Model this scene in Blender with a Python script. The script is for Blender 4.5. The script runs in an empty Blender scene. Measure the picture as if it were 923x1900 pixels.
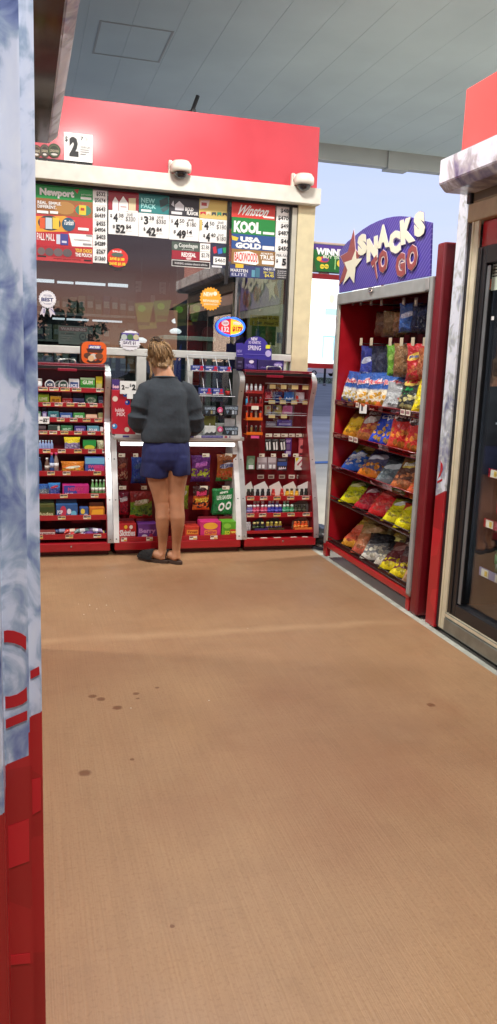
import bpy, bmesh, math, random
from mathutils import Vector, Matrix, noise
random.seed(11)
R = math.radians
scene = bpy.context.scene
COL = scene.collection

LP1, LP2, LP3, LP4, LPK = 195, 150, 180, 280, 26
SKYK, TUBE_E, EXPO = 13.5, 3.2, 0.0
LCOL = (1, .97, .925)
# ------------------------------------------------------------------ camera
CAM_H, YAW, PITCH, ROLL, FOC = 1.5, R(16.0), R(10.756), R(-2.154), 1475.0
PW, PH = 923.0, 1900.0
FW = Vector((math.sin(YAW)*math.cos(PITCH), math.cos(YAW)*math.cos(PITCH), -math.sin(PITCH)))
_rt = Vector((math.cos(YAW), -math.sin(YAW), 0)); _dn = FW.cross(_rt)
RT = _rt*math.cos(ROLL) + _dn*math.sin(ROLL)
DN = -_rt*math.sin(ROLL) + _dn*math.cos(ROLL)
EYE = Vector((0, 0, CAM_H))
cd = bpy.data.cameras.new('camera'); cam = bpy.data.objects.new('camera', cd); COL.objects.link(cam)
cam.matrix_world = Matrix(((RT.x, -DN.x, -FW.x, 0), (RT.y, -DN.y, -FW.y, 0), (RT.z, -DN.z, -FW.z, CAM_H), (0, 0, 0, 1)))
cd.sensor_fit = 'VERTICAL'; cd.sensor_height = 36.0; cd.lens = FOC/PH*36.0; cd.clip_start = .05; cd.clip_end = 2000
scene.camera = cam

def at(x, y, ax, val):
    """survey point: where the sight line through a spot of the photo meets the plane ax = val"""
    d = RT*((x-PW/2)/FOC) + DN*((y-PH/2)/FOC) + FW
    i = 'XYZ'.index(ax); t = (val-EYE[i])/d[i]
    return EYE + d*t

class Face:
    """a vertical working plane: (u right, v up, w towards the aisle)"""
    def __init__(s, axis, val): s.axis, s.val = axis, val
    def px(s, x, y):
        p = at(x, y, s.axis, s.val)
        return (p.x, p.z) if s.axis == 'Y' else (-p.y, p.z)
    def p(s, u, v, w=0):
        return Vector((u, s.val-w, v)) if s.axis == 'Y' else Vector((s.val-w, -u, v))
    def rect(s, x0, y0, x1, y1):
        a = s.px(x0, y0); b = s.px(x1, y1); c = s.px(x0, y1); d = s.px(x1, y0)
        return ((a[0]+c[0])/2, (b[1]+c[1])/2, (b[0]+d[0])/2, (a[1]+d[1])/2)   # u0 v0 u1 v1

# ------------------------------------------------------------------ materials
def lin(c):
    return tuple((x/255/12.92 if x/255 <= .04045 else ((x/255+.055)/1.055)**2.4) for x in c)
MATS = {}
def mat(rgb, rough=.5, metal=0.0, var=.06, bump=0.0, coat=0.0, scale=12.0, emit=0.0, name=None, spec=.5):
    key = (tuple(rgb), rough, metal, var, bump, coat, scale, emit, spec)
    if key in MATS: return MATS[key]
    m = bpy.data.materials.new(name or 'paint_%d_%d_%d' % tuple(rgb)); m.use_nodes = True
    nt = m.node_tree; b = nt.nodes['Principled BSDF']; L = nt.links
    c = lin(rgb)
    b.inputs['Roughness'].default_value = rough; b.inputs['Metallic'].default_value = metal
    b.inputs['Coat Weight'].default_value = coat; b.inputs['Coat Roughness'].default_value = .12
    b.inputs['Specular IOR Level'].default_value = spec
    b.inputs['Base Color'].default_value = (*c, 1)
    if var or bump:
        tc = nt.nodes.new('ShaderNodeTexCoord'); nz = nt.nodes.new('ShaderNodeTexNoise')
        nz.inputs['Scale'].default_value = scale; nz.inputs['Detail'].default_value = 5
        L.new(tc.outputs['Object'], nz.inputs['Vector'])
        if var:
            mr = nt.nodes.new('ShaderNodeMapRange'); mr.inputs[1].default_value = .3; mr.inputs[2].default_value = .7
            mr.inputs[3].default_value = 1-var*2; mr.inputs[4].default_value = 1+var
            L.new(nz.outputs['Fac'], mr.inputs[0])
            mx = nt.nodes.new('ShaderNodeMix'); mx.data_type = 'RGBA'; mx.blend_type = 'MULTIPLY'; mx.inputs[0].default_value = 1
            mx.inputs[6].default_value = (*c, 1); L.new(mr.outputs[0], mx.inputs[7]); L.new(mx.outputs[2], b.inputs['Base Color'])
            mr2 = nt.nodes.new('ShaderNodeMapRange'); mr2.inputs[3].default_value = max(.03, rough-.08); mr2.inputs[4].default_value = min(1, rough+.12)
            L.new(nz.outputs['Fac'], mr2.inputs[0]); L.new(mr2.outputs[0], b.inputs['Roughness'])
        if bump:
            bp = nt.nodes.new('ShaderNodeBump'); bp.inputs['Strength'].default_value = bump; bp.inputs['Distance'].default_value = .01
            L.new(nz.outputs['Fac'], bp.inputs['Height']); L.new(bp.outputs[0], b.inputs['Normal'])
    if emit:
        b.inputs['Emission Color'].default_value = (*c, 1); b.inputs['Emission Strength'].default_value = emit
    MATS[key] = m
    return m
def pr(*rgb, r=.45): return mat(rgb, r, var=0)          # flat print ink
def N(nt, t, **kw):
    n = nt.nodes.new(t)
    for k, v in kw.items(): setattr(n, k, v)
    return n
def glass(name, tint, refl, rough=0.0):
    """a thin pane: mostly clear, partly mirror"""
    m = bpy.data.materials.new(name); m.use_nodes = True; nt = m.node_tree; nt.nodes.clear()
    o = N(nt, 'ShaderNodeOutputMaterial'); mx = N(nt, 'ShaderNodeMixShader'); t = N(nt, 'ShaderNodeBsdfTransparent'); g = N(nt, 'ShaderNodeBsdfGlossy')
    t.inputs[0].default_value = (*tint, 1); g.inputs['Roughness'].default_value = rough; g.inputs[0].default_value = (1, 1, 1, 1)
    fr = N(nt, 'ShaderNodeFresnel'); ge = N(nt, 'ShaderNodeNewGeometry'); io = N(nt, 'ShaderNodeMapRange'); io.inputs[3].default_value = 1.45; io.inputs[4].default_value = 1/1.45
    nt.links.new(ge.outputs['Backfacing'], io.inputs[0]); nt.links.new(io.outputs[0], fr.inputs[0])
    ma = N(nt, 'ShaderNodeMath', operation='ADD'); ma.inputs[1].default_value = refl; ma.use_clamp = True
    nt.links.new(fr.outputs[0], ma.inputs[0]); nt.links.new(ma.outputs[0], mx.inputs[0])
    nt.links.new(t.outputs[0], mx.inputs[1]); nt.links.new(g.outputs[0], mx.inputs[2]); nt.links.new(mx.outputs[0], o.inputs[0])
    return m

# ------------------------------------------------------------------ objects
def wloc(o):
    v = Vector((0, 0, 0))
    while o is not None: v = v + o.location; o = o.parent
    return v
def tag(o, label=None, cat=None, group=None, kind=None):
    if label: o['label'] = label
    if cat: o['category'] = cat
    if group: o['group'] = group
    if kind: o['kind'] = kind
    return o
def thing(name, label, cat, loc, group=None):
    o = bpy.data.objects.new(name, None); COL.objects.link(o); o.location = Vector(loc); o.empty_display_size = .1
    return tag(o, label, cat, group)
_txt = {}
def text_mesh(s, bold, italic_font=False):
    k = (s, bold)
    if k not in _txt:
        cu = bpy.data.curves.new('lettering', 'FONT'); cu.body = s; cu.size = 1; cu.resolution_u = 2; cu.offset = bold
        o = bpy.data.objects.new('lettering', cu); COL.objects.link(o)
        dg = bpy.context.evaluated_depsgraph_get(); dg.update()
        me = bpy.data.meshes.new_from_object(o.evaluated_get(dg))
        vs = [tuple(v.co[:2]) for v in me.vertices]; fs = [tuple(p.vertices) for p in me.polygons]
        bpy.data.objects.remove(o); bpy.data.curves.remove(cu); bpy.data.meshes.remove(me)
        if vs:
            x0 = min(v[0] for v in vs); x1 = max(v[0] for v in vs); y0 = min(v[1] for v in vs); y1 = max(v[1] for v in vs)
            vs = [((v[0]-x0)/max(x1-x0, 1e-6), (v[1]-y0)/max(y1-y0, 1e-6)) for v in vs]
        _txt[k] = (vs, fs)
    return _txt[k]

class MB:
    def __init__(s): s.bm = bmesh.new(); s.mats = []; s.uv = s.bm.loops.layers.uv.new('UVMap')
    def mi(s, m):
        if m not in s.mats: s.mats.append(m)
        return s.mats.index(m)
    def faces(s, vs, fs, m, smooth=False):
        i = s.mi(m); bv = [s.bm.verts.new(v) for v in vs]; out = []
        for f in fs:
            try: g = s.bm.faces.new([bv[k] for k in f])
            except ValueError: continue
            g.material_index = i; g.smooth = smooth; out.append(g)
        return bv, out
    def box(s, x0, x1, y0, y1, z0, z1, m, bev=0.0, seg=2):
        x0, x1 = sorted((x0, x1)); y0, y1 = sorted((y0, y1)); z0, z1 = sorted((z0, z1))
        vs = [Vector((x, y, z)) for z in (z0, z1) for y in (y0, y1) for x in (x0, x1)]
        return s._solid(vs, [(0, 2, 3, 1), (4, 5, 7, 6), (0, 1, 5, 4), (2, 6, 7, 3), (0, 4, 6, 2), (1, 3, 7, 5)], m, bev, seg)
    def _solid(s, vs, fs, m, bev, seg=2):
        bv, nf = s.faces(vs, fs, m)
        if bev:
            es = list({e for f in nf for e in f.edges})
            bmesh.ops.bevel(s.bm, geom=es, offset=bev, segments=seg, profile=.6, affect='EDGES', clamp_overlap=True)
        return s
    def slab(s, fr, poly, w0, w1, m, bev=0.0, mside=None):
        """polygon in (u, v) with thickness w0..w1"""
        n = len(poly)
        A = sum(poly[i][0]*poly[(i+1) % n][1]-poly[(i+1) % n][0]*poly[i][1] for i in range(n))
        if A < 0: poly = poly[::-1]
        vs = [fr.p(u, v, w0) for u, v in poly] + [fr.p(u, v, w1) for u, v in poly]
        fs = [tuple(range(n))[::-1], tuple(range(n, 2*n))] + [(i, (i+1) % n, n+(i+1) % n, n+i) for i in range(n)]
        return s._solid(vs, fs, m, bev)
    def rect(s, fr, r, w0, w1, m, bev=0.0):
        u0, v0, u1, v1 = r
        return s.slab(fr, [(u0, v0), (u1, v0), (u1, v1), (u0, v1)], w0, w1, m, bev)
    def sheet(s, fr, poly, w, m):
        n = len(poly)
        A = sum(poly[i][0]*poly[(i+1) % n][1]-poly[(i+1) % n][0]*poly[i][1] for i in range(n))
        if A < 0: poly = poly[::-1]
        s.faces([fr.p(u, v, w) for u, v in poly], [tuple(range(n))], m); return s
    def ell(s, fr, r, w, m, w0=None, n=28):
        u0, v0, u1, v1 = r; cu, cv, a, b = (u0+u1)/2, (v0+v1)/2, (u1-u0)/2, (v1-v0)/2
        poly = [(cu+a*math.cos(2*math.pi*i/n), cv+b*math.sin(2*math.pi*i/n)) for i in range(n)]
        return s.sheet(fr, poly, w, m) if w0 is None else s.slab(fr, poly, w0, w, m)
    def burst(s, fr, r, w, m, n=16, inner=.84, w0=None):
        u0, v0, u1, v1 = r; cu, cv, a, b = (u0+u1)/2, (v0+v1)/2, (u1-u0)/2, (v1-v0)/2
        poly = []
        for i in range(2*n):
            k = 1 if i % 2 == 0 else inner; t = math.pi*i/n
            poly.append((cu+a*k*math.sin(t), cv+b*k*math.cos(t)))
        return s.sheet(fr, poly, w, m) if w0 is None else s.slab(fr, poly, w0, w, m)
    def text(s, fr, txt, r, w, m, bold=.02, shear=0.0, quad=None, fn=None):
        vs, fs = text_mesh(txt, bold)
        if not vs: return s
        u0, v0, u1, v1 = r if r else (0, 0, 1, 1)
        P = []
        for a, b in vs:
            if quad:   # bilinear: bl, br, tr, tl
                q = [quad[0][i]*(1-a)*(1-b)+quad[1][i]*a*(1-b)+quad[2][i]*a*b+quad[3][i]*(1-a)*b for i in (0, 1)]
                u, v = q
            else:
                u = u0+(u1-u0)*(a*(1-abs(shear))+(b*shear if shear > 0 else (1-b)*-shear)); v = v0+(v1-v0)*b
            P.append(fn(u, v) if fn else fr.p(u, v, w))
        s.faces(P, fs, m); return s
    def tube(s, pts, r, m, seg=8, closed=False, caps=True):
        pts = [Vector(p) for p in pts]; n = len(pts); rings = []
        up = None
        for i, p in enumerate(pts):
            a = pts[i-1] if (i > 0 or closed) else p; b = pts[(i+1) % n] if (i < n-1 or closed) else p
            d = (b-a).normalized()
            if up is None: up = Vector((0, 0, 1)) if abs(d.z) < .9 else Vector((1, 0, 0))
            x = d.cross(up)
            if x.length < 1e-4: x = d.cross(Vector((1, .3, 0)))
            x.normalize(); y = x.cross(d).normalized()
            rr = r[i] if isinstance(r, (list, tuple)) else r
            rings.append([s.bm.verts.new(p+(x*math.cos(2*math.pi*k/seg)+y*math.sin(2*math.pi*k/seg))*rr) for k in range(seg)])
        mi = s.mi(m)
        for i in range(n if closed else n-1):
            A, B = rings[i], rings[(i+1) % n]
            for k in range(seg):
                f = s.bm.faces.new((A[k], A[(k+1) % seg], B[(k+1) % seg], B[k])); f.smooth = True; f.material_index = mi
        if caps and not closed:
            for g in (rings[0][::-1], rings[-1]):
                f = s.bm.faces.new(g); f.material_index = mi
        return s
    def lathe(s, c, prof, m, seg=16, axis=(0, 0, 1), mats=None):
        """profile [(r, h)] turned about axis through c; mats: material per segment"""
        ax = Vector(axis).normalized(); t = Vector((1, 0, 0)) if abs(ax.x) < .9 else Vector((0, 1, 0))
        x = ax.cross(t).normalized(); y = ax.cross(x); c = Vector(c)
        rings = [[s.bm.verts.new(c+ax*h+(x*math.cos(2*math.pi*k/seg)+y*math.sin(2*math.pi*k/seg))*max(r, 1e-4)) for k in range(seg)] for r, h in prof]
        for i in range(len(prof)-1):
            mi = s.mi(mats[i] if mats else m)
            for k in range(seg):
                f = s.bm.faces.new((rings[i][k], rings[i][(k+1) % seg], rings[i+1][(k+1) % seg], rings[i+1][k])); f.smooth = True; f.material_index = mi
        f = s.bm.faces.new(rings[0][::-1]); f.material_index = s.mi(mats[0] if mats else m)
        f = s.bm.faces.new(rings[-1]); f.material_index = s.mi(mats[-1] if mats else m)
        return s
    def build(s, name, parent=None, loc=None, fix=False):
        if fix: bmesh.ops.recalc_face_normals(s.bm, faces=s.bm.faces)
        o_at = wloc(parent) if parent is not None else (Vector(loc) if loc is not None else None)
        if o_at is None:
            vs = [v.co for v in s.bm.verts]
            o_at = Vector(((min(v.x for v in vs)+max(v.x for v in vs))/2, (min(v.y for v in vs)+max(v.y for v in vs))/2, min(v.z for v in vs)))
        bmesh.ops.translate(s.bm, verts=s.bm.verts, vec=-o_at)
        me = bpy.data.meshes.new(name); s.bm.to_mesh(me); s.bm.free()
        for m in s.mats: me.materials.append(m)
        o = bpy.data.objects.new(name, me); COL.objects.link(o)
        if parent is not None: o.parent = parent
        else: o.location = o_at
        return o
def solo(mb, name, label, cat, group=None, fix=False):
    return tag(mb.build(name, fix=fix), label, cat, group)
def struct(mb, name, fix=False):
    return tag(mb.build(name, fix=fix), kind='structure')
# ------------------------------------------------------------------ shared finishes
RED = mat((168, 22, 34), .3, var=.05, coat=.3, name='red_enamel')
REDD = mat((128, 14, 26), .35, var=.06, coat=.2, name='red_enamel_deep')
FASC = mat((203, 66, 78), .3, var=.04, coat=.3, name='red_fascia', scale=3)  # pinker base: glare and lens flare mixed into the red
BEIGE = mat((212, 202, 164), .55, var=.05, name='beige_paint')
CREAM = mat((220, 218, 206), .5, var=.06, name='cream_paint')
WHITE = mat((232, 232, 230), .4, var=.05, name='white_enamel')
ALU = mat((196, 197, 196), .33, metal=.75, var=.08, name='aluminium')
GREYP = mat((160, 164, 162), .45, metal=.2, var=.08, name='grey_frame')
DARK = mat((26, 27, 30), .35, var=.08, name='dark_frame')
BLACK = mat((14, 14, 15), .4, var=0, name='black_plastic')
STEEL = mat((170, 172, 170), .28, metal=.95, var=.1, name='steel')
CHROME = mat((215, 215, 215), .12, metal=1, var=0, name='chrome')
TAG = pr(226, 214, 178); INK = pr(28, 28, 30); PAPER = pr(236, 236, 232)

def floor_mat():
    m = bpy.data.materials.new('tan_concrete'); m.use_nodes = True; nt = m.node_tree; L = nt.links.new
    b = nt.nodes['Principled BSDF']; tc = N(nt, 'ShaderNodeTexCoord')
    geo = N(nt, 'ShaderNodeNewGeometry')
    def noise_(scale, det, sx=1, sy=1, rot=0, rough=.55):
        mp = N(nt, 'ShaderNodeMapping'); mp.inputs['Scale'].default_value = (sx, sy, 1); mp.inputs['Rotation'].default_value = (0, 0, rot)
        L(geo.outputs['Position'], mp.inputs[0]); n = N(nt, 'ShaderNodeTexNoise'); n.inputs['Scale'].default_value = scale
        n.inputs['Detail'].default_value = det; n.inputs['Roughness'].default_value = rough; L(mp.outputs[0], n.inputs['Vector']); return n.outputs['Fac']
    def rng(x, a, b_, c, d):
        r = N(nt, 'ShaderNodeMapRange'); r.clamp = True
        for i, v in enumerate((a, b_, c, d)): r.inputs[i+1].default_value = v
        L(x, r.inputs[0]); return r.outputs[0]
    def mix(f, a, b_, mode='MIX'):
        x = N(nt, 'ShaderNodeMix', data_type='RGBA', blend_type=mode)
        for s, i in ((f, 0), (a, 6), (b_, 7)):
            if isinstance(s, (int, float)): x.inputs[i].default_value = s
            elif isinstance(s, tuple): x.inputs[i].default_value = (*lin(s), 1)
            else: L(s, x.inputs[i])
        return x.outputs[2]
    c = mix(rng(noise_(1.1, 6), .35, .66, 0, 1), (163, 128, 93), (142, 106, 78))
    c = mix(rng(noise_(.55, 4, rough=.7), .45, .7, 0, .8), c, (166, 134, 98))
    c = mix(rng(noise_(4.5, 7, rough=.7), .5, .8, 0, .32), c, (112, 80, 58))
    # broom-finish lines, running with the aisle
    br = noise_(1.0, 4, 170, 2.2, R(5)); c = mix(rng(br, .35, .65, 0, .25), c, (116, 84, 58))
    br2 = noise_(1.0, 2, 5, 1.0, R(5)); c = mix(rng(br2, .5, .75, 0, .13), c, (138, 92, 62))
    br3 = noise_(1.0, 2, 1.1, 26, R(1)); c = mix(rng(br3, .52, .7, 0, .07), c, (176, 138, 100))
    sp = noise_(90, 3); c = mix(rng(sp, .5, .75, 0, .4), c, (120, 84, 56))
    # worn pale strip across the slab, drips
    sx = N(nt, 'ShaderNodeSeparateXYZ'); L(geo.outputs['Position'], sx.inputs[0])
    def m1(op, a, b_=None, **k):
        x = N(nt, 'ShaderNodeMath', operation=op)
        for i, v in enumerate((a, b_)):
            if v is None: continue
            if isinstance(v, (int, float)): x.inputs[i].default_value = v
            else: L(v, x.inputs[i])
        return x.outputs[0]
    yy = m1('ABSOLUTE', m1('SUBTRACT', m1('ADD', sx.outputs[1], m1('MULTIPLY', noise_(3, 3), .12)), 4.2))
    c = mix(m1('MULTIPLY', rng(yy, .01, .075, 1, 0), rng(noise_(2.2, 2), .3, .65, .05, .36)), c, (190, 156, 118))
    for px, py, r in ((172, 1292, .019), (188, 1297, .02), (218, 1313, .022), (253, 1287, .016), (256, 1296, .009), (292, 1276, .011), (158, 1434, .024), (246, 1409, .009), (320, 1718, .007), (800, 1308, .02)):
        q = at(px, py, 'Z', 0); ds = N(nt, 'ShaderNodeVectorMath', operation='DISTANCE'); ds.inputs[1].default_value = (q.x, q.y, 0)
        L(geo.outputs['Position'], ds.inputs[0])
        d2 = m1('ADD', ds.outputs['Value'], m1('MULTIPLY', m1('SUBTRACT', noise_(60, 2), .5), .012))
        c = mix(rng(d2, r*.7, r*1.15, .8, 0), c, (98, 54, 24))
    for px, py, r in ((560, 1420, .34), (620, 1560, .2), (340, 1500, .16), (830, 1310, .09), (520, 1290, .2), (330, 1085, .5), (480, 1100, .4), (150, 1230, .3), (760, 1450, .22)):
        q = at(px, py, 'Z', 0); ds = N(nt, 'ShaderNodeVectorMath', operation='DISTANCE'); ds.inputs[1].default_value = (q.x, q.y, 0)
        L(geo.outputs['Position'], ds.inputs[0])
        d2 = m1('ADD', ds.outputs['Value'], m1('MULTIPLY', m1('SUBTRACT', noise_(7, 4), .5), .3))
        c = mix(rng(d2, r*.2, r*1.5, .24, 0), c, (128, 80, 54))
    L(c, b.inputs['Base Color'])
    L(rng(noise_(2.5, 5), .3, .7, .42, .62), b.inputs['Roughness'])
    bp = N(nt, 'ShaderNodeBump'); bp.inputs['Strength'].default_value = .25; bp.inputs['Distance'].default_value = .004
    L(m1('ADD', br, m1('MULTIPLY', sp, .5)), bp.inputs['Height']); L(bp.outputs[0], b.inputs['Normal'])
    return m

def ice_wrap(name, red_axis, c0, k, tint=(120, 130, 182), hi=(222, 227, 238), sc=1.0, steps=None, bias=0.0):
    """printed vinyl: snowy peaks above, red facets below a slanting edge"""
    m = bpy.data.materials.new(name); m.use_nodes = True; nt = m.node_tree; L = nt.links.new; b = nt.nodes['Principled BSDF']
    geo = N(nt, 'ShaderNodeNewGeometry')
    def noise_(scale, det, vec, dist=0.0):
        n = N(nt, 'ShaderNodeTexNoise'); n.inputs['Scale'].default_value = scale; n.inputs['Detail'].default_value = det; n.inputs['Distortion'].default_value = dist
        L(vec, n.inputs['Vector']); return n
    mp = N(nt, 'ShaderNodeMapping'); mp.inputs['Scale'].default_value = (1.5, 1.5, 1.15); mp.inputs['Rotation'].default_value = (R(20), R(34), 0); L(geo.outputs['Position'], mp.inputs[0])
    n1 = noise_(5.0*sc, 6, mp.outputs[0], 1.2); n2 = noise_(14*sc, 5, mp.outputs[0], 2.0)
    ad = N(nt, 'ShaderNodeMath', operation='MULTIPLY_ADD'); ad.inputs[1].default_value = .45; L(n2.outputs['Fac'], ad.inputs[0]); L(n1.outputs['Fac'], ad.inputs[2])
    cr = N(nt, 'ShaderNodeValToRGB'); L(ad.outputs[0], cr.inputs[0]); e = cr.color_ramp.elements
    e[0].position = .5; e[0].color = (*lin((tint[0]-46, tint[1]-46, tint[2]-40)), 1); e[1].position = .93; e[1].color = (*lin(hi), 1)
    for p_, c_ in ((.6, tint), (.7, (tint[0]+44, tint[1]+46, tint[2]+24)), (.77, (hi[0]-12, hi[1]-10, hi[2]-4))):
        x = e.new(p_); x.color = (*lin(c_), 1)
    for x in e: x.position = max(0, x.position-bias)
    # red facets
    vo = N(nt, 'ShaderNodeTexVoronoi'); vo.inputs['Scale'].default_value = 5.5; mp2 = N(nt, 'ShaderNodeMapping'); mp2.inputs['Rotation'].default_value = (.4, .5, .3); L(geo.outputs['Position'], mp2.inputs[0]); L(mp2.outputs[0], vo.inputs['Vector'])
    cr2 = N(nt, 'ShaderNodeValToRGB'); sp = N(nt, 'ShaderNodeSeparateColor'); L(vo.outputs['Color'], sp.inputs[0]); L(sp.outputs[0], cr2.inputs[0])
    cr2.color_ramp.interpolation = 'CONSTANT'; q = cr2.color_ramp.elements; q[0].color = (*lin((156, 24, 32)), 1); q[1].position = .4; q[1].color = (*lin((168, 27, 36)), 1)
    x = q.new(.7); x.color = (*lin((184, 31, 42)), 1)
    xs = N(nt, 'ShaderNodeSeparateXYZ'); L(geo.outputs['Position'], xs.inputs[0])
    ma = N(nt, 'ShaderNodeMath', operation='MULTIPLY_ADD'); ma.inputs[1].default_value = k; ma.inputs[2].default_value = c0; L(xs.outputs['XY'.index(red_axis)], ma.inputs[0])
    lt = N(nt, 'ShaderNodeMath', operation='LESS_THAN'); L(xs.outputs[2], lt.inputs[0]); thr = ma.outputs[0]
    for x_, dz in steps or ():
        g_ = N(nt, 'ShaderNodeMath', operation='GREATER_THAN'); L(xs.outputs['XY'.index(red_axis)], g_.inputs[0]); g_.inputs[1].default_value = x_
        a_ = N(nt, 'ShaderNodeMath', operation='MULTIPLY_ADD'); L(g_.outputs[0], a_.inputs[0]); a_.inputs[1].default_value = dz; L(thr, a_.inputs[2]); thr = a_.outputs[0]
    L(thr, lt.inputs[1])
    mx = N(nt, 'ShaderNodeMix', data_type='RGBA'); L(lt.outputs[0], mx.inputs[0]); L(cr.outputs[0], mx.inputs[6]); L(cr2.outputs[0], mx.inputs[7]); L(mx.outputs[2], b.inputs['Base Color'])
    b.inputs['Roughness'].default_value = .34; b.inputs['Coat Weight'].default_value = .25
    bp = N(nt, 'ShaderNodeBump'); bp.inputs['Strength'].default_value = .06; L(n1.outputs['Fac'], bp.inputs['Height']); L(bp.outputs[0], b.inputs['Normal'])
    return m

# ------------------------------------------------------------------ ground
def noise_ground(name, a, b_, scale, rough=.85):
    m = bpy.data.materials.new(name); m.use_nodes = True; nt = m.node_tree; L = nt.links.new; b = nt.nodes['Principled BSDF']
    g = N(nt, 'ShaderNodeNewGeometry'); n = N(nt, 'ShaderNodeTexNoise'); n.inputs['Scale'].default_value = scale; n.inputs['Detail'].default_value = 8; L(g.outputs['Position'], n.inputs['Vector'])
    cr = N(nt, 'ShaderNodeValToRGB'); L(n.outputs['Fac'], cr.inputs[0]); cr.color_ramp.elements[0].position = .35; cr.color_ramp.elements[0].color = (*lin(a), 1)
    cr.color_ramp.elements[1].position = .68; cr.color_ramp.elements[1].color = (*lin(b_), 1); L(cr.outputs[0], b.inputs['Base Color']); b.inputs['Roughness'].default_value = rough
    return m
mb = MB(); mb.faces([(-600, -600, -.02), (600, -600, -.02), (600, 600, -.02), (-600, 600, -.02)], [(0, 1, 2, 3)], noise_ground('lot_concrete', (164, 160, 150), (184, 180, 170), .8)); struct(mb, 'ground')
mb = MB(); mb.box(-2.6, 2.262, -4, 6.9, -.15, 0, floor_mat(), .004); struct(mb, 'floor_slab')
mb = MB(); mb.box(2.262, 2.304, -4, 6.9, -.15, -.002, noise_ground('edge_strip', (150, 152, 142), (182, 184, 172), 9), .003); struct(mb, 'kerb_strip')
mb = MB(); mb.faces([(-600, 22, -.016), (600, 22, -.016), (600, 58, -.016), (-600, 58, -.016)], [(0, 1, 2, 3)], noise_ground('asphalt', (112, 112, 110), (130, 130, 126), .7)); struct(mb, 'road')
gp = at(600, 858, 'Z', -.012)
mb = MB(); bl = mat((40, 92, 160), .6, name='blue_marking')
mb.faces([(gp.x-.9, gp.y-.25, -.012), (gp.x+1.2, gp.y+.1, -.012), (gp.x+1.2, gp.y+.45, -.012), (gp.x-.9, gp.y-.1, -.012)], [(0, 1, 2, 3)], bl); struct(mb, 'road_marking')
mb = MB(); mb.faces([(-600, 58, .0), (600, 58, .0), (600, 84, .0), (-600, 84, .0)], [(0, 1, 2, 3)], noise_ground('turf', (66, 78, 52), (92, 104, 70), 1.5))
gm = mat((70, 86, 50), .8, var=.15)
for i in range(2600):
    x = random.uniform(12, 44); y = random.uniform(58, 80); h = random.uniform(.05, .16); a = random.uniform(0, 6.3)
    mb.faces([(x-.05*math.cos(a), y-.05*math.sin(a), 0), (x+.05*math.cos(a), y+.05*math.sin(a), 0), (x+random.uniform(-.05, .05), y, h)], [(0, 1, 2)], gm)
tag(mb.build('grass', loc=(30, 70, 0)), kind='stuff')

# ------------------------------------------------------------------ canopy over the forecourt
CZ, CY1 = 4.6, 11.55
t = thing('station_canopy', 'wide flat white canopy with ribbed ceiling panels above the forecourt', 'canopy', (2, 4, CZ))
cm = mat((208, 224, 226), .42, var=.04, name='canopy_panel', scale=1.2); seamm = mat((150, 158, 158), .6, var=0)
mb = MB(); x = 1.9-.424*30
while x < 22:
    mb.box(x+.0003, x+.4237, -7, CY1-.1, CZ, CZ+.03, cm, .0026, 1); x += .424
mb.build('ceiling_panel', t)
mb = MB(); mb.box(-11, 22, -7, CY1, CZ+.032, CZ+.5, seamm); mb.build('deck', t)
h = MB(); q0 = at(170, 100, 'Z', CZ); q1 = at(325, 58, 'Z', CZ)
x0, x1, y0, y1 = .75, 1.46, 8.33, 9.2
for a in ((x0, x1, y0, y0+.02), (x0, x1, y1-.02, y1), (x0, x0+.02, y0+.02, y1-.02), (x1-.02, x1, y0+.02, y1-.02)): h.box(*a, CZ-.005, CZ-.001, mat((176, 182, 182), .5, var=0))
h.build('hatch_frame', t)
mb = MB(); wm = mat((206, 210, 206), .4, var=.04, scale=2)
for xa, xb, k in ((-11, 5.25, 0), (5.25, 5.6, .03), (5.6, 12, 0), (12, 22, 0)):
    mb.box(xa, xb, CY1-k, CY1+.16+k, CZ-.2-k, CZ+.55, wm, .004)
mb.build('edge_beam', t)
mb = MB(); mb.box(-11, 22, -7.2, -7, CZ-.2, CZ+.5, wm); mb.build('edge_beam', t)
def lamp(x, y, power):
    l = thing('canopy_light', 'square recessed canopy lamp with a bright white lens', 'light', (x, y, CZ-.08), 'lamps in the canopy ceiling')
    b = MB(); s = .27
    for a in ((-s, s, -s, -s+.03), (-s, s, s-.03, s), (-s, -s+.03, -s+.03, s-.03), (s-.03, s, -s+.03, s-.03)): b.box(x+a[0], x+a[1], y+a[2], y+a[3], CZ-.07, CZ-.002, WHITE)
    b.build('housing', l)
    b = MB(); b.box(x-s+.03, x+s-.03, y-s+.03, y+s-.03, CZ-.05, CZ-.03, mat((255, 250, 238), .4, var=0, emit=3)); b.build('lens', l)
    d = bpy.data.lights.new('canopy_lamp', 'AREA'); d.shape = 'SQUARE'; d.size = .46; d.energy = power; d.color = LCOL
    o = bpy.data.objects.new('canopy_lamp', d); COL.objects.link(o); o.location = (x, y, CZ-.075)
LAMPS = [(.85, .25), (1.15, 4.35), (5.0, 2.3), (6.2, 6.6), (9.6, 2.4), (-4.2, 5.4), (9.8, 6.8)]  # last four are unseen additions that brighten the ceiling by bounce
for (x, y), pw in zip(LAMPS, (LP1, LP2, LP3, LP4, LP4, LP4, LP4)): lamp(x, y, pw)

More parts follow.
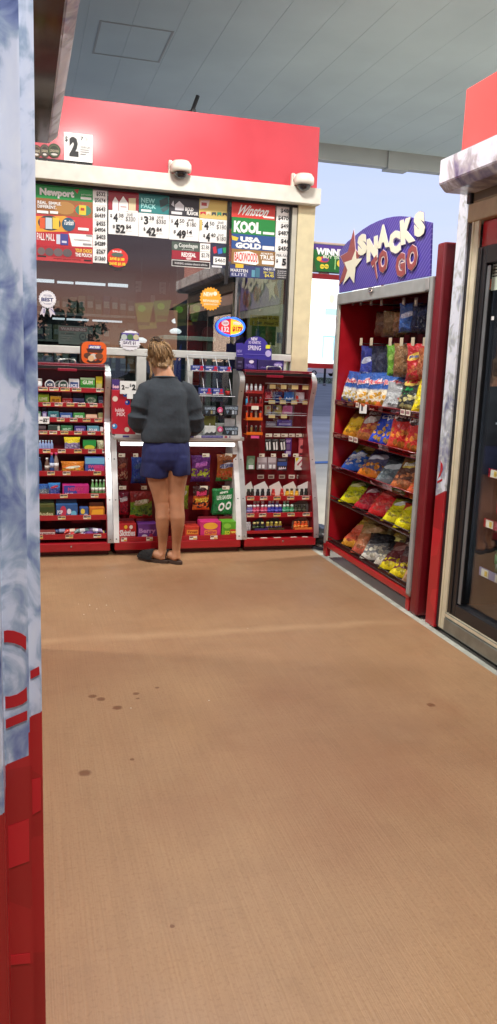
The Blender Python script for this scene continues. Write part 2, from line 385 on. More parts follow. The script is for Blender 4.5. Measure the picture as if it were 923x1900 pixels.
# ------------------------------------------------------------------ sky, sun
def world():
    w = bpy.data.worlds.new('World'); scene.world = w; w.use_nodes = True; nt = w.node_tree; L = nt.links.new
    bg = nt.nodes['Background']; sk = N(nt, 'ShaderNodeTexSky', sky_type='NISHITA'); sk.sun_disc = False
    sk.sun_elevation = R(3.0); sk.sun_rotation = R(168); sk.air_density = 1.2; sk.dust_density = 1.0; sk.ozone_density = 2.2
    # dusk colours by direction: lilac-blue ahead, rose in the west
    ge = N(nt, 'ShaderNodeNewGeometry'); g = N(nt, 'ShaderNodeVectorMath', operation='SCALE'); g.inputs['Scale'].default_value = -1; L(ge.outputs['Incoming'], g.inputs[0]); sx = N(nt, 'ShaderNodeSeparateXYZ'); L(g.outputs[0], sx.inputs[0])
    cr = N(nt, 'ShaderNodeValToRGB'); L(sx.outputs[2], cr.inputs[0]); e = cr.color_ramp.elements
    e[0].position = 0; e[0].color = (*lin((204, 210, 238)), 1); e[1].position = .7; e[1].color = (*lin((138, 160, 214)), 1)
    x = e.new(.16); x.color = (*lin((192, 205, 240)), 1)
    cw = N(nt, 'ShaderNodeValToRGB'); L(sx.outputs[2], cw.inputs[0]); e = cw.color_ramp.elements
    e[0].position = 0; e[0].color = (*lin((250, 182, 140)), 1); e[1].position = .6; e[1].color = (*lin((130, 140, 190)), 1)
    x = e.new(.07); x.color = (*lin((196, 140, 132)), 1); x = e.new(.12); x.color = (*lin((130, 106, 120)), 1); x = e.new(.24); x.color = (*lin((92, 94, 116)), 1)
    mr = N(nt, 'ShaderNodeMapRange'); mr.interpolation_type = 'SMOOTHSTEP'; mr.inputs[1].default_value = .35; mr.inputs[2].default_value = -.55; L(sx.outputs[1], mr.inputs[0])
    mx = N(nt, 'ShaderNodeMix', data_type='RGBA'); L(mr.outputs[0], mx.inputs[0]); L(cr.outputs[0], mx.inputs[6]); L(cw.outputs[0], mx.inputs[7])
    # thin streaks of cloud
    mp = N(nt, 'ShaderNodeMapping'); mp.inputs['Scale'].default_value = (2, 2, 14); L(g.outputs[0], mp.inputs[0])
    n = N(nt, 'ShaderNodeTexNoise'); n.inputs['Scale'].default_value = 1.6; n.inputs['Detail'].default_value = 6; L(mp.outputs[0], n.inputs['Vector'])
    r2 = N(nt, 'ShaderNodeMapRange'); r2.inputs[1].default_value = .45; r2.inputs[2].default_value = .8; r2.inputs[3].default_value = 0; r2.inputs[4].default_value = .3; L(n.outputs['Fac'], r2.inputs[0])
    m2 = N(nt, 'ShaderNodeMix', data_type='RGBA'); L(r2.outputs[0], m2.inputs[0]); L(mx.outputs[2], m2.inputs[6]); m2.inputs[7].default_value = (*lin((216, 214, 232)), 1)
    sc_ = N(nt, 'ShaderNodeVectorMath', operation='SCALE'); sc_.inputs['Scale'].default_value = SKYK; L(m2.outputs[2], sc_.inputs[0])
    m3 = N(nt, 'ShaderNodeMix', data_type='RGBA'); m3.inputs[0].default_value = .94; L(sk.outputs[0], m3.inputs[6]); L(sc_.outputs[0], m3.inputs[7])
    L(m3.outputs[2], bg.inputs['Color']); bg.inputs['Strength'].default_value = .1
world()
sd = bpy.data.lights.new('sun', 'SUN'); sd.energy = .15; sd.angle = R(12); sd.color = (1, .72, .55)
so = bpy.data.objects.new('sun', sd); COL.objects.link(so); so.rotation_euler = (R(87), 0, R(-12))

# ------------------------------------------------------------------ trees, brick block across the road (seen in the window), cars and pole
def tree(x, y, h, w, label, seed, dens=900, dark=(44, 56, 34), group=None):
    rnd = random.Random(seed); t = thing('tree', label, 'tree', (x, y, 0), group)
    b = MB(); tm = mat((74, 60, 48), .9, var=.2, bump=.4)
    b.tube([(x, y, -.05), (x+.05, y, h*.25), (x-.04, y+.03, h*.5), (x, y, h*.8)], [.03*h*.6+.05, .024*h*.6+.04, .016*h*.6+.03, .03], tm)
    for k in range(7):
        a = rnd.uniform(0, 6.3); z = h*rnd.uniform(.3, .6); b.tube([(x, y, z), (x+math.cos(a)*w*.25, y+math.sin(a)*w*.25, z+h*.12), (x+math.cos(a)*w*.42, y+math.sin(a)*w*.42, z+h*.22)], [.05, .035, .015], tm, 6)
    b.build('trunk', t)
    b = MB(); ms = [mat(dark, .8, var=.1), mat((dark[0]+16, dark[1]+20, dark[2]+10), .8, var=.1), mat((dark[0]-10, dark[1]-12, dark[2]-8), .8, var=.1)]
    cl = [(rnd.gauss(0, .24)*w, rnd.gauss(0, .24)*w, h*rnd.uniform(.36, .95), rnd.uniform(.12, .26)*w, rnd.choice(ms)) for _ in range(16)]
    for i in range(dens):
        cx, cy, cz, r, m = cl[i % len(cl)]
        v = Vector((rnd.gauss(0, 1), rnd.gauss(0, 1), rnd.gauss(0, 1))).normalized()*r*rnd.uniform(.4, 1.05)
        p = Vector((x+cx, y+cy, cz))+v; s = w*.05*rnd.uniform(.6, 1.3)
        a = Vector((rnd.uniform(-1, 1), rnd.uniform(-1, 1), rnd.uniform(-1, 1))).normalized()*s; c = a.cross(Vector((rnd.uniform(-1, 1), rnd.uniform(-1, 1), rnd.uniform(-1, 1)))).normalized()*s*.6
        b.faces([p-a, p+c, p+a, p-c], [(0, 1, 2, 3)], m)
    b.build('crown', t)
for i, (x, y, h, w) in enumerate([(28, 118, 6, 6), (35, 120, 7, 7), (42, 122, 6.5, 7), (50, 121, 7, 7)]):
    tree(x, y, h, w, 'dark leafy tree in the row beyond the parked cars', 20+i, 500, group='trees beyond the parked cars')
for i, (x, y, h, w, l) in enumerate([(-1.2, -34, 4.6, 3.4, 'small dark round tree mirrored low in the glass beside the rosette'), (1.7, -33, 4.4, 3.2, 'bushy dark tree mirrored in the glass above the warning notice'), (3.4, -36, 3.6, 2.6, 'low slim tree mirrored in the glass between the bushy tree and brick block')]):
    tree(x, y, h, w, l, 40+i, 1100, dark=(30, 34, 26))
t = thing('brick_building', 'low dark brick building with a sloping roof mirrored in the kiosk window', 'building', (13, -23, 0))
b = MB(); bk = mat((66, 60, 70), .85, var=.15, scale=2)
b.box(7.6, 22, -28, -21, -.02, 3.9, bk); b.build('wall', t)
b = MB(); b.faces([(7.2, -20.5, 3.9), (22.4, -20.5, 3.9), (22.4, -28.4, 3.9), (7.2, -28.4, 3.9), (11, -24.4, 6.4), (19, -24.4, 6.4)], [(0, 1, 5, 4), (1, 2, 5), (2, 3, 4, 5), (3, 0, 4), (3, 2, 1, 0)], mat((50, 50, 56), .8, var=.1)); b.build('roof', t)
for i in range(5):
    b = MB(); b.box(8.6+i*2.6, 10+i*2.6, -21, -20.96, 1.2, 2.6, WHITE); f = b.build('window', t)
    b = MB(); b.box(8.7+i*2.6, 9.9+i*2.6, -20.96, -20.95, 1.3, 2.5, mat((60, 70, 80), .1, var=0)); b.build('pane', f)

def car(x, y, rz, paint, label, z0=0.0):
    t = thing('parked_car', label, 'car', (x, y, z0)); t.rotation_euler.z = rz
    class L: pass
    def B(): return MB()
    pm = mat(paint, .25, var=.03, coat=.5); gl = mat((30, 36, 42), .08, var=0); tyre = mat((24, 24, 25), .8, var=0)
    f = Face('Y', 0)
    def put(m, name, par=None):
        o = m.build(name, None, loc=(0, 0, 0)); o.location = (0, 0, 0); o.parent = par or t; return o
    prof = [(-2.15, .35), (2.15, .35), (2.2, .62), (2.05, .82), (1.25, .95), (.62, 1.36), (-.75, 1.4), (-1.55, 1.02), (-2.1, .95), (-2.2, .6)]
    m = B(); m.slab(f, prof, -.82, .82, pm, .05); body = put(m, 'body')
    m = B(); m.slab(f, [(-1.35, 1.0), (1.05, .98), (.55, 1.3), (-.72, 1.33)], -.835, .835, gl, .01); put(m, 'window')
    m = B(); m.faces([f.p(1.22, .98, .68), f.p(1.22, .98, -.68), f.p(.68, 1.345, -.6), f.p(.68, 1.345, .6)], [(0, 1, 2, 3)], gl); ws = put(m, 'windscreen'); ws.location = (.03, 0, .02)
    for sx in (-1.35, 1.32):
        for sy in (-1, 1):
            m = B(); m.lathe((sx, sy*.66, .33), [(.2, 0), (.33, .0), (.34, .05), (.33, .18), (.2, .2)], tyre, 18, (0, sy, 0)); wh = put(m, 'wheel')
            m = B(); m.lathe((sx, sy*.855, .33), [(.2, 0), (.19, .01), (.05, .02)], ALU, 14, (0, sy, 0)); put(m, 'rim', wh)
    for sy in (-1, 1):
        m = B(); m.box(2.12, 2.2, sy*.45, sy*.74, .66, .78, mat((225, 228, 230), .1, var=0), .02); put(m, 'headlight')
        m = B(); m.box(-2.2, -2.12, sy*.45, sy*.74, .74, .86, mat((150, 20, 20), .2, var=0), .02); put(m, 'tail_light')
        m = B(); m.box(.72, .86, sy*.84, sy*.98, .98, 1.1, pm, .03); put(m, 'mirror')
    return t
p = at(597, 699, 'Z', 0); k = 96/p.y
car(36.2, 95, R(176), (226, 228, 230), 'white saloon car parked beyond the grass strip')
car(40.2, 97, R(184), (206, 212, 220), 'silver saloon car parked beside the white one beyond the grass')
t = thing('light_pole', 'thin dark pole standing in the grass strip before the parked cars', 'pole', (22.0, 57.5, 0))
q = at(602, 715, 'Z', 0); t.location = (q.x, q.y, 0)
b = MB(); b.tube([(q.x, q.y, -.1), (q.x, q.y, 7)], [.09, .06], mat((60, 62, 66), .5)); b.build('post', t)
b = MB(); b.lathe((q.x, q.y, 0), [(.13, 0), (.13, .12), (.1, .14)], mat((150, 150, 148), .8)); b.build('base', t)
b = MB(); b.box(q.x-.05, q.x+.9, q.y-.12, q.y+.12, 6.9, 7.05, mat((60, 62, 66), .5), .02); b.build('lamp_head', t)
def rr_poly(u0, v0, u1, v1, q, n=7):
    o = []
    for cx, cy, a0 in ((u1-q, v1-q, 0), (u0+q, v1-q, 90), (u0+q, v0+q, 180), (u1-q, v0+q, 270)):
        for i in range(n+1): a = R(a0+90*i/n); o.append((cx+q*math.cos(a), cy+q*math.sin(a)))
    return o
# ------------------------------------------------------------------ the near ice freezer at the aisle's other side
z1_, z2_, z3_ = at(64, 1334, 'Y', 1.3).z, at(30, 1408, 'Y', 1.24).z, at(2, 1500, 'Y', 1.16).z
WRAPL = ice_wrap('ice_vinyl', 'X', z3_+.004, .35, (112, 128, 172), (210, 217, 230), .8, [(at(6, 1300, 'Y', 1.2).x, z2_-z3_), (at(52, 1300, 'Y', 1.27).x, z1_-z2_)])
WRAPR = ice_wrap('ice_vinyl_grey', 'Y', .80+.45*4.03, -.45, (138, 142, 164), (224, 228, 234), sc=.7)
t = thing('ice_freezer', 'tall freezer wrapped in blue snowy vinyl', 'freezer', (-.4, 2.6, 0))
t['label'] = 'tall freezer wrapped in blue snowy vinyl with red base and narrow awning'
xa = at(62, 950, 'Y', 1.3).x
E1 = Face('Y', 1.30); E2 = Face('Y', 1.24); E3 = Face('Y', 1.16)
xs1 = (at(75, 1000, 'Y', 1.3).x+at(62, 0, 'Y', 1.3).x+at(85, 1900, 'Y', 1.3).x)/3
xs2 = at(50, 1000, 'Y', 1.24).x; xs3 = at(4, 1300, 'Y', 1.16).x
b = MB(); poly = [(xs1, 4.05), (xs1, 1.30), (xs2, 1.30), (xs2, 1.24), (xs3, 1.24), (xs3, 1.16), (-.95, 1.16), (-.95, 4.05)]
n = len(poly); vs = [Vector((x, y, z)) for z in (.0, 2.9) for x, y in poly]
b._solid(vs, [tuple(range(n)), tuple(range(2*n-1, n-1, -1))]+[(n+i, n+(i+1) % n, (i+1) % n, i) for i in range(n)], WRAPL, 0)
bmesh.ops.bevel(b.bm, geom=[e for e in b.bm.edges if abs(e.verts[0].co.z-e.verts[1].co.z) > 1], offset=.0025, segments=2, affect='EDGES')
b.build('body', t, fix=True)
LR = mat((176, 26, 36), .35, var=.02)
def dec(face, pts, name='letter_arc'):
    b = MB(); b.slab(face, [face.px(x, y) for x, y in pts], .0006, .0014, LR); b.build(name, t)
dec(E2, [(3, 1172), (14, 1169), (26, 1170), (40, 1175), (49, 1181), (49, 1206), (40, 1198), (27, 1193), (14, 1191), (3, 1192)])
dec(E2, [(3, 1292), (18, 1292), (32, 1288), (44, 1280), (50, 1274), (51, 1299), (42, 1306), (28, 1311), (14, 1314), (3, 1314)])
dec(E2, [(4, 1338), (51, 1318), (51, 1335), (5, 1354)], 'letter_bar')
dec(E1, [(54, 1246), (73, 1236), (74, 1251), (54, 1261)], 'letter_bar')
# facets of the red base
FL = mat((192, 34, 46), .35, var=.02)
def fac(face, pts):
    b = MB(); b.slab(face, [face.px(x, y) for x, y in pts], .0006, .0012, FL); b.build('red_facet', t)
fac(E1, [(57, 1447), (76, 1442), (77, 1502), (58, 1513)])
fac(E2, [(9, 1535), (54, 1519), (55, 1597), (14, 1612)]); fac(E2, [(18, 1772), (56, 1768), (57, 1786), (19, 1790)])
AW = ice_wrap('ice_vinyl_awning', 'Y', -9, 0, (136, 132, 158), (228, 230, 236), .42, bias=.05)
UND = mat((96, 84, 66), .07, metal=.8, var=.2, scale=4, name='shiny_soffit')
def awning(par, sgn, face_x, chx, under_z, ch_z, top_z, back_x, y0, y1, m, um):
    prof = [(face_x, ch_z), (chx, under_z), (back_x, under_z), (back_x, top_z), (face_x, top_z)]
    b = MB(); n = 5; vs = [Vector((x, y, z)) for y in (y0, y1) for x, z in prof]
    f, fs = b.faces(vs, [(0, 1, 2, 3, 4), (9, 8, 7, 6, 5)]+[(i, (i+1) % n, n+(i+1) % n, n+i) for i in range(n)], m)
    b.bm.faces.ensure_lookup_table(); ui = b.mi(um); b.bm.faces[3].material_index = ui
    bmesh.ops.bevel(b.bm, geom=[e for e in b.bm.edges], offset=.004, segments=2, affect='EDGES', clamp_overlap=True)
    return b.build('awning', par, fix=True)
awning(t, 1, .176, .134, 2.472, 2.505, 2.72, -.3, 1.35, 4.13, AW, UND)
b = MB(); b.box(-.9, .1, 1.35, 4.05, 2.91, 3.2, FASC, .01); b.build('top_panel', t)
b = MB()
for yy in (1.5, 2.7): b.box(xs1-.02, xs1+.0012, yy, yy+1.1, .25, 2.2, DARK, .001)
b.build('glass_door', t)

# ------------------------------------------------------------------ drinks cooler on the other side
t = thing('drinks_cooler', 'glass door drinks cooler in a grey snowy wrap with tan frame and awning', 'cooler', (2.7, 2.8, 0))
XR = 2.305
b = MB(); b.box(XR, XR+.12, 4.0, 4.105, 0, 2.46, WRAPR, .006)
b.build('wrapped_post', t)
b = MB(); b.box(XR+.02, XR+.9, 1.2, 4.0, .0, .02, DARK); b.box(XR+.115, XR+.9, 4.0, 4.09, 0, 2.5, REDD); b.box(XR+.86, XR+.9, 1.2, 4.0, .02, 2.5, REDD); b.box(XR+.02, XR+.86, 1.2, 1.25, .02, 2.5, WRAPR); b.box(XR+.02, XR+.86, 1.25, 4.0, 2.47, 2.5, WHITE); b.build('cabinet', t)
b = MB(); b.box(XR+.012, XR+.04, 3.955, 3.999, .02, 2.44, DARK); b.build('gap_strip', t)  # dark strip filling the gap between post and jamb
b = MB(); tan = mat((206, 198, 170), .45, var=.06, name='tan_frame')
b.box(XR+.004, XR+.0195, 3.888, 3.954, .02, 2.3, tan, .005); b.box(XR-.002, XR+.006, 3.93, 3.945, .03, 2.3, tan, .002); b.build('door_jamb', t)
b = MB(); b.box(XR-.01, XR+.12, 1.3, 3.99, 2.265, 2.36, mat((168, 148, 116), .5, var=.08), .01); b.box(XR+.0, XR+.12, 1.3, 3.985, 2.362, 2.44, mat((120, 104, 84), .6, var=.08), .008); b.build('shutter_housing', t)
b = MB(); b.box(XR-.02, XR+.05, 3.955, 3.995, 2.36, 2.42, DARK, .008); b.build('bracket', t)
b = MB(); b.box(XR+.03, XR+.06, 1.3, 3.884, 2.135, 2.262, RED); b.build('header_panel', t)
b = MB(); fz0, fz1 = .13, 2.13
for y0, y1, z0, z1 in ((3.80, 3.886, fz0, fz1), (2.6, 3.80, fz0, fz0+.07), (2.6, 3.80, fz1-.09, fz1), (2.56, 2.6, fz0, fz1)): b.box(XR+.012, XR+.07, y0, y1, z0, z1, DARK, .004)
b.box(XR+.006, XR+.012, 3.84, 3.862, fz0+.01, fz1-.01, BLACK, .002)
d = b.build('door_frame', t)
b = MB(); b.box(XR+.02, XR+.024, 3.766, 3.794, fz0+.08, fz1-.1, mat((120, 124, 126), .4, metal=.4)); b.build('door_strip', d)
b = MB(); b.box(XR+.05, XR+.056, 2.6, 3.80, fz0+.07, fz1-.09, glass('cooler_glass', (.85, .88, .9), .06)); b.build('glass_pane', d)
b = MB(); b.box(XR-.005, XR+.05, 1.3, 3.884, .025, .1, mat((146, 152, 146), .3, metal=.7, var=.12), .006); b.box(XR+.002, XR+.06, 1.3, 3.884, .102, .128, tan, .004); b.build('kick_plate', t)
b = MB(); b.box(XR+.09, XR+.8, 1.3, 3.9, .14, .16, DARK); b.box(XR+.8, XR+.82, 1.3, 3.9, .16, 2.3, mat((40, 38, 40), .6)); b.box(XR+.09, XR+.8, 3.962, 3.975, .14, 2.3, mat((44, 46, 50), .6)); b.build('liner', t)
b = MB(); b.box(XR+.094, XR+.115, 3.915, 3.945, .3, 2.05, mat((236, 244, 255), .4, var=0, emit=9), .004); b.build('tube_lamp', t)
SHZ = []
for i, (px, py) in enumerate(((908, 872), (902, 965), (895, 1056))):
    z = at(px, py, 'X', 2.55).z; SHZ.append(z); b = MB()
    b.box(2.552, 3.05, 1.3, 3.95, z-.035, z-.025, GREYP); sh = b.build('shelf', t)
    b = MB(); b.box(2.544, 2.55, 1.3, 3.95, z-.038, z+.012, RED if i < 2 else mat((150, 140, 170), .4)); b.build('price_rail', sh)
    f = Face('X', 2.544)
    for k in range(7):
        b = MB(); y = 3.89-k*.14; b.box(2.539, 2.5435, y-.04, y+.03, z-.034, z+.008, pr(236, 224, 190)); b.box(2.5375, 2.539, y-.03, y-.005, z-.028, z+.002, pr(230, 180, 40)); b.build('price_tag', sh)
b = MB(); b.box(2.56, 3.05, 1.3, 3.95, 1.2, 1.21, GREYP); b.build('shelf', t)
awning(t, -1, 2.128, 2.168, 2.412, 2.45, 2.572, 2.5, 1.3, 4.02, AW, AW)
b = MB(); b.box(2.245, 2.5, 1.3, 4.02, 2.58, 2.93, mat((224, 88, 84), .3, var=.03, coat=.3, scale=3), .006); b.build('top_panel', t)  # salmon base carries the lamp glare on a red panel
# bottles inside
def bottle(x, y, z, h, r, body, cap, label, name='drink_bottle', cat='bottle', group=None, lab=None, glassy=.15, capr=.48):
    t = thing(name, label, cat, (x, y, z), group); bm_ = mat(body, glassy, var=.03, coat=.4)
    b = MB(); b.lathe((x, y, z), [(r*.85, 0), (r, h*.05), (r, h*.3), (r*.9, h*.42), (r, h*.55), (r*.85, h*.68), (r*max(.42, capr-.08), h*.84), (r*max(.4, capr-.1), h*.88)], bm_, 14); b.build('body', t)
    if lab:
        b = MB(); b.lathe((x, y, z), [(r*1.015, h*.3), (r*1.015, h*.52)], mat(lab, .4, var=.02), 14); b.build('label', t)
    b = MB(); b.lathe((x, y, z), [(r*capr, h*(.88 if capr < .6 else .78)), (r*capr, h*.985), (r*capr*.83, h)], mat(cap, .35, var=.0), 12); b.build('cap', t)
    return t
bottle(2.62, 3.89, SHZ[0]-.25+.004, .21, .034, (200, 40, 70), (210, 30, 40), 'pink drink bottle in the cooler under the topmost red price rail', lab=(240, 200, 210))
for k, (y, body, cap, lb, l) in enumerate([(3.86, (214, 60, 90), (220, 40, 50), (240, 210, 215), 'pink drink bottle standing behind the cooler glass on the middle shelf'),
                                       (3.77, (180, 30, 40), (200, 30, 36), (220, 200, 60), 'red drink bottle with yellow label on the cooler middle shelf'),
                                       (3.86, (30, 84, 50), (30, 110, 60), (60, 140, 80), 'green soda bottle on the lowest cooler shelf by the frame'),
                                       (3.77, (36, 96, 56), (236, 236, 236), (50, 130, 70), 'green soda bottle with white cap on the lowest cooler shelf')]):
    z = SHZ[1] if k < 2 else SHZ[2]
    bottle(2.62, y, z-.024, .24, .034, body, cap, l, lab=lb)
for k in range(3):
    bottle(2.64, 3.88-k*.1, SHZ[0]-.024, .22, .032, (40, 40, 46), (180, 30, 40), 'dark cola bottle on the uppermost stocked cooler shelf', group='dark cola bottles in the cooler', lab=(190, 180, 186))
f = Face('X', XR+.0485); b = MB()
r = f.rect(914, 485, 930, 538); b.rect(f, r, 0, .0015, pr(196, 208, 190)); u0, v0, u1, v1 = r
for k in range(5): b.rect(f, (u0+.004, v1-.012-k*.016, u1-.02, v1-.006-k*.016), .0015, .002, INK)
solo(b, 'notice_sticker', 'pale green notice sticker on the cooler glass', 'sticker')
b = MB(); r = f.rect(899, 513, 913, 541); b.burst(f, r, .0015, pr(190, 84, 44), 12, .85, 0); u0, v0, u1, v1 = r; b.ell(f, (u0+.005, v0+.006, u1-.004, v0+.02), .002, pr(230, 140, 40)); solo(b, 'promo_sticker', 'orange round sticker on the upper corner of the cooler glass', 'sticker')
b = MB(); b.rect(f, f.rect(912, 587, 917, 594), 0, .0015, PAPER); solo(b, 'small_tag', 'tiny white square tag stuck on the cooler glass', 'tag')
# leaflets: wrapped-post letter fragments
fw = Face('X', XR)
for pts in ([(818, 855), (822, 862), (822, 872), (817, 884), (813, 888), (818, 872)], [(812, 893), (821, 888), (821, 892), (812, 897)]):
    b = MB(); b.slab(fw, [fw.px(x, y) for x, y in pts], .0006, .0014, LR); b.build('letter_arc', t)

# ------------------------------------------------------------------ kiosk
YW = 6.46; KW = Face('Y', YW); FA = Face('Y', 6.40); KX1 = 2.312; KX0 = -1.35
t = thing('kiosk_building', 'small red and beige sales kiosk with a wide front window under the canopy', 'kiosk', (.5, 7.6, 0))
zs = 1.535; zt = 2.735
b = MB(); b.box(2.165, KX1, YW-.04, YW+.12, 0, 2.76, BEIGE, .004); b.build('pillar', t)
b = MB(); b.box(KX1-.12, KX1, YW+.122, 9.2, 0, 2.9, BEIGE); b.box(KX0, KX0+.12, YW+.02, 9.2, 0, 2.9, BEIGE); b.box(KX0+.122, KX1-.122, 9.08, 9.2, 0, 2.9, mat((72, 58, 66), .7)); b.box(KX0+.122, 2.16, YW+.02, YW+.12, 0, .9, BEIGE); b.build('wall', t)
b = MB(); b.box(KX0, KX1, YW, 9.2, 2.902, 3.3, mat((150, 150, 148), .7)); b.build('roof', t)
b = MB(); b.box(KX0-.02, KX1+.012, 6.34, YW+.3, 2.752, 2.875, CREAM, .006); b.build('lintel', t)
b = MB(); b.box(KX0, KX1-.005, 6.40, 6.44, 2.876, 3.345, FASC, .004); b.box(KX1-.045, KX1-.005, 6.442, 9.1, 2.91, 3.345, FASC, .004)
b.build('fascia', t)
b = MB(); b.tube([(1.36, 6.9, 3.3), (1.37, 6.9, 3.49), (1.42, 6.93, 3.62)], .018, DARK, 6); b.tube([(1.26, 6.9, 3.46), (1.40, 6.9, 3.5)], .012, DARK, 6); b.build('roof_bracket', t)
# window frames
WF = mat((206, 208, 202), .4, var=.06, metal=.15)
b = MB(); b.box(KX0+.12, 2.164, YW-.025, YW+.05, zt-.0, zt+.016, DARK, .003)
b.box(2.115, 2.164, YW-.03, YW+.05, zs+.03, zt-.002, mat((188, 186, 170), .45), .004)
b.box(2.098, 2.114, YW-.02, YW+.05, zs+.03, zt-.002, DARK, .002)
xm = at(413, 450, 'Y', YW).x
b.box(1.60-.018, 1.60+.004, YW-.012, YW+.03, 2.1, zt-.002, DARK, .002)
b.build('window_frame', t)
b = MB(); b.box(KX0+.12, 2.164, YW-.035, YW+.06, zs-.03, zs+.028, WF, .006); b.build('window_sill', t)
b = MB()
for px0, px1 in ((253, 271), (346, 357)):
    xa, xb = at(px0, 680, 'Y', YW).x, at(px1, 680, 'Y', YW).x
    b.box(xa, xb, YW-.03, YW+.05, .9, zs-.032, WF, .005)
b.box(at(537, 680, 'Y', YW).x, 2.164, YW-.03, YW+.05, .9, zs-.032, WF, .004)
b.box(at(525, 680, 'Y', YW).x, at(530, 680, 'Y', YW).x, YW-.02, YW+.04, .9, zs-.032, WF, .003)
b.box(KX0+.12, 2.1, YW-.02, YW+.05, .9, .98, WF, .004)
b.build('mullion', t)
WG = glass('window_glass', (.68, .72, .72), .10)
b = MB(); b.box(KX0+.12, 2.097, YW+.0, YW+.006, zs+.03, zt-.002, WG); b.build('window_pane', t)
b = MB(); b.box(KX0+.12, 2.1, YW+.01, YW+.016, .98, zs-.033, WG); b.build('counter_pane', t)
b = MB(); b.box(KX0+.12, 2.19, YW+.13, 9.08, 0, .02, mat((60, 56, 54), .6)); b.box(KX0+.122, 2.19, YW+.1, 9.078, 2.8, 2.84, mat((96, 84, 86), .7)); b.build('floor_and_ceiling', t)
b = MB(); b.box(KX0+.122, 2.19, YW+.125, 6.95, .85, .9, mat((110, 104, 98), .5), .01); b.build('counter_top', t)
# inside the kiosk
IF = Face('Y', 8.55)
def solo_i(b, name, label, cat, group=None): return solo(b, name, label, cat, group)
t2 = thing('cigarette_shelf', 'backlit wall shelf of small packs inside the kiosk, seen through the glass', 'shelf', (.5, 8.7, 1.0))
b = MB(); b.box(.1, 1.15, 8.6, 8.95, 1.0, 2.35, mat((52, 58, 56), .6)); b.box(.1, 1.15, 8.4, 8.6, .0, .95, mat((70, 74, 72), .6)); b.build('carcass', t2)
b = MB()
for zz in (1.35, 1.62, 1.89): b.box(.12, 1.13, 8.45, 8.6, zz, zz+.02, mat((150, 156, 152), .5))
b.build('shelf_board', t2)
b = MB(); [b.box(x_, x_+l_, 8.52, 8.56, 2.2, 2.2+h_, mat((240, 246, 255), .5, var=0, emit=1.6)) for x_, l_, h_ in ((.12, .2, .03), (.35, .16, .02), (.53, .3, .025), (.86, .2, .03))]; b.build('strip_light', t2)
b = MB(); [b.box(x_, x_+l_, 8.5, 8.54, 1.84, 1.858, mat((240, 246, 255), .5, var=0, emit=1.2)) for x_, l_ in ((.3, .12), (.44, .22), (.7, .3))]; b.build('strip_light', t2)
rr = random.Random(5); cols = [(130, 142, 138), (84, 60, 62), (52, 84, 72), (56, 66, 90), (120, 122, 96), (70, 78, 78)]
for zz in (1.37, 1.64, 1.91):
    for k in range(12):
        x = .14+k*.083; h = rr.uniform(.14, .2); b = MB(); c_ = rr.choice(cols); b.box(x, x+.07, 8.48, 8.58, zz+.001, zz+h, mat(c_, .5), .003); b.box(x+.008, x+.062, 8.477, 8.48, zz+h*.35, zz+h*.7, pr(150, 160, 156))
        tag(b.build('cigarette_carton'), 'small carton on the dim shelf inside the kiosk', 'carton', 'cartons on the kiosk wall shelf')
for k, (x0, y0, x1, y1, c_, l) in enumerate([(250, 560, 284, 612, (110, 112, 40), 'olive poster hanging inside the kiosk nearest the lit shelf'), (286, 556, 318, 600, (70, 104, 44), 'green poster hanging inside the kiosk between two olive ones'), (320, 562, 350, 606, (92, 84, 40), 'brownish olive poster hanging inside beside the green one'), (352, 560, 374, 600, (88, 110, 44), 'narrow yellow-green poster hanging inside next to the brownish one')]):
    f = Face('Y', 7.5); b = MB(); r = f.rect(x0, y0, x1, y1); sk = .04*(-1)**k
    b.slab(f, [(r[0]+sk, r[1]), (r[2]+sk, r[1]+.02), (r[2], r[3]), (r[0], r[3]-.015)], 0, .004, mat(c_, .6)); b.ell(f, (r[0]+.03, r[3]-.09, r[0]+.1, r[3]-.03), .005, pr(120, 160, 60)); b.rect(f, (r[0]+.03, r[1]+.04, r[2]-.03, r[1]+.07), .004, .005, pr(60, 66, 30)); solo_i(b, 'hanging_poster', l, 'poster')
for k, (px, py) in enumerate(((330, 596), (326, 615), (262, 632))):
    p = at(px, py, 'Y', 7.9); l = thing('dome_lamp', ['small lit dome lamp inside the kiosk, the topmost', 'small lit dome lamp inside the kiosk, over the register', 'small lit dome lamp inside the kiosk near the cartons'][k], 'lamp', p)
    b = MB(); b.lathe(p, [(.045, -.02), (.06, 0), (.05, .015), (.02, .03)], mat((246, 250, 255), .4, var=0, emit=1.5), 14); b.build('shade', l)
    b = MB(); b.tube([p+Vector((0, 0, .03)), (p.x, p.y, 2.8)], .004, DARK, 5); b.build('cord', l)
b = MB(); b.box(1.3, 1.62, 7.3, 7.6, .9, 1.28, BLACK, .02); b.box(1.34, 1.58, 7.28, 7.3, 1.3, 1.52, mat((40, 60, 58), .2), .01); b.box(1.42, 1.5, 7.32, 7.36, 1.28, 1.4, BLACK); solo_i(b, 'cash_register', 'dark cash register behind the kiosk glass', 'register')
b = MB(); b.slab(Face('Y', 6.9), [(1.18, 1.2), (1.32, 1.2), (1.32, 1.62)], 0, .01, mat((38, 56, 150), .5)); solo_i(b, 'blue_pennant', 'blue triangular pennant behind the lower kiosk window', 'pennant')
b = MB(); b.box(1.45, 2.15, 7.9, 8.3, .0, 2.6, mat((30, 34, 46), .5), .02); solo_i(b, 'storage_locker', 'tall dark locker inside the kiosk behind the blue oval sign', 'locker')
BW = Face('Y', 9.076)
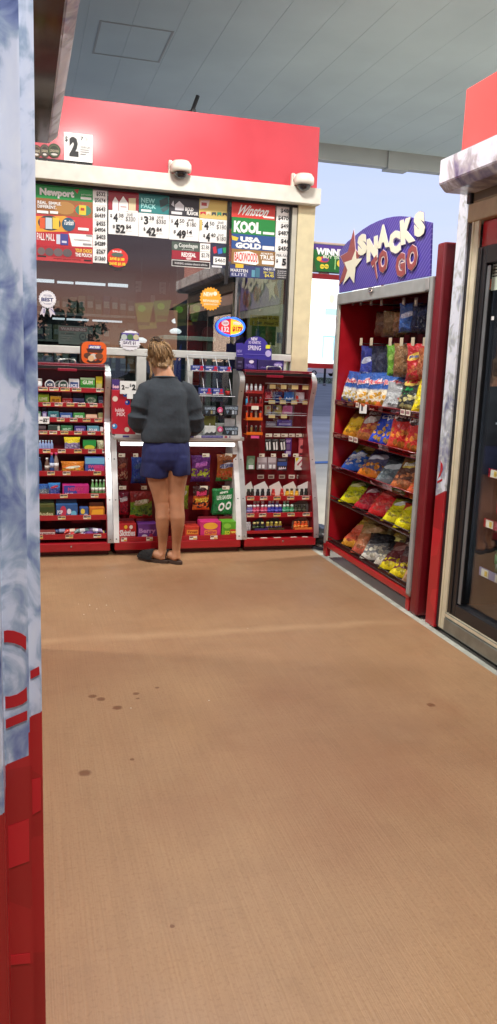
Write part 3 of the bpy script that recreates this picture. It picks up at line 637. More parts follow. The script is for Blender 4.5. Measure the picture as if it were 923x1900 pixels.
for k, (x0, y0, x1, y1, l) in enumerate(((238, 521, 262, 541, 'wide pale notice pinned on the kiosk back wall'), (296, 524, 308, 546, 'narrow pale notice pinned on the kiosk back wall'), (314, 526, 332, 540, 'small square pale notice on the kiosk back wall'), (280, 548, 288, 566, 'tall slim pale notice on the kiosk back wall'))):
    b = MB(); b.rect(BW, BW.rect(x0, y0, x1, y1), 0, .004, pr(176, 168, 166)); r = BW.rect(x0, y0, x1, y1)
    for q in range(3): b.rect(BW, (r[0]+.02, r[3]-.05-q*.04, r[2]-.03, r[3]-.035-q*.04), .004, .005, pr(120, 110, 112))
    solo(b, 'wall_notice', l, 'notice')
f = Face('Y', 7.25); r = f.rect(302, 624, 398, 632); b = MB(); b.box(r[0], r[2], 7.2, 7.5, r[1], r[3], mat((176, 196, 186), .4, var=.05), .004); b.box(r[0]+.02, r[0]+.06, 7.25, 7.45, .9, r[1], GREYP); b.box(r[2]-.06, r[2]-.02, 7.25, 7.45, .9, r[1], GREYP); solo(b, 'inner_shelf', 'pale green low shelf standing behind the kiosk glass', 'shelf')
t2 = thing('office_chair', 'maroon office chair back behind the kiosk glass', 'chair', (1.75, 7.55, 0)); f = Face('Y', 7.55); r = f.rect(376, 606, 396, 640)
b = MB(); b.slab(f, rr_poly(r[0], r[1]-.1, r[2], r[3], .06), -.04, .03, mat((92, 36, 44), .6), .012); b.build('backrest', t2)
b = MB(); b.box((r[0]+r[2])/2-.23, (r[0]+r[2])/2+.23, 7.3, 7.7, .95, 1.03, mat((92, 36, 44), .6), .03); b.build('seat', t2)
b = MB(); b.tube([((r[0]+r[2])/2, 7.5, .95), ((r[0]+r[2])/2, 7.5, .3)], .03, STEEL); b.lathe(((r[0]+r[2])/2, 7.5, .02), [(.28, 0), (.28, .03), (.04, .28)], BLACK, 5); b.build('pedestal', t2)
t2 = thing('till_monitor', 'grey till monitor on the counter inside the kiosk', 'monitor', (.8, 7.0, .9)); f = Face('Y', 7.0); r = f.rect(205, 608, 236, 640)
b = MB(); b.slab(f, rr_poly(r[0], r[1], r[2], r[3], .015), -.03, 0, mat((66, 76, 76), .4), .004); b.build('screen_case', t2); b = MB(); b.box((r[0]+r[2])/2-.02, (r[0]+r[2])/2+.02, 7.03, 7.06, .9, r[1]+.05, BLACK); b.box((r[0]+r[2])/2-.1, (r[0]+r[2])/2+.1, 6.98, 7.14, .9, .915, BLACK, .004); b.build('stand', t2)
d = bpy.data.lights.new('kiosk_lamp', 'AREA'); d.shape = 'RECTANGLE'; d.size = 1.2; d.size_y = .2; d.energy = LPK; d.color = (.86, 1, .96)
o = bpy.data.objects.new('kiosk_lamp', d); COL.objects.link(o); o.location = (.9, 6.85, 2.78)
b = MB(); b.box(.3, 1.5, 6.75, 6.95, 2.785, 2.799, WHITE); solo_i(b, 'ceiling_light', 'long flat ceiling light inside the kiosk', 'light')

# ------------------------------------------------------------------ security cameras on the fascia
def dome_cam(px, py, label):
    p = at(px, py, 'Y', 6.40); t = thing('dome_camera', label, 'camera', p, None); t.location = p
    wm = mat((226, 220, 206), .35, var=.03)
    b = MB(); b.box(p.x-.055, p.x-.03, 6.36, 6.398, p.z-.05, p.z+.07, wm, .006); b.box(p.x-.05, p.x+.02, 6.33, 6.37, p.z+.01, p.z+.06, wm, .015); b.build('bracket', t)
    c = (p.x+.03, 6.31, p.z+.0)
    b = MB(); b.lathe(c, [(.03, .062), (.06, .055), (.078, .03), (.08, .0), (.076, -.02), (.06, -.024)], wm, 24); b.build('housing', t)
    b = MB(); b.lathe(c, [(.056, -.024), (.053, -.04), (.04, -.058), (.02, -.068), (.003, -.071)], mat((16, 16, 20), .06, var=0, coat=1), 20); b.build('lens_dome', t)
dome_cam(325, 318, 'white dome security camera in the middle of the red fascia')
dome_cam(551, 341, 'white dome security camera at the red fascia end above the pillar')
# ------------------------------------------------------------------ printed matter
def put_print(b, f, elems, w):
    for k, e in enumerate(elems):
        ww = w+.0006*(k+1)
        if e[0] == 'r': b.sheet(f, [(lambda r: (r[0], r[1]))(f.rect(*e[1:5])), (lambda r: (r[2], r[1]))(f.rect(*e[1:5])), (lambda r: (r[2], r[3]))(f.rect(*e[1:5])), (lambda r: (r[0], r[3]))(f.rect(*e[1:5]))], ww, pr(*e[5]))
        elif e[0] == 'e': b.ell(f, f.rect(*e[1:5]), ww, pr(*e[5]))
        elif e[0] == 'b': b.burst(f, f.rect(*e[1:5]), ww, pr(*e[5]), *(e[6:] or (14, .85)))
        elif e[0] == 'p': b.sheet(f, [f.px(*q) for q in e[1]], ww, pr(*e[2]))
        elif e[0] == 't': b.text(f, e[5], f.rect(*e[1:5]), ww, pr(*e[6]), bold=(e[7] if len(e) > 7 else .02), shear=(e[8] if len(e) > 8 else 0))
def panel(parent, name, f, px, col, elems=(), w=.0, th=.003, extra=None):
    b = MB(); b.rect(f, f.rect(*px), w, w+th, pr(*col)); put_print(b, f, elems, w+th)
    return b.build(name, parent)
W_, K_, GY = (238, 238, 234), (30, 30, 32), (150, 150, 150)
def board(name, label, cat, f, px):
    r = f.rect(*px); return thing(name, label, cat, f.p((r[0]+r[2])/2, r[1], .003))

t = board('price_board', 'tall tobacco price board with green top panel and white price strip on kiosk glass', 'price board', KW, (66, 346, 199, 488))
panel(t, 'brand_panel', KW, (66, 346, 172.5, 371), (22, 150, 70), [('t', 74, 351, 138, 368, 'Newport', W_, .06), ('r', 150, 366, 170, 370.5, W_), ('p', [(138, 352), (147, 351), (144, 360)], (190, 50, 40)), ('t', 151, 360, 170, 364, 'gold menthol', (190, 220, 190), .01)])
panel(t, 'brand_panel', KW, (66, 371.2, 172.5, 400.5), (150, 96, 46), [('e', 100, 374, 140, 398, (176, 128, 66)), ('b', 136, 377, 172, 404, (200, 70, 50), 14, .8), ('e', 140, 380, 170, 401, (60, 130, 100)), ('r', 147, 381, 160, 399, (226, 196, 50)), ('r', 150, 386, 157, 391, (180, 60, 40)), ('t', 70, 374, 114, 380, 'REAL. SIMPLE.', W_, .03), ('t', 70, 381, 105, 387, 'DIFFERENT.', W_, .03), ('r', 69, 391, 90, 396, W_), ('r', 93, 392, 108, 397, W_)])
panel(t, 'brand_panel', KW, (66, 400.7, 172.5, 430), (196, 52, 56), [('p', [(66, 401), (120, 401), (140, 410), (125, 430), (66, 430)], (226, 160, 50)), ('e', 71, 400, 113, 428, (52, 60, 66)), ('r', 74, 404, 84, 424, (216, 90, 46)), ('r', 85, 404, 97, 425, (190, 206, 214)), ('r', 98, 404, 110, 425, (226, 190, 60)), ('e', 115, 404, 140, 429, (36, 84, 110)), ('t', 118, 409, 138, 418, 'Turkish', W_, .02, .1), ('r', 145, 423, 165, 428, W_)])
panel(t, 'brand_panel', KW, (66, 430.2, 172.5, 459), (184, 36, 48), [('p', [(128, 433), (172, 436), (172, 459), (134, 457)], W_), ('t', 69, 433, 102, 446, 'PALL MALL', W_, .01), ('r', 105, 435, 112, 453, (200, 204, 220)), ('r', 112.5, 434, 127, 455, (64, 66, 140)), ('r', 115, 447, 124, 451, (200, 204, 220)), ('r', 160, 436, 171, 439, GY), ('r', 154, 452, 170, 455, GY), ('r', 138, 444, 168, 446, (206, 206, 206))])
panel(t, 'brand_panel', KW, (66, 459.2, 172.5, 478), (170, 34, 46), [('e', 70+0, 459, 84, 473, (110, 96, 96)), ('e', 84, 460, 100, 475, (96, 84, 86)), ('e', 100, 461, 117, 476, (104, 92, 94)), ('e', 117, 462, 134, 477, (92, 82, 84)), ('t', 140, 462, 171, 469, 'YOUR CHOICE', (240, 206, 80), .03), ('t', 140, 470, 171, 477, 'THE POUCH', W_, .03)])
panel(t, 'notice_strip', KW, (66, 478.2, 172.5, 486), (190, 60, 64), [('r', 70, 474, 86, 477, K_), ('t', 100, 479, 150, 483, 'surgeon general warning', (90, 20, 24), .01), ('r', 156, 482, 170, 485, K_)])
pe = []
for s_, y in zip(('$532', '$5674', '$643', '$6439', '$455', '$4904', '$403', '$4289', '$267', '$1360'), (360.5, 372.5, 388.5, 400.5, 415.5, 427, 440.5, 452.5, 467.5, 480)):
    pe.append(('t', (179 if len(s_) < 5 else 176), y-4.4, 196, y+4.6, s_, K_, .03))
for y in (381, 408, 433.5, 460): pe.append(('r', 174, y, 198, y+.7, (190, 190, 186)))
panel(t, 'price_strip', KW, (172.7, 353, 199, 488), W_, pe)

for (x0, x1, ym, l, colr, deco, a, bq, c, d2, sv) in [
    (201.5, 257.6, 356, 'white price card under three small house shaped packs on red, kiosk glass', (150, 26, 44), [('p', [(209, 391), (209, 374), (214, 365), (220, 374), (220, 391)], W_), ('p', [(221, 392), (221, 376), (229, 364), (238, 377), (238, 392)], W_), ('p', [(239, 391), (239, 368), (252, 368), (252, 391)], (214, 200, 160)), ('r', 224, 383, 235, 385, (190, 150, 150)), ('r', 238, 391, 256, 394, W_)], '4', '38', '52', '84', '330'),
    (258.2, 313.8, 361, 'white price card under a teal new pack picture on kiosk glass', (28, 124, 124), [('t', 262, 368, 288, 377, 'NEW', (150, 214, 210), .03), ('t', 262, 378, 290, 387, 'PACK', (150, 214, 210), .03), ('p', [(296, 372), (311, 366), (313, 378), (298, 386)], (40, 66, 70)), ('p', [(298, 388), (312, 381), (313, 388), (303, 394)], (60, 90, 92)), ('r', 262, 389, 281, 393, W_)], '3', '38', '42', '84', '330'),
    (314.4, 369.4, 366, 'white price card under black bold flavor picture on kiosk glass', (44, 44, 52), [('p', [(318, 380), (322, 372), (324, 384)], (200, 200, 206)), ('p', [(325, 390), (325, 380), (333, 373), (342, 382), (341, 391)], (206, 206, 210)), ('t', 344, 385, 359, 392, 'BOLD', W_, .03), ('t', 347, 393, 368, 400, 'FLAVOR', W_, .03), ('r', 318, 393, 338, 398, (220, 220, 220))], '4', '50', '49', '14', '180'),
    (370, 424.6, 371, 'white double price card under gold strip with small flags on kiosk glass', (206, 182, 104), [('p', [(371, 388), (372, 372), (390, 371), (386, 386)], (222, 214, 206)), ('r', 374, 376, 384, 382, (170, 70, 70)), ('p', [(372, 393), (382, 393), (382, 399), (377, 395), (372, 399)], (190, 40, 60)), ('p', [(383, 393), (391, 393), (391, 400), (387, 396), (383, 400)], (226, 210, 176)), ('p', [(393, 394), (401, 394), (401, 401), (397, 397), (393, 401)], (60, 70, 76)), ('p', [(403, 394), (411, 394), (411, 402), (407, 398), (403, 402)], (40, 130, 96)), ('p', [(413, 395), (421, 395), (421, 402), (417, 398), (413, 402)], (34, 34, 40))], '4', '50', '4', '40', '180')]:
    t = board('price_card', l, 'price card', KW, (x0, ym, x1, ym+80)); dx = x0
    panel(t, 'picture_panel', KW, (x0, ym, x1, ym+35.5), colr, deco)
    y = ym+36
    last = len(d2) and c == '4'
    e = [('t', dx+3, y+5, dx+7, y+12, '$', K_, .02), ('t', dx+9, y+4, dx+17.5, y+20, a, K_, .05), ('t', dx+19, y+4.5, dx+28, y+12, bq, K_, .02), ('t', dx+19, y+14, dx+27, y+16, 'per pack', GY, .01),
         ('t', dx+34, y+4, dx+45, y+9, 'SAVE', (90, 90, 90), .01), ('t', dx+32, y+10.5, dx+50, y+20, '$'+sv, (70, 70, 70), .005)]
    if last:
        e += [('t', dx+7, y+27, dx+11, y+34, '$', K_, .02), ('t', dx+12, y+25, dx+20, y+41, c, K_, .05), ('t', dx+21, y+26, dx+30, y+33, d2, K_, .02), ('t', dx+34, y+27, dx+45, y+31, 'SAVE', (90, 90, 90), .01), ('t', dx+32, y+32, dx+49, y+41, '$180', (70, 70, 70), .005), ('r', x0+.5, y+1, x0+5, y+20, (206, 182, 104))]
    else:
        e += [('t', dx+8, y+25, dx+12, y+32, '$', K_, .02), ('t', dx+13.5, y+25, dx+31, y+41, c, K_, .05), ('t', dx+32.5, y+25, dx+42, y+33, d2, K_, .02), ('t', dx+32, y+36, dx+44, y+38.5, 'per carton', GY, .01)]
    panel(t, 'price_panel', KW, (x0, ym+36, x1, ym+80), W_, e)

t = board('price_card', 'small grey-green and red snuff price card with black warning strip on kiosk glass', 'price card', KW, (319, 450, 390, 496))
panel(t, 'brand_panel', KW, (319, 449.5, 371, 465.5), (70, 84, 76), [('e', 323, 453, 330, 462, (170, 176, 170)), ('t', 332, 452, 367, 462, 'Copenhagen', (214, 218, 212), .02), ('t', 338, 462, 360, 465, 'pouches', (190, 196, 190), .01)])
panel(t, 'brand_panel', KW, (319, 466, 371, 482), (150, 28, 48), [('t', 337, 469, 364, 477, 'REDSEAL', W_, .03), ('p', [(345, 478), (356, 478), (354, 482), (347, 482)], (220, 190, 190))])
panel(t, 'price_panel', KW, (371.4, 452, 390, 483), W_, [('t', 374, 455, 388.5, 464, '$2.88', K_, .01), ('r', 372, 467, 390, 467.7, GY), ('t', 374, 470, 388.5, 479, '$2.78', K_, .01)])
panel(t, 'notice_strip', KW, (319, 484, 390, 496), W_, [('r', 319.8, 485, 389.2, 495, (40, 36, 38)), ('t', 324, 488, 385, 492, 'WARNING: smokeless tobacco is addictive', (206, 206, 206), .01)])
t = board('price_card', 'dark blue price card with red and green packs above a white $4.60 box', 'price card', KW, (391, 452, 425, 496))
panel(t, 'picture_panel', KW, (391, 451, 425, 497.5), (38, 42, 66), [('p', [(395, 459), (401, 457), (403, 469), (397, 471)], (190, 36, 60)), ('p', [(404, 462), (412, 460), (413, 470), (405, 472)], (50, 110, 190)), ('p', [(413, 460), (423, 459), (422, 469), (415, 470)], (30, 150, 90)), ('r', 396, 477, 421, 491, W_), ('t', 398.5, 479.5, 418, 488, '$460', K_, .01), ('r', 393, 493, 412, 496.5, (214, 216, 220))])

t = board('price_board', 'tobacco price board topped by a red panel at the pillar end of kiosk glass', 'price board', KW, (430, 378, 546, 519))
panel(t, 'brand_panel', KW, (430, 378, 511, 405.5), (206, 58, 52), [('t', 437, 382, 504, 401, 'Winston', W_, .03, .15), ('r', 489, 402, 509, 405.3, W_)])
panel(t, 'brand_panel', KW, (430, 405.8, 511, 436), (26, 128, 56), [('t', 434, 411, 485, 433, 'KOOL', W_, .06), ('r', 488, 431, 509, 435.5, W_)])
panel(t, 'brand_panel', KW, (430, 436.3, 511, 464), (40, 78, 140), [('p', [(430, 437), (443, 441), (440, 447), (431, 445)], (216, 190, 60)), ('t', 446, 440, 484, 450, 'USA', W_, .07), ('t', 437, 451, 485, 462, 'GOLD', W_, .07), ('r', 487, 457, 509, 464, W_)])
panel(t, 'brand_panel', KW, (430, 464.3, 511, 492), (150, 112, 60), [('p', [(435, 468), (462, 466), (478, 472), (480, 489), (474, 492), (434, 486)], W_), ('t', 435.5, 469, 478, 486, 'BACKWOODS', (204, 70, 56), .03), ('t', 484, 469, 506, 473, 'ALWAYS', W_, .02), ('t', 482, 474, 508, 482, 'TRUE', W_, .03), ('r', 486, 484, 508, 491, W_)])
panel(t, 'brand_panel', KW, (427, 494, 511, 516), (52, 60, 110), [('r', 437, 490, 452, 497, (226, 186, 50)), ('t', 428, 499, 460, 505, 'MARSTEN', W_, .01), ('t', 430, 507, 458, 512, 'ELITE', (200, 204, 220), .01), ('r', 467, 501, 473, 514, (90, 150, 170)), ('r', 474, 497, 482, 515, (60, 110, 130)), ('t', 489, 497, 510, 503, 'Only $1.18', W_, .02), ('t', 489, 504, 508, 508, '50+ TAX', (226, 214, 80), .02), ('t', 491, 509, 508, 515, '$4.45', (226, 214, 80), .02)])
pe = []
for s_, y in zip(('$480', '$4704', '$497', '$4874', '$461', '$4505'), (392, 405.5, 420.5, 433.5, 448.5, 462)):
    pe.append(('t', (521 if len(s_) < 5 else 516), y-4.6, 540, y+4.6, s_, K_, .03))
pe += [('t', 513, 472, 540, 477, 'PER PACK', (90, 90, 90), .01), ('t', 512, 481, 516, 488, '$', K_, .02), ('t', 523, 480, 531, 493, '5', K_, .05), ('t', 532, 479.5, 540, 487, '27', K_, .015)]
for y in (413, 441, 469): pe.append(('r', 512, y, 545, y+.6, (196, 196, 190)))
panel(t, 'price_strip', KW, (511.3, 384, 546, 498.5), W_, pe)
panel(t, 'notice_panel', KW, (511.5, 499, 539, 519), (40, 40, 44), [('r', 513, 500.2, 537.6, 517.8, (70, 70, 74))]+[('t', 515, 502+k*4, 536, 504.6+k*4, s_, (226, 226, 226), .01) for k, s_ in enumerate(('we card under 27', 'photo ID needed', 'minors prohibited', 'valid ID only'))])

# stickers on the glass
t = board('rosette_sticker', 'white rosette sticker with two ribbon tails on the kiosk glass', 'sticker', KW, (72, 539, 105, 590))
b = MB(); b.burst(KW, KW.rect(72, 538.5, 105, 572), .003, pr(214, 214, 220), 20, .92, .001); put_print(b, KW, [('e', 75.5, 542, 101.5, 568.5, (232, 232, 234)), ('e', 78, 544.5, 99, 566, (206, 206, 214)), ('e', 79, 545.5, 98, 565, (234, 234, 236)), ('r', 74, 552, 103, 560, (234, 234, 236)), ('t', 77, 552.5, 99.5, 559.5, 'BEST', (50, 56, 110), .04), ('t', 81, 547, 96, 550.5, 'VOTED', (110, 114, 150), .01), ('t', 82, 562, 95, 564.5, 'in town', (110, 114, 150), .01)], .003); b.build('medallion', t)
for pts in ([(79, 570), (86, 573), (82, 588), (78.5, 582), (74, 585)], [(91, 573), (98, 570), (103, 585), (97.5, 582.5), (94, 589)]):
    b = MB(); b.slab(KW, [KW.px(*q) for q in pts], .001, .0025, pr(206, 200, 210)); m_ = [((pts[0][0]+pts[1][0])/2-1, 573), ((pts[0][0]+pts[1][0])/2+1, 573), (pts[2][0]+1, pts[3][1]-1), (pts[2][0]-1, pts[3][1]-1)]; b.sheet(KW, [KW.px(*q) for q in m_], .003, pr(110, 110, 160)); b.build('ribbon', t)
b = MB(); b.ell(KW, KW.rect(201, 481, 235, 499), .0025, pr(40, 34, 36), .001); b.burst(KW, KW.rect(206, 486, 230, 503), .003, pr(36, 32, 34), 14, .8, .001); b.ell(KW, KW.rect(199.5, 461, 238, 496), .0045, pr(206, 44, 40), .001)
put_print(b, KW, [('t', 209, 465, 226, 468.5, 'SALE', W_, .03), ('e', 207, 469, 229, 477, (80, 96, 84)), ('t', 204, 478, 231, 484, 'SAVE $1.00', (240, 214, 60), .04), ('t', 203, 487, 233, 493, 'SAVE $1.05', (240, 214, 60), .04)], .0045)
solo(b, 'sale_sticker', 'round red sale sticker with yellow lettering over a black fringe on kiosk glass', 'sticker')
NG = pr(112, 122, 116, r=.6)
b = MB(); b.rect(KW, KW.rect(109, 605, 163, 639), -.006, -.004, NG); put_print(b, KW, [('r', 110.5, 607, 161.5, 614.5, (120, 92, 92)), ('t', 113, 608, 159, 613.5, 'WARNING', (180, 170, 168), .03), ('e', 147, 617, 161, 633, (84, 92, 90)), ('e', 149.5, 619.5, 158.5, 630.5, (116, 126, 120)), ('r', 152, 623, 156.5, 627, (84, 92, 90))]+[('r', 113, 618+k*4, 140-k*3, 619.3+k*4, (90, 98, 94)) for k in range(4)], -.004)
solo(b, 'warning_notice', 'faded grey warning notice with a no smoking ring on kiosk glass', 'notice')
SF = Face('Y', YW-.037)
b = MB(); b.burst(SF, SF.rect(221, 622, 262, 651), .003, pr(226, 226, 230), 18, .86, .001); b.rect(SF, SF.rect(226, 618, 258, 632), .0045, .006, pr(92, 74, 150)); b.burst(SF, SF.rect(228, 613, 257, 622), .0045, pr(232, 232, 236), 8, .8, .001)
put_print(b, SF, [('e', 225, 620, 236, 631, (180, 190, 184)), ('e', 236, 620, 247.5, 631, (74, 112, 66)), ('e', 247.5, 620.5, 258, 631, (196, 186, 150)), ('r', 228, 632, 256, 642, (228, 228, 232)), ('t', 229, 633, 252, 640, 'SAVE $1', (70, 56, 90), .03)], .006)
solo(b, 'coupon_sticker', 'white starburst coupon sticker with three round tins on the window sill', 'sticker')
b = MB(); b.burst(KW, KW.rect(370, 532, 412, 577), .003, pr(238, 162, 40), 22, .86, .001); put_print(b, KW, [('t', 378, 542, 396, 550, 'NEW', (250, 232, 206), .05), ('e', 396, 541, 403, 549, (250, 232, 206)), ('t', 377, 556, 406, 561, 'REWARDS', (250, 226, 190), .04), ('t', 378, 563, 404, 567.5, 'JOIN NOW', (250, 226, 190), .03)], .003)
solo(b, 'orange_sticker', 'big orange sunburst sticker on the dark middle of kiosk glass', 'sticker')
# lit oval sign
t = board('oval_sign', 'lit oval price sign with glowing blue rim, half red half yellow', 'sign', KW, (399, 588, 456, 625))
f = Face('Y', YW-.012); r = f.rect(400.5, 588.5, 455, 624); u0, v0, u1, v1 = r; cu, cv, a_, b_ = (u0+u1)/2, (v0+v1)/2, (u1-u0)/2, (v1-v0)/2
b = MB(); b.tube([f.p(cu+a_*.93*math.cos(i*.2094), cv+b_*.93*math.sin(i*.2094), .012) for i in range(30)], .008, mat((40, 96, 235), .4, var=0, emit=2.2), 8, closed=True); b.build('blue_rim', t)
L1 = mat((208, 40, 44), .4, var=0, emit=.5); L2 = mat((240, 196, 50), .4, var=0, emit=.55)
def half(s_): return [(cu+a_*.9*math.cos(k), cv+b_*.9*math.sin(k)) for k in [math.pi/2*s_+math.pi*i/16*(1) for i in range(17)]]
b = MB(); b.slab(f, half(1), .002, .008, L1); b.slab(f, half(-1), .002, .008, L2)
put_print(b, f, [('e', 411, 594, 425, 605, (240, 232, 232)), ('t', 413, 597, 423, 602, 'CASH', (200, 60, 60), .02), ('t', 411, 606, 425, 616, '132', (250, 236, 236), .04), ('t', 433, 597, 447, 603, 'MEGA', (250, 250, 244), .04), ('t', 431, 606, 449, 616, '$173', (200, 40, 40), .05)], .008); b.build('face_panel', t)
IFc = Face('Y', YW+.03)
b = MB(); b.rect(IFc, IFc.rect(464, 585, 518, 605), 0, .002, pr(176, 160, 56)); b.rect(IFc, IFc.rect(467, 605, 512, 640), 0, .002, pr(66, 108, 54)); put_print(b, IFc, [('t', 467, 588, 515, 593, 'Any Scratch & Win', (50, 52, 30), .03), ('t', 468, 596, 486, 603, '$1,000', (60, 90, 60), .03), ('t', 490, 597, 516, 603, 'Winner! 73', (60, 56, 30), .02), ('e', 473, 612, 485, 632, (52, 86, 66)), ('e', 492, 614, 506, 634, (80, 96, 46)), ('e', 482, 618, 492, 630, (110, 140, 80))], .002)
solo(b, 'raffle_poster', 'yellow over green raffle poster behind the kiosk glass beside the pillar', 'poster')
b = MB(); b.rect(IFc, IFc.rect(514, 617, 533, 637), 0, .002, pr(150, 168, 176)); put_print(b, IFc, [('r', 516, 621+k*3, 531, 622+k*3, (110, 124, 130)) for k in range(4)], .002); solo(b, 'paper_note', 'small pale paper note behind glass beside the raffle poster', 'note')

# fascia price sign with tins
FA2 = Face('Y', 6.398)
t = board('fascia_price_sign', 'white $2 price sign with round tins and black warning strip on red fascia', 'price sign', FA2, (62, 247, 172, 312))
panel(t, 'price_panel', FA2, (119, 248, 172, 302), W_, [('t', 121, 253, 126, 264, '$', K_, .03), ('t', 129, 254, 146, 291, '2', K_, .07), ('t', 149.5, 254, 155, 261, '7', K_, .02), ('t', 149.5, 272, 168, 276, 'YOUR CAN', (120, 120, 118), .01), ('r', 149.5, 278, 165, 279.3, GY), ('r', 149.5, 282, 166, 283.3, GY), ('r', 149.5, 286, 160, 287.3, GY), ('t', 158, 254, 163, 261, '5', (200, 200, 196), .0)], .001)
panel(t, 'warning_strip', FA2, (40, 296, 172, 311), (34, 32, 34), [('t', 62, 300.5, 164, 308.5, 'This product can cause mouth cancer.', (236, 236, 232), .02)], .001)
for k, (x0, x1) in enumerate(((58, 78), (74, 93), (89, 113))):
    b = MB(); b.ell(FA2, FA2.rect(x0, 269-k*1.2, x1, 293), .004+.002*k, pr(*((78, 66, 50), (70, 64, 56), (58, 66, 46))[k]), .001); r_ = (x0+2, 271-k, x1-2, 291); put_print(b, FA2, [('e', *r_, ((110, 84, 60), (92, 84, 70), (82, 92, 60))[k]), ('e', x0+4, 273-k, x1-4, 289, ((66, 50, 40), (60, 52, 48), (46, 54, 38))[k]), ('t', x0+4, 278, x1-4, 283, 'LONGHORN'[:6+k], (190, 180, 150), .02), ('e', x0+6, 285, x1-6, 289, (214, 208, 200))], .004+.002*k); b.build('tin_picture', t)

# lightbox and lottery topper at the kiosk's open side
t = thing('lightbox_sign', 'glowing white lightbox sign in a red frame beside the kiosk pillar', 'lightbox', (2.65, 6.56, 1.49))
LB = Face('Y', 6.52); r = LB.rect(574, 515, 622, 677); u0, v0, v1 = 2.335, r[1], r[3]; u1 = 2.98
b = MB(); 
for q in ((u0-.014, v0-.03, u1+.02, v0+.012), (u0-.008, v1-.012, u1+.02, v1+.03), (u0-.014, v0+.0125, u0-.002, v1-.0125), (u1, v0+.0125, u1+.02, v1-.0125)): b.rect(LB, q, -.12, .012, REDD, .004)
b.build('frame', t)
LBM = bpy.data.materials.new('lightbox_face'); LBM.use_nodes = True; nt = LBM.node_tree
bs = nt.nodes['Principled BSDF']; bs.inputs['Base Color'].default_value = (.9, .92, .95, 1); bs.inputs['Emission Color'].default_value = (.94, .97, 1, 1); bs.inputs['Emission Strength'].default_value = 1.25
b = MB(); b.rect(LB, (u0-.001, v0+.0125, u1-.001, v1-.0125), -.1, 0, LBM); b.build('lit_face', t)
def lit(rgb): return mat(rgb, .4, var=0, emit=.95)
b = MB(); ux = lambda x: LB.px(x, 600)[0]; vy = lambda y: LB.px(600, y)[1]
def lr(x0, y0, x1, y1, c, w=.001): b.rect(LB, (ux(x0), vy(y1), ux(x1), vy(y0)), w, w+.0008, lit(c))
lr(603, 520, 606, 660, (196, 228, 232)); lr(603, 560, 622, 575, (224, 240, 236)); b.ell(LB, (ux(608), vy(562), ux(619), vy(545)), .002, lit((250, 236, 170))); lr(602, 572, 624, 584, (160, 222, 222), .002); lr(604, 586, 624, 594, (246, 196, 206), .002); b.ell(LB, (ux(605), vy(612), ux(622), vy(594)), .003, lit((240, 244, 255))); lr(600, 622, 623, 626, (150, 196, 226), .002); lr(600, 626, 603, 665, (156, 206, 226), .002); lr(620, 626, 623, 668, (156, 206, 226), .002); lr(603, 634, 620, 640, (196, 224, 240), .002); lr(606, 644, 618, 672, (196, 240, 232), .003)
lr(626, 530, 650, 560, (190, 220, 240)); lr(630, 580, 660, 640, (150, 210, 214), .002)
b.build('drink_picture', t)
b = MB()
for y0, y1 in ((540, 564), (638, 661)):
    q0 = LB.px(566, y1); q1 = LB.px(574, y0); b.rect(LB, (q0[0], q0[1], u0-.0145, q1[1]), -.05, -.01, REDD, .004)
b.build('hinge', t)
b = MB()
for y0, y1 in ((540, 564), (638, 661)):
    for yy in (y0+5, y1-5): c = LB.px(569, yy); b.ell(LB, (c[0]-.006, c[1]-.006, c[0]+.006, c[1]+.006), -.006, STEEL, -.011, 10)
b.build('bolt', t)
t = thing('lottery_sign', 'green and purple lottery ticket sign with tapered sides above the lightbox', 'sign', (2.62, 6.54, 2.28))
f = Face('Y', 6.5); A_ = [f.px(577, 452), f.px(588, 503)]; zt_, zb_ = A_[0][1]+.003, A_[1][1]
q = [(A_[0][0], zt_), (3.02, zt_), (2.97, zb_), (A_[1][0], zb_)]
b = MB(); b.slab(f, q, -.1, 0, mat((34, 108, 52), .3, var=.12, scale=6)); b.build('panel', t)
b = MB(); b.slab(f, [(q[0][0]+.002, zt_-.002), (3.015, zt_-.002), (3.005, zt_-.045), (q[0][0]+.012, zt_-.045)], .0006, .0012, pr(76, 46, 140)); b.build('purple_band', t)
b = MB(); b.text(f, 'WINNERS', (f.px(587, 457)[0], f.px(587, 472)[1], f.px(652, 460)[0], f.px(587, 459)[1]), .003, pr(240, 240, 246), .06); b.text(f, 'BUY TICKETS HERE', (f.px(600, 473)[0], f.px(600, 479)[1], f.px(676, 473)[0], f.px(600, 473)[1]), .003, pr(206, 226, 200), .04); b.build('lettering', t)
b = MB(); put_print(b, f, [('e', 590, 476, 611, 487, (206, 60, 70)), ('e', 588, 476, 597, 484, (226, 186, 50)), ('e', 597, 479, 610, 485, (90, 60, 140)), ('e', 594, 490, 602, 499, (230, 214, 60)), ('e', 602, 490, 610, 499, (230, 214, 60)), ('t', 595, 493, 601, 496, 'CASH', K_, .01), ('t', 603, 493, 609, 496, 'PICK', K_, .01), ('r', 621, 477, 623, 500, (150, 206, 130)), ('e', 625, 482, 640, 496, (230, 200, 60))], .0006); b.build('ticket_picture', t)
b = MB(); b.box(q[0][0]+.015, 3.02, 6.5, 6.6, zt_+.001, zt_+.018, mat((190, 170, 160), .5), .004); b.build('top_cap', t)
b = MB(); b.box(2.42, 2.5, 6.53, 6.57, r[3]+.031, zb_-.001, mat((214, 214, 220), .4)); b.box(2.8, 2.88, 6.53, 6.57, r[3]+.031, zb_-.001, mat((214, 214, 220), .4)); b.build('bracket', t)
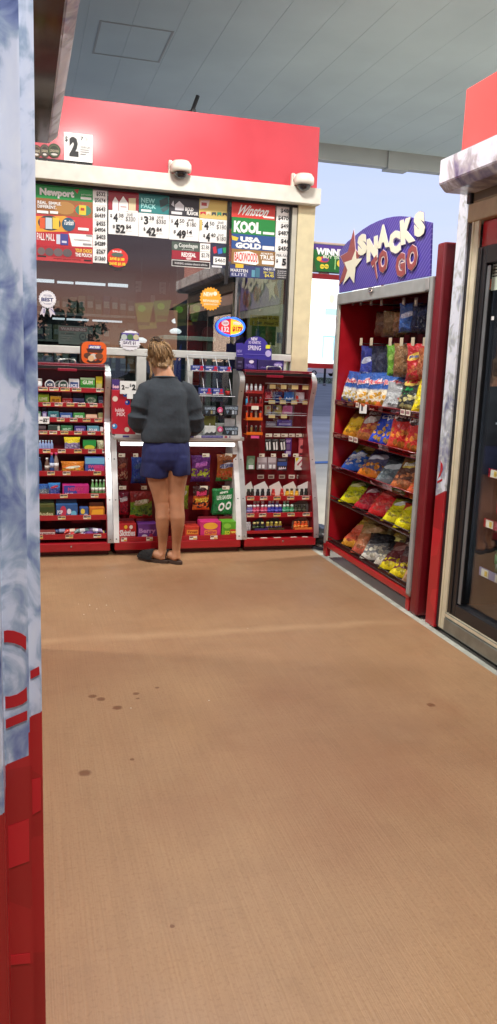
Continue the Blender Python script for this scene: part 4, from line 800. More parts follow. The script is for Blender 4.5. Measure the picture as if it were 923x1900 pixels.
# ------------------------------------------------------------------ merchandisers under the window
PF = [(-.1, 5.945), (.143, 5.954), (.307, 5.992), (.519, 6.062), (.689, 6.126), (.817, 6.177), (.946, 6.229), (1.011, 6.25), (1.123, 6.243), (1.213, 6.216), (1.294, 6.176), (1.35, 6.168), (1.389, 6.193), (1.418, 6.261)]
def pf(z):
    for (a, b), (c, d) in zip(PF, PF[1:]):
        if a <= z <= c: return b+(d-b)*(z-a)/(c-a)
    return PF[-1][1] if z > 1 else PF[0][1]
def lip(px, py, off=.018):
    """working plane of a shelf lip seen at a spot"""
    y = 6.1
    for _ in range(12): y = pf(at(px, py, 'Y', y).z)+off
    return Face('Y', y), at(px, py, 'Y', y).z
BACK = 6.40
def side_strip(parent, x0, x1, zmax=1.44, zmin=.10, name='side_panel', m=None):
    pts = [(z, y) for z, y in PF if z > .12 and z < zmax-.005]
    pts = [(zmin, pf(zmin))]+pts
    if zmax < 1.4: pts.append((zmax, pf(zmax)))
    # smooth the curve
    sm = []
    for (za, ya), (zb, yb) in zip(pts, pts[1:]):
        for k in range(3): sm.append((za+(zb-za)*k/3, ya+(yb-ya)*k/3))
    sm.append(pts[-1])
    for _ in range(3): sm = [sm[0]]+[((a[0]+2*b[0]+c[0])/4, (a[1]+2*b[1]+c[1])/4) for a, b, c in zip(sm, sm[1:], sm[2:])]+[sm[-1]]
    out = [(y, z) for z, y in sm]+[(BACK, sm[-1][0]+.012), (BACK, zmin)]
    b = MB(); n = len(out); vs = [Vector((x, y, z)) for x in (x0, x1) for y, z in out]
    b._solid(vs, [tuple(range(n))[::-1], tuple(range(n, 2*n))]+[(i, (i+1) % n, n+(i+1) % n, n+i) for i in range(n)], m or ALU, 0)
    bmesh.ops.bevel(b.bm, geom=[e for e in b.bm.edges if e.calc_face_angle(0) > .9], offset=.003, segments=2, affect='EDGES')
    o = b.build(name, parent, fix=True)
    for z in (.13, .42, .72, 1.0, 1.26):
        if zmin < z < zmax and name != 'side_liner': sb = MB(); sb.lathe(((x0+x1)/2, pf(z)+.0005, z), [(.005, 0), (.005, .003), (.002, .004)], mat((120, 120, 120), .4, metal=.8), 8, (0, -1, 0)); sb.build('screw', o)
    return o
def carcass(t, x0, x1, top=True):
    b = MB(); b.box(x0, x1, BACK-.012, BACK, .1, 1.40, REDD); b.build('back_panel', t)
    b = MB(); b.box(x0-.02, x1+.02, 5.952, 6.38, .039, .105, RED, .008); b.build('plinth', t)
    b = MB(); b.box(x0-.01, x1+.01, 6.0, 6.36, .004, .038, mat((84, 10, 18), .5)); b.build('kick_board', t)
    b = MB(); b.lathe(((x0+x1)/2+.02, 5.9515, .08), [(.007, 0), (.007, .004), (.004, .006)], CHROME, 10, (0, -1, 0)); b.build('lock', t)
    if top:
        b = MB(); b.box(x0, x1, 6.19, BACK, 1.418, 1.432, mat((120, 22, 42), .3), .004); b.box(x0, x1, 6.186, 6.2, 1.385, 1.4165, BLACK, .004)
        b.build('hood', t)
def handle(t, px, py):
    p = at(px, py, 'Y', 6.2); b = MB(); x = p.x; z = 1.432
    b.tube([(x-.06, 6.22, z), (x-.06, 6.22, z+.022), (x-.052, 6.22, z+.03), (x+.052, 6.22, z+.03), (x+.06, 6.22, z+.022), (x+.06, 6.22, z)], .006, mat((190, 190, 186), .3, metal=.6, var=0), 8); b.build('handle', t)
    b = MB(); b.box(x-.07, x+.07, 6.178, 6.1855, 1.375, 1.395, mat((140, 20, 44), .3), .003); b.build('catch_plate', t)
TAGS = [pr(226, 214, 178), pr(234, 228, 208), pr(220, 200, 140)]
def shelf(t, x0, x1, px, py, hgt, tags, depth=.17, slope=0, red=RED):
    f, z = lip(px, py); y = f.val
    b = MB(); b.box(x0, x1, y+.006, min(y+depth+.05, BACK-.014), z-hgt/2, z-hgt/2+.008, REDD); s = b.build('shelf', t)
    b = MB(); b.box(x0, x1, y-.004, y+.005, z-hgt/2-.004, z+hgt/2, red, .002); b.build('lip', s)
    ft = Face('Y', y-.004)
    for k, (a, c) in enumerate(tags):
        b = MB(); u0 = ft.px(a, py)[0]; u1 = ft.px(c, py)[0]; b.rect(ft, (u0, z-hgt*.38, u1, z+hgt*.36), .0004, .0014, TAGS[k % 3])
        m_ = (u0+u1)/2; b.rect(ft, (u0+.002, z-hgt*.05, m_-.002, z+hgt*.3), .0014, .002, pr(90, 70, 70)); b.rect(ft, (m_, z-hgt*.3, u1-.002, z-hgt*.1), .0014, .002, pr(224, 180, 60)); b.rect(ft, (m_, z+.0, u1-.003, z+hgt*.24), .0014, .002, pr(70, 62, 62)); b.build('price_tag', s)
    return Face('Y', y+.012), z-hgt/2+.009
# ---- pack builders ---------------------------------------------------------
def top_z(f, px, py): return f.px(px, py)[1]
def pack(f, z0, x0, x1, ytop, col, deco, label, name='candy_box', cat='box', depth=.07, group=None, back=None, gloss=.35):
    """printed carton standing on a shelf; deco in fractions of its front (x0 y0 x1 y1)"""
    u0, u1 = f.px(x0, ytop)[0]+.002, f.px(x1, ytop)[0]-.002; v1 = top_z(f, (x0+x1)/2, ytop)
    b = MB(); b.box(u0, u1, f.val, f.val+depth, z0+.001, v1, mat(col, gloss, var=.1, scale=25), .003)
    def fr(q): return (u0+(u1-u0)*q[0], z0+(v1-z0)*q[1], u0+(u1-u0)*q[2], z0+(v1-z0)*q[3])
    for k, e in enumerate(deco):
        w = .0008+.0006*k
        if e[0] == 'r': r = fr(e[1:5]); b.sheet(f, [(r[0], r[1]), (r[2], r[1]), (r[2], r[3]), (r[0], r[3])], w, pr(*e[5], r=gloss))
        elif e[0] == 'e': b.ell(f, fr(e[1:5]), w, pr(*e[5], r=gloss))
        elif e[0] == 't': b.text(f, e[6] if len(e) > 6 else 'MINT', fr(e[1:5]), w, pr(*e[5], r=gloss), .04)
        elif e[0] == 'p': b.sheet(f, [(u0+(u1-u0)*a, z0+(v1-z0)*c) for a, c in e[1]], w, pr(*e[2], r=gloss))
    if back is not None:   # an open flap standing up behind
        b.box(u0+.003, u1-.003, f.val+depth-.004, f.val+depth, v1, v1+back[0], mat(back[1], .6, var=.05))
    o = b.build(name, loc=((u0+u1)/2, f.val+depth/2, z0)); return tag(o, label, cat, group)
def tub(f, z0, xc, r_px, ytop, col, lab, label, flat=False, dpt=.05):
    c = f.px(xc, ytop); r = f.px(xc+r_px, ytop)[0]-c[0]; t = thing('gum_tub', label, 'tub', f.p(c[0], z0, -r))
    wm = mat(col, .3, var=.02, coat=.3)
    if flat:
        b = MB(); b.lathe(f.p(c[0], z0+r, 0), [(r*.94, -.06), (r, -.052), (r, -.006), (r*.95, 0)], wm, 28, (0, -1, 0)); b.build('lid', t)
        b = MB(); b.lathe(f.p(c[0], z0+r, .0003), [(r*.8, 0), (r*.79, .0012)], mat(lab, .35, var=.03), 24, (0, -1, 0)); b.text(f, 'ICE', (c[0]-r*.5, z0+r*.8, c[0]+r*.5, z0+r*1.25), .003, PAPER, .04); b.build('label', t)
    else:
        h = c[1]-z0; b = MB(); b.lathe(f.p(c[0], z0, -r), [(r*.9, 0), (r, .006), (r, h*.72), (r*.96, h*.76)], wm, 24); b.build('body', t)
        b = MB(); b.lathe(f.p(c[0], z0, -r), [(r*1.02, h*.77), (r*1.04, h*.95), (r*.95, h)], mat((230, 232, 228), .3, var=0), 24); b.build('lid', t)
        b = MB(); b.lathe(f.p(c[0], z0, -r), [(r*1.012, h*.12), (r*1.012, h*.62)], mat(lab, .35, var=.04), 24); b.build('label', t)
    return t

XL0, XL1 = .02, .602
t = thing('gum_rack', 'red nine-shelf gum and candy rack with curved metal side under the window', 'display rack', (.32, 6.2, 0))
carcass(t, XL0, XL1); handle(t, 125, 675); side_strip(t, XL1+.001, XL1+.043); side_strip(t, XL0-.043, XL0-.001); side_strip(t, XL1-.005, XL1+.0005, name='side_liner', m=REDD)
def tg(*xs, w=17): return [(x, x+w) for x in xs]
S = {}
for i, (py, h, tags) in enumerate([(723, .032, tg(72, 92, 113, 134, 179)), (751, .032, tg(80, 102, 124, 145, 167, 191, w=14)), (779, .032, tg(106, 130, 154, 176, w=14)), (803, .03, tg(74, 92, 113, 138, 163, 188, w=14)), (837, .036, tg(80, 108, 138, 164, 190, w=14)), (878, .036, tg(88, 117, 174, w=14)), (920, .036, tg(112, 169, w=14)), (960, .036, tg(108, 155, w=14)), (995, .036, tg(122, 174, w=14)+[(71, 80)])]):
    S[i+1] = shelf(t, XL0, XL1, 140, py, h, tags)
OR = ['', 'top', 'second', 'third', 'fourth', 'fifth', 'sixth', 'seventh', 'eighth', 'bottom']
gr = lambda i: ' on the %s shelf of the gum rack' % OR[i]
f, z = S[1]
tub(f, z, 72, 6.5, 702, (236, 236, 234), (210, 212, 214), 'plain white tub cut by the freezer edge'+gr(1))
tub(f, z, 93, 9.6, 700, (236, 236, 236), (40, 56, 84), 'white round tub lying with blue disc label'+gr(1), True)
tub(f, z, 118, 9.4, 703, (236, 236, 236), (50, 80, 66), 'white round tub with green disc label nearest'+gr(1), True)
f2 = Face('Y', f.val+.05); tub(f2, z, 110, 8.6, 702, (228, 230, 228), (70, 96, 80), 'second white round tub peeking from behind'+gr(1), True)
pack(f, z, 128, 148, 703, (232, 234, 236), [('r', .12, .08, .88, .72, (54, 84, 140)), ('t', .2, .3, .8, .55, (226, 230, 240), 'ICE')], 'white square tub with blue label'+gr(1), 'gum_tub', 'tub', .07)
pack(f, z, 149, 177, 701, (96, 180, 80), [('r', 0, .05, 1, .45, (50, 130, 50)), ('t', .15, .5, .85, .8, (230, 244, 220), 'GUM'), ('r', 0, .85, 1, 1, (190, 226, 180))], 'green clear gum jar'+gr(1), 'gum_tub', 'tub', .08, gloss=.15)
pack(f, z, 178, 191, 699, (206, 200, 70), [('r', 0, .6, 1, 1, (232, 216, 40)), ('r', .1, .1, .9, .5, (190, 190, 130))], 'yellow capped candy tub'+gr(1), 'gum_tub', 'tub', .05)
rows = {2: [(70, 92, 731, (150, 196, 40), [('r', 0, 0, 1, .3, (110, 160, 30)), ('t', .15, .4, .85, .7, (230, 240, 190), 'LIME')], None, 'lime green gum box'), (93, 114, 735, (236, 184, 40), [('t', .15, .3, .85, .7, (160, 90, 20), 'FRUIT')], (.05, (150, 110, 108)), 'yellow gum box with raised brown flap'), (115, 135, 739, (190, 40, 46), [('t', .15, .3, .85, .7, (230, 150, 150), 'RED')], (.06, (170, 124, 124)), 'low red gum box with raised pink flap'), (136, 157, 739, (56, 64, 110), [('r', 0, .7, 1, 1, (90, 100, 150))], (.05, (110, 104, 116)), 'low navy gum box with raised grey flap'), (158, 181, 732, (26, 104, 66), [('e', .1, .25, .9, .75, (190, 224, 200)), ('t', .2, .35, .8, .65, (20, 90, 60), 'MINT')], None, 'deep green mint gum box'), (182, 199, 736, (36, 44, 76), [('t', .1, .35, .9, .65, (170, 180, 210), 'COOL')], None, 'dark navy gum box by the metal side')],
        3: [(68, 77, 764, (90, 140, 110), [('r', .2, .2, .8, .8, (200, 214, 206))], (.03, (120, 100, 100)), 'slim pale green gum box'), (78, 88, 764, (110, 100, 150), [('r', .2, .2, .8, .8, (196, 190, 220))], (.03, (120, 100, 100)), 'slim lilac gum box'), (89, 110, 763, (60, 130, 136), [('e', .1, .2, .9, .8, (30, 90, 110)), ('t', .2, .35, .8, .65, (210, 230, 234), 'WINT')], (.02, (110, 90, 90)), 'teal mint gum box'), (111, 135, 766, (50, 92, 160), [('t', .12, .3, .88, .7, (214, 224, 240), 'PEPPER')], None, 'mid blue gum box'), (136, 158, 766, (70, 160, 80), [('t', .12, .3, .88, .7, (224, 240, 220), 'SPEAR')], None, 'bright green gum box'), (159, 181, 769, (226, 160, 110), [('r', 0, .5, 1, 1, (240, 206, 176))], (.045, (120, 84, 80)), 'peach gum box under a brown flap'), (182, 197, 766, (150, 150, 96), [('r', .1, .2, .9, .5, (190, 196, 150))], None, 'olive gum box by the metal side')],
        4: [(68, 86, 790, (52, 46, 50), [('r', 0, .6, 1, 1, (90, 80, 84))], None, 'dark charcoal gum box'), (89, 112, 789, (52, 66, 60), [('r', .8, .1, 1, .9, (190, 196, 180))], None, 'dark grey-green gum box'), (113, 136, 790, (34, 104, 58), [('t', .15, .3, .85, .7, (170, 214, 180), 'MINT')], None, 'leaf green gum box'), (138, 160, 791, (66, 62, 132), [('t', .15, .3, .85, .7, (190, 186, 226), 'BERRY')], None, 'violet gum box'), (162, 185, 791, (96, 160, 180), [('t', .15, .3, .85, .7, (230, 240, 246), 'POLAR')], None, 'pale blue gum box'), (186, 193, 793, (226, 226, 226), [], None, 'narrow white gum box')]}
for i, L_ in rows.items():
    f, z = S[i]
    for x0, x1, yt, col, deco, back, lab in L_: pack(f, z, x0, x1, yt, col, deco, lab+gr(i), 'gum_box', depth=.09, back=back)
ft = Face('Y', S[3][0].val-.022); t3 = tag(panel(None, 'price_flag', ft, (64, 773, 92, 786), W_, [('t', 67, 776, 72, 783, '2', K_, .04), ('r', 74, 779, 79, 780.5, K_), ('t', 80, 776, 88, 784, '$2', K_, .04), ('t', 88.3, 776, 91, 779, '22', K_, .02)], 0, .002), 'white two for two dollars flag hanging from the third gum shelf', 'price flag')
f, z = S[5]
for k in range(5):
    x = 75+k*5.4; p = f.px(x, 828); bottle(p[0], f.val+.03, z, .085, .0125, (150, 170, 214), (206, 220, 240), 'tiny blue bottle in a row of five'+gr(5), 'candy_bottle', group='tiny blue candy bottles')
def grid_bag(b, P, nu, nv, m, uvflip=False, smooth=True):
    """P(a, c) -> point; quads with UVs"""
    V = [[b.bm.verts.new(P(i/nu, j/nv)) for i in range(nu+1)] for j in range(nv+1)]; mi = b.mi(m)
    for j in range(nv):
        for i in range(nu):
            q = [(i, j), (i+1, j), (i+1, j+1), (i, j+1)]
            if uvflip: q = q[::-1]
            fc = b.bm.faces.new([V[y][x] for x, y in q]); fc.smooth = smooth; fc.material_index = mi
            for lp, (x, y) in zip(fc.loops, q): lp[b.uv].uv = (x/nu, y/nv)
BAGM = {}
def bag_mat(top, main, low, logo, pic, logo_v=.68, picv=(.1, .45), shiny=.17, topv=.56):
    key = (top, main, low, logo, pic, logo_v, picv, topv)
    if key in BAGM: return BAGM[key]
    m = bpy.data.materials.new('printed_film'); m.use_nodes = True; nt = m.node_tree; L = nt.links.new; bs = nt.nodes['Principled BSDF']
    uv = N(nt, 'ShaderNodeUVMap'); sp = N(nt, 'ShaderNodeSeparateXYZ'); L(uv.outputs[0], sp.inputs[0])
    oi = N(nt, 'ShaderNodeObjectInfo')
    n = N(nt, 'ShaderNodeTexNoise'); n.inputs['Scale'].default_value = 4; n.inputs['Detail'].default_value = 3; L(uv.outputs[0], n.inputs['Vector'])
    va = N(nt, 'ShaderNodeMath', operation='MULTIPLY_ADD'); va.inputs[1].default_value = .22; L(n.outputs['Fac'], va.inputs[0]); L(sp.outputs[1], va.inputs[2])
    vb = N(nt, 'ShaderNodeMath', operation='SUBTRACT'); vb.inputs[1].default_value = .11; L(va.outputs[0], vb.inputs[0])
    cr = N(nt, 'ShaderNodeValToRGB'); L(vb.outputs[0], cr.inputs[0]); e = cr.color_ramp.elements
    e[0].position = 0; e[0].color = (*lin(low), 1); e[1].position = 1; e[1].color = (*lin(top), 1)
    for p_, c_ in ((.12, low), (.16, main), (topv, main), (topv+.07, top)): x = e.new(p_); x.color = (*lin(c_), 1)
    vo = N(nt, 'ShaderNodeTexVoronoi'); vo.inputs['Scale'].default_value = 6.5; mp = N(nt, 'ShaderNodeMapping'); mp.inputs['Scale'].default_value = (1, 1.3, 1); L(uv.outputs[0], mp.inputs[0]); L(mp.outputs[0], vo.inputs['Vector'])
    def cmp(op, s, v):
        x = N(nt, 'ShaderNodeMath', operation=op); L(s, x.inputs[0]); x.inputs[1].default_value = v; return x.outputs[0]
    def mul(a, c):
        x = N(nt, 'ShaderNodeMath', operation='MULTIPLY'); L(a, x.inputs[0]); L(c, x.inputs[1]); return x.outputs[0]
    pm = mul(mul(cmp('LESS_THAN', vo.outputs['Distance'], .5), cmp('GREATER_THAN', vb.outputs[0], picv[0])), cmp('LESS_THAN', vb.outputs[0], picv[1]))
    pc = N(nt, 'ShaderNodeMix', data_type='RGBA'); sc = N(nt, 'ShaderNodeSeparateColor'); L(vo.outputs['Color'], sc.inputs[0]); L(sc.outputs[0], pc.inputs[0])
    pc.inputs[6].default_value = (*lin(pic), 1); pc.inputs[7].default_value = (*lin(tuple(max(0, int(v*.62)) for v in pic)), 1)
    m1 = N(nt, 'ShaderNodeMix', data_type='RGBA'); L(pm, m1.inputs[0]); L(cr.outputs[0], m1.inputs[6]); L(pc.outputs[2], m1.inputs[7])
    # logo oval
    mp2 = N(nt, 'ShaderNodeMapping', vector_type='TEXTURE'); mp2.inputs['Location'].default_value = (.5, logo_v, 0); mp2.inputs['Rotation'].default_value = (0, 0, R(12)); mp2.inputs['Scale'].default_value = (.36, .095, 1); L(uv.outputs[0], mp2.inputs[0])
    ln = N(nt, 'ShaderNodeVectorMath', operation='LENGTH'); L(mp2.outputs[0], ln.inputs[0])
    m2 = N(nt, 'ShaderNodeMix', data_type='RGBA'); L(cmp('LESS_THAN', ln.outputs['Value'], 1.0), m2.inputs[0]); L(m1.outputs[2], m2.inputs[6]); m2.inputs[7].default_value = (*lin(logo), 1)
    L(m2.outputs[2], bs.inputs['Base Color']); bs.inputs['Roughness'].default_value = shiny; bs.inputs['Coat Weight'].default_value = .12; bs.inputs['Coat Roughness'].default_value = .1; bs.inputs['Specular IOR Level'].default_value = .4
    n3 = N(nt, 'ShaderNodeTexNoise'); n3.inputs['Scale'].default_value = 9; n3.inputs['Detail'].default_value = 4; n3.inputs['Distortion'].default_value = 1.2; L(uv.outputs[0], n3.inputs['Vector'])
    bp = N(nt, 'ShaderNodeBump'); bp.inputs['Strength'].default_value = .8; bp.inputs['Distance'].default_value = .025; L(n3.outputs['Fac'], bp.inputs['Height']); L(bp.outputs[0], bs.inputs['Normal'])
    BAGM[key] = m; return m
BN = [0]
def bag(f, uc, v0, wid, hgt, thk, m, label, lean=0.0, yaw=0.0, roll=0.0, w0=0.0, name='snack_bag', cat='bag', group=None, words_=(), full=.55):
    """a filled film bag; lean tips it backwards about its foot"""
    BN[0] += 1; sd = BN[0]*7.3
    rot = Matrix.Rotation(lean, 3, 'X') @ Matrix.Rotation(roll, 3, 'Y')
    def prof(a, c):
        x = abs(2*a-1); y = abs(2*c-1)
        h = max(0, 1-x**3)**.6*max(0, 1-y**4.5)**.55*(1+.28*(.5-c))
        return h
    def loc(a, c, s):
        h = prof(a, c); edge = abs(2*c-1)
        pinch = 1-.10*(1-abs(2*c-1)**3)*(1 if full > .5 else .5)
        nz = noise.noise(Vector((a*3.1+sd, c*3.7, s*2.0)))*.2+noise.noise(Vector((a*8+sd, c*8, s*3.)))*.11-abs(noise.noise(Vector((a*4+sd+c*2, c*5-a*2, s*2.+5))))*.22
        x = (a-.5)*wid*pinch; z = c*hgt
        d = thk*.5*h*(1+nz*1.6)+(.002 if h < .05 else 0)
        x += wid*.05*max(0, edge-.6)*noise.noise(Vector((a*2.3+sd, 9.1, c*3)))
        d += thk*.16*max(0, edge-.55)*noise.noise(Vector((a*4.2+sd, c*2, 3.3)))*s*1.0
        if edge > .9: z += .006*math.sin(a*38)*(1 if c > .5 else -1)*hgt
        x += wid*.02*noise.noise(Vector((c*5+sd, 1.7, 0)))
        return Vector((x, s*d, z))
    def P3(a, c, s, off=0.0):
        q = loc(a, c, s)
        if off: q.y += s*off
        q = rot @ q                                     # local: x right, y towards aisle, z up
        x, y = q.x*math.cos(yaw)-q.y*math.sin(yaw), q.x*math.sin(yaw)+q.y*math.cos(yaw)
        return f.p(uc+x, v0+q.z+.002, w0+y)
    b = MB(); back = mat(tuple(int(v*.8) for v in (m[1])), .3, var=.05) if isinstance(m, tuple) and len(m) == 2 else None
    mm = m[0] if back else m
    flip = f.axis == 'X'
    grid_bag(b, lambda a, c: P3(a, c, 1), 12, 16, mm); grid_bag(b, lambda a, c: P3(a, c, -1), 12, 16, mm, True)
    bmesh.ops.remove_doubles(b.bm, verts=b.bm.verts, dist=.0006)
    for txt, a0, c0, a1, c1, col in words_:
        vs, fs = text_mesh(txt, .05); b.faces([P3(a0+(a1-a0)*x, c0+(c1-c0)*y+(x-.5)*.05, 1, .0035) for x, y in vs], fs, pr(*col, r=.3))
    o = b.build(name, loc=f.p(uc, v0, w0)); return tag(o, label, cat, group)
def pbag(f, z0, x0, x1, ytop, mt, label, thk=.035, lean=R(12), **k):
    u0, u1 = f.px(x0, ytop)[0], f.px(x1, ytop)[0]; v1 = top_z(f, (x0+x1)/2, ytop)
    return bag(f, (u0+u1)/2, z0, u1-u0, (v1-z0)/max(.3, math.cos(lean)), thk, mt, label, lean=lean, **k)
f, z = S[5]; fb = Face('Y', f.val+.025)
pbag(fb, z, 119, 150, 812, bag_mat((230, 206, 40), (120, 104, 150), (96, 84, 130), (236, 216, 60), (190, 180, 200)), 'yellow and lilac candy pouch'+gr(5), name='candy_pouch', cat='pouch')
pack(f, z, 154, 179, 817, (46, 84, 52), [('r', 0, .5, 1, 1, (40, 150, 70)), ('e', .1, .2, .9, .6, (196, 206, 60)), ('r', 0, 0, 1, .2, (110, 116, 104))], 'green candy carton with yellow oval'+gr(5))
pbag(fb, z, 180, 198, 818, bag_mat((206, 200, 160), (196, 196, 150), (170, 80, 60), (220, 220, 190), (200, 190, 140)), 'cream candy pouch beside the metal side'+gr(5), name='candy_pouch', cat='pouch')
f, z = S[6]
for x, h, bd, cp, l, lb in ((74, .125, (60, 90, 130), (70, 96, 140), 'slate blue squat bottle', None), (88, .12, (110, 84, 70), (236, 236, 236), 'brown bottle with white cap', (200, 190, 180)), (97, .16, (50, 80, 140), (226, 90, 120), 'tall blue bottle with pink cap', (190, 200, 220)), (105, .16, (150, 130, 120), (206, 70, 130), 'tall tan bottle with magenta cap', (226, 226, 226))):
    p = f.px(x, 870); bottle(p[0], f.val+.03, z, h, .018, bd, cp, l+gr(6), 'candy_bottle', lab=lb)
pbag(Face('Y', f.val+.03), z, 113, 158, 857, bag_mat((222, 130, 40), (226, 120, 40), (200, 60, 40), (232, 232, 206), (240, 180, 60), .5), 'orange candy pouch with pale label'+gr(6), name='candy_pouch', cat='pouch')
pack(f, z, 158, 195, 849, (58, 84, 160), [('p', [(0, .62), (1, .62), (1, 1), (0, 1)], (110, 176, 214)), ('p', [(.35, 0), (1, .0), (1, .5), (.5, .5)], (190, 50, 110)), ('t', .15, .36, .9, .56, (206, 80, 140), 'SWEET'), ('t', .15, .1, .5, .28, (226, 226, 240), 'GUM')], 'blue and pink candy box'+gr(6), depth=.1)
f, z = S[7]; fb = Face('Y', f.val+.03)
pbag(fb, z, 68, 92, 899, bag_mat((50, 90, 160), (110, 120, 130), (150, 60, 70), (60, 110, 180), (180, 180, 180)), 'crinkled blue and grey pouch'+gr(7), name='candy_pouch', cat='pouch'); pbag(fb, z, 90, 113, 897, bag_mat((60, 130, 200), (70, 76, 150), (60, 60, 130), (190, 60, 80), (60, 80, 160)), 'crinkled blue and violet pouch'+gr(7), name='candy_pouch', cat='pouch')
pack(f, z, 116, 166, 900, (190, 40, 120), [('p', [(.05, .05), (.6, .05), (.45, .95), (.05, .95)], (66, 70, 160)), ('t', .2, .5, .8, .8, (206, 70, 120), 'NERDY'), ('t', .1, .08, .4, .35, (240, 240, 246), 'MINIS'), ('t', .75, .15, .93, .3, (240, 190, 214), 'new')], 'magenta and blue candy box'+gr(7), depth=.1)
for k, x in enumerate((173, 180, 187, 194)):
    p = f.px(x, 910); bottle(p[0], f.val+.03, z, .125, .0135, (110, 160, 100), (190, 214, 190), 'little green and white bottle'+gr(7), 'candy_bottle', lab=(226, 236, 220), group='little green candy bottles')
f, z = S[8]
pack(f, z, 68, 102, 936, (86, 90, 44), [('r', 0, .5, 1, .8, (58, 74, 36)), ('t', .08, .22, .92, .45, (196, 196, 150), 'Andes'), ('r', 0, 0, 1, .18, (110, 70, 40))], 'olive and brown candy carton'+gr(8), back=(.035, (50, 60, 40)))
pack(f, z, 104, 145, 936, (48, 92, 150), [('e', .18, .1, .48, .9, (196, 60, 90)), ('e', .5, .3, .7, .7, (226, 230, 240)), ('e', .68, .1, .95, .55, (110, 190, 220)), ('t', .05, .3, .3, .6, (230, 236, 246), 'POP')], 'blue candy carton with pink burst and flap'+gr(8), back=(.05, (40, 60, 90)))
pack(f, z, 148, 165, 942, (60, 90, 150), [('e', .1, .4, .6, .9, (230, 206, 80)), ('r', .5, .1, .9, .4, (206, 216, 230))], 'short blue candy box with yellow dot'+gr(8)); pack(f, z, 166, 195, 942, (206, 120, 40), [('p', [(.1, .2), (.9, .3), (.9, .85), (.2, .8)], (240, 176, 50)), ('r', 0, 0, 1, .15, (180, 50, 40))], 'low orange candy tray'+gr(8), back=(.03, (96, 50, 30)))
def bar(f, u, v, w, ln, th, ang, col, deco, label, group=None):
    b = MB(); n = 7; nx = 9
    def P(a, c):
        e = abs(2*a-1); hh = th*(1 if e < .86 else .35)
        t_ = 2*math.pi*c; x = (a-.5)*ln; y = math.cos(t_)*w/2; z_ = (math.sin(t_)*.5+.5)*hh
        return f.p(u+x*math.cos(ang), v+z_+.001, -(.045+y)+x*math.sin(ang))
    grid_bag(b, P, nx, 10, mat(col, .25, var=.08, coat=.4)); m2 = b.mi(mat(deco, .25, var=.05))
    for fc in b.bm.faces:
        x = sum(l[b.uv].uv.x for l in fc.loops)/4
        if .3 < x < .7: fc.material_index = m2
    o = b.build('candy_bar', fix=True); return tag(o, label, 'candy bar', group)
f, z = S[9]; rb = random.Random(8)
pack(f, z, 68, 104, 985, (140, 60, 56), [('r', .05, .3, .95, .8, (216, 206, 200)), ('t', .1, .38, .9, .7, (120, 60, 60), 'ALMOND')], 'low brown tray with white lettering'+gr(9))
B9 = [(116, (50, 66, 110), (150, 160, 190), 'steel blue wrapped bar'), (126, (196, 40, 44), (236, 236, 236), 'red bar with white middle'), (135, (214, 70, 60), (240, 220, 200), 'coral red bar with cream middle'), (145, (190, 190, 196), (200, 50, 60), 'silver bar with red middle'), (154, (120, 150, 150), (226, 226, 226), 'grey green bar with white middle'), (168, (84, 50, 110), (120, 80, 150), 'dark purple wrapped bar'), (178, (150, 130, 170), (230, 226, 236), 'lilac bar with white middle'), (190, (60, 50, 110), (206, 190, 90), 'indigo bar with yellow middle')]
for k, (x, c_, d_, l) in enumerate(B9): bar(f, f.px(x, 985)[0], z+(.0 if k % 2 else .022), .045, .13, .034, R(rb.uniform(-30, 30)), c_, d_, l+gr(9))
def stand_sign(): pass

# pumpkin shaped card on top, spring sign, cartons
f = Face('Y', 6.27); z = 1.433; r = f.rect(148, 634, 198, 677)
t = thing('pumpkin_sign', 'orange pumpkin shaped candy sign standing on the gum rack hood', 'sign', f.p((r[0]+r[2])/2, z, 0))
u0, v0, u1, v1 = r; v0 = z+.002
b = MB(); b.slab(f, rr_poly(u0+.004, v0, u0+.05, v1-.012, .012), -.012, -.002, mat((66, 36, 24), .4, var=.1)); b.build('side_card', t)
b = MB(); b.slab(f, rr_poly(u0+.014, v0, u1, v1, .045), 0, .008, mat((226, 96, 30), .35, var=.05)); b.build('pumpkin_card', t)
b = MB(); X = lambda a: u0+(u1-u0)*a; Y_ = lambda c: v0+(v1-v0)*c
for poly in ([(.33, .58), (.45, .9), (.52, .62)], [(.62, .62), (.74, .88), (.8, .56)], [(.24, .1), (.36, .22), (.42, .12), (.5, .22), (.58, .12), (.68, .22), (.78, .14), (.9, .3), (.8, .06), (.56, .02), (.36, .03)]): b.sheet(f, [(X(a), Y_(c)) for a, c in poly], .009, pr(60, 30, 24))
b.sheet(f, [(X(.3), Y_(.5)), (X(.82), Y_(.5)), (X(.9), Y_(.7)), (X(.24), Y_(.68))], .0085, pr(70, 36, 24)); b.build('face_print', t)
b = MB(); b.slab(f, [(X(.32), Y_(.68)), (X(.78), Y_(.66)), (X(.8), Y_(.83)), (X(.34), Y_(.85))], .009, .0105, pr(58, 70, 150)); b.text(f, 'SNICKERS', (X(.35), Y_(.7), X(.78), Y_(.81)), .0115, PAPER, .05, .1); b.build('name_panel', t)
b = MB()
for k, (a, c, s_) in enumerate(((.3, .36, .17), (.52, .33, .16), (.72, .36, .17), (.42, .24, .13))): b.ell(f, (X(a)-.05*s_/.17*.6, Y_(c)-.022, X(a)+.05*s_/.17*.6, Y_(c)+.022), .010+.001*k, pr(*((84, 50, 34), (206, 196, 186), (110, 66, 40), (214, 176, 130))[k]))
b.build('bar_picture', t)

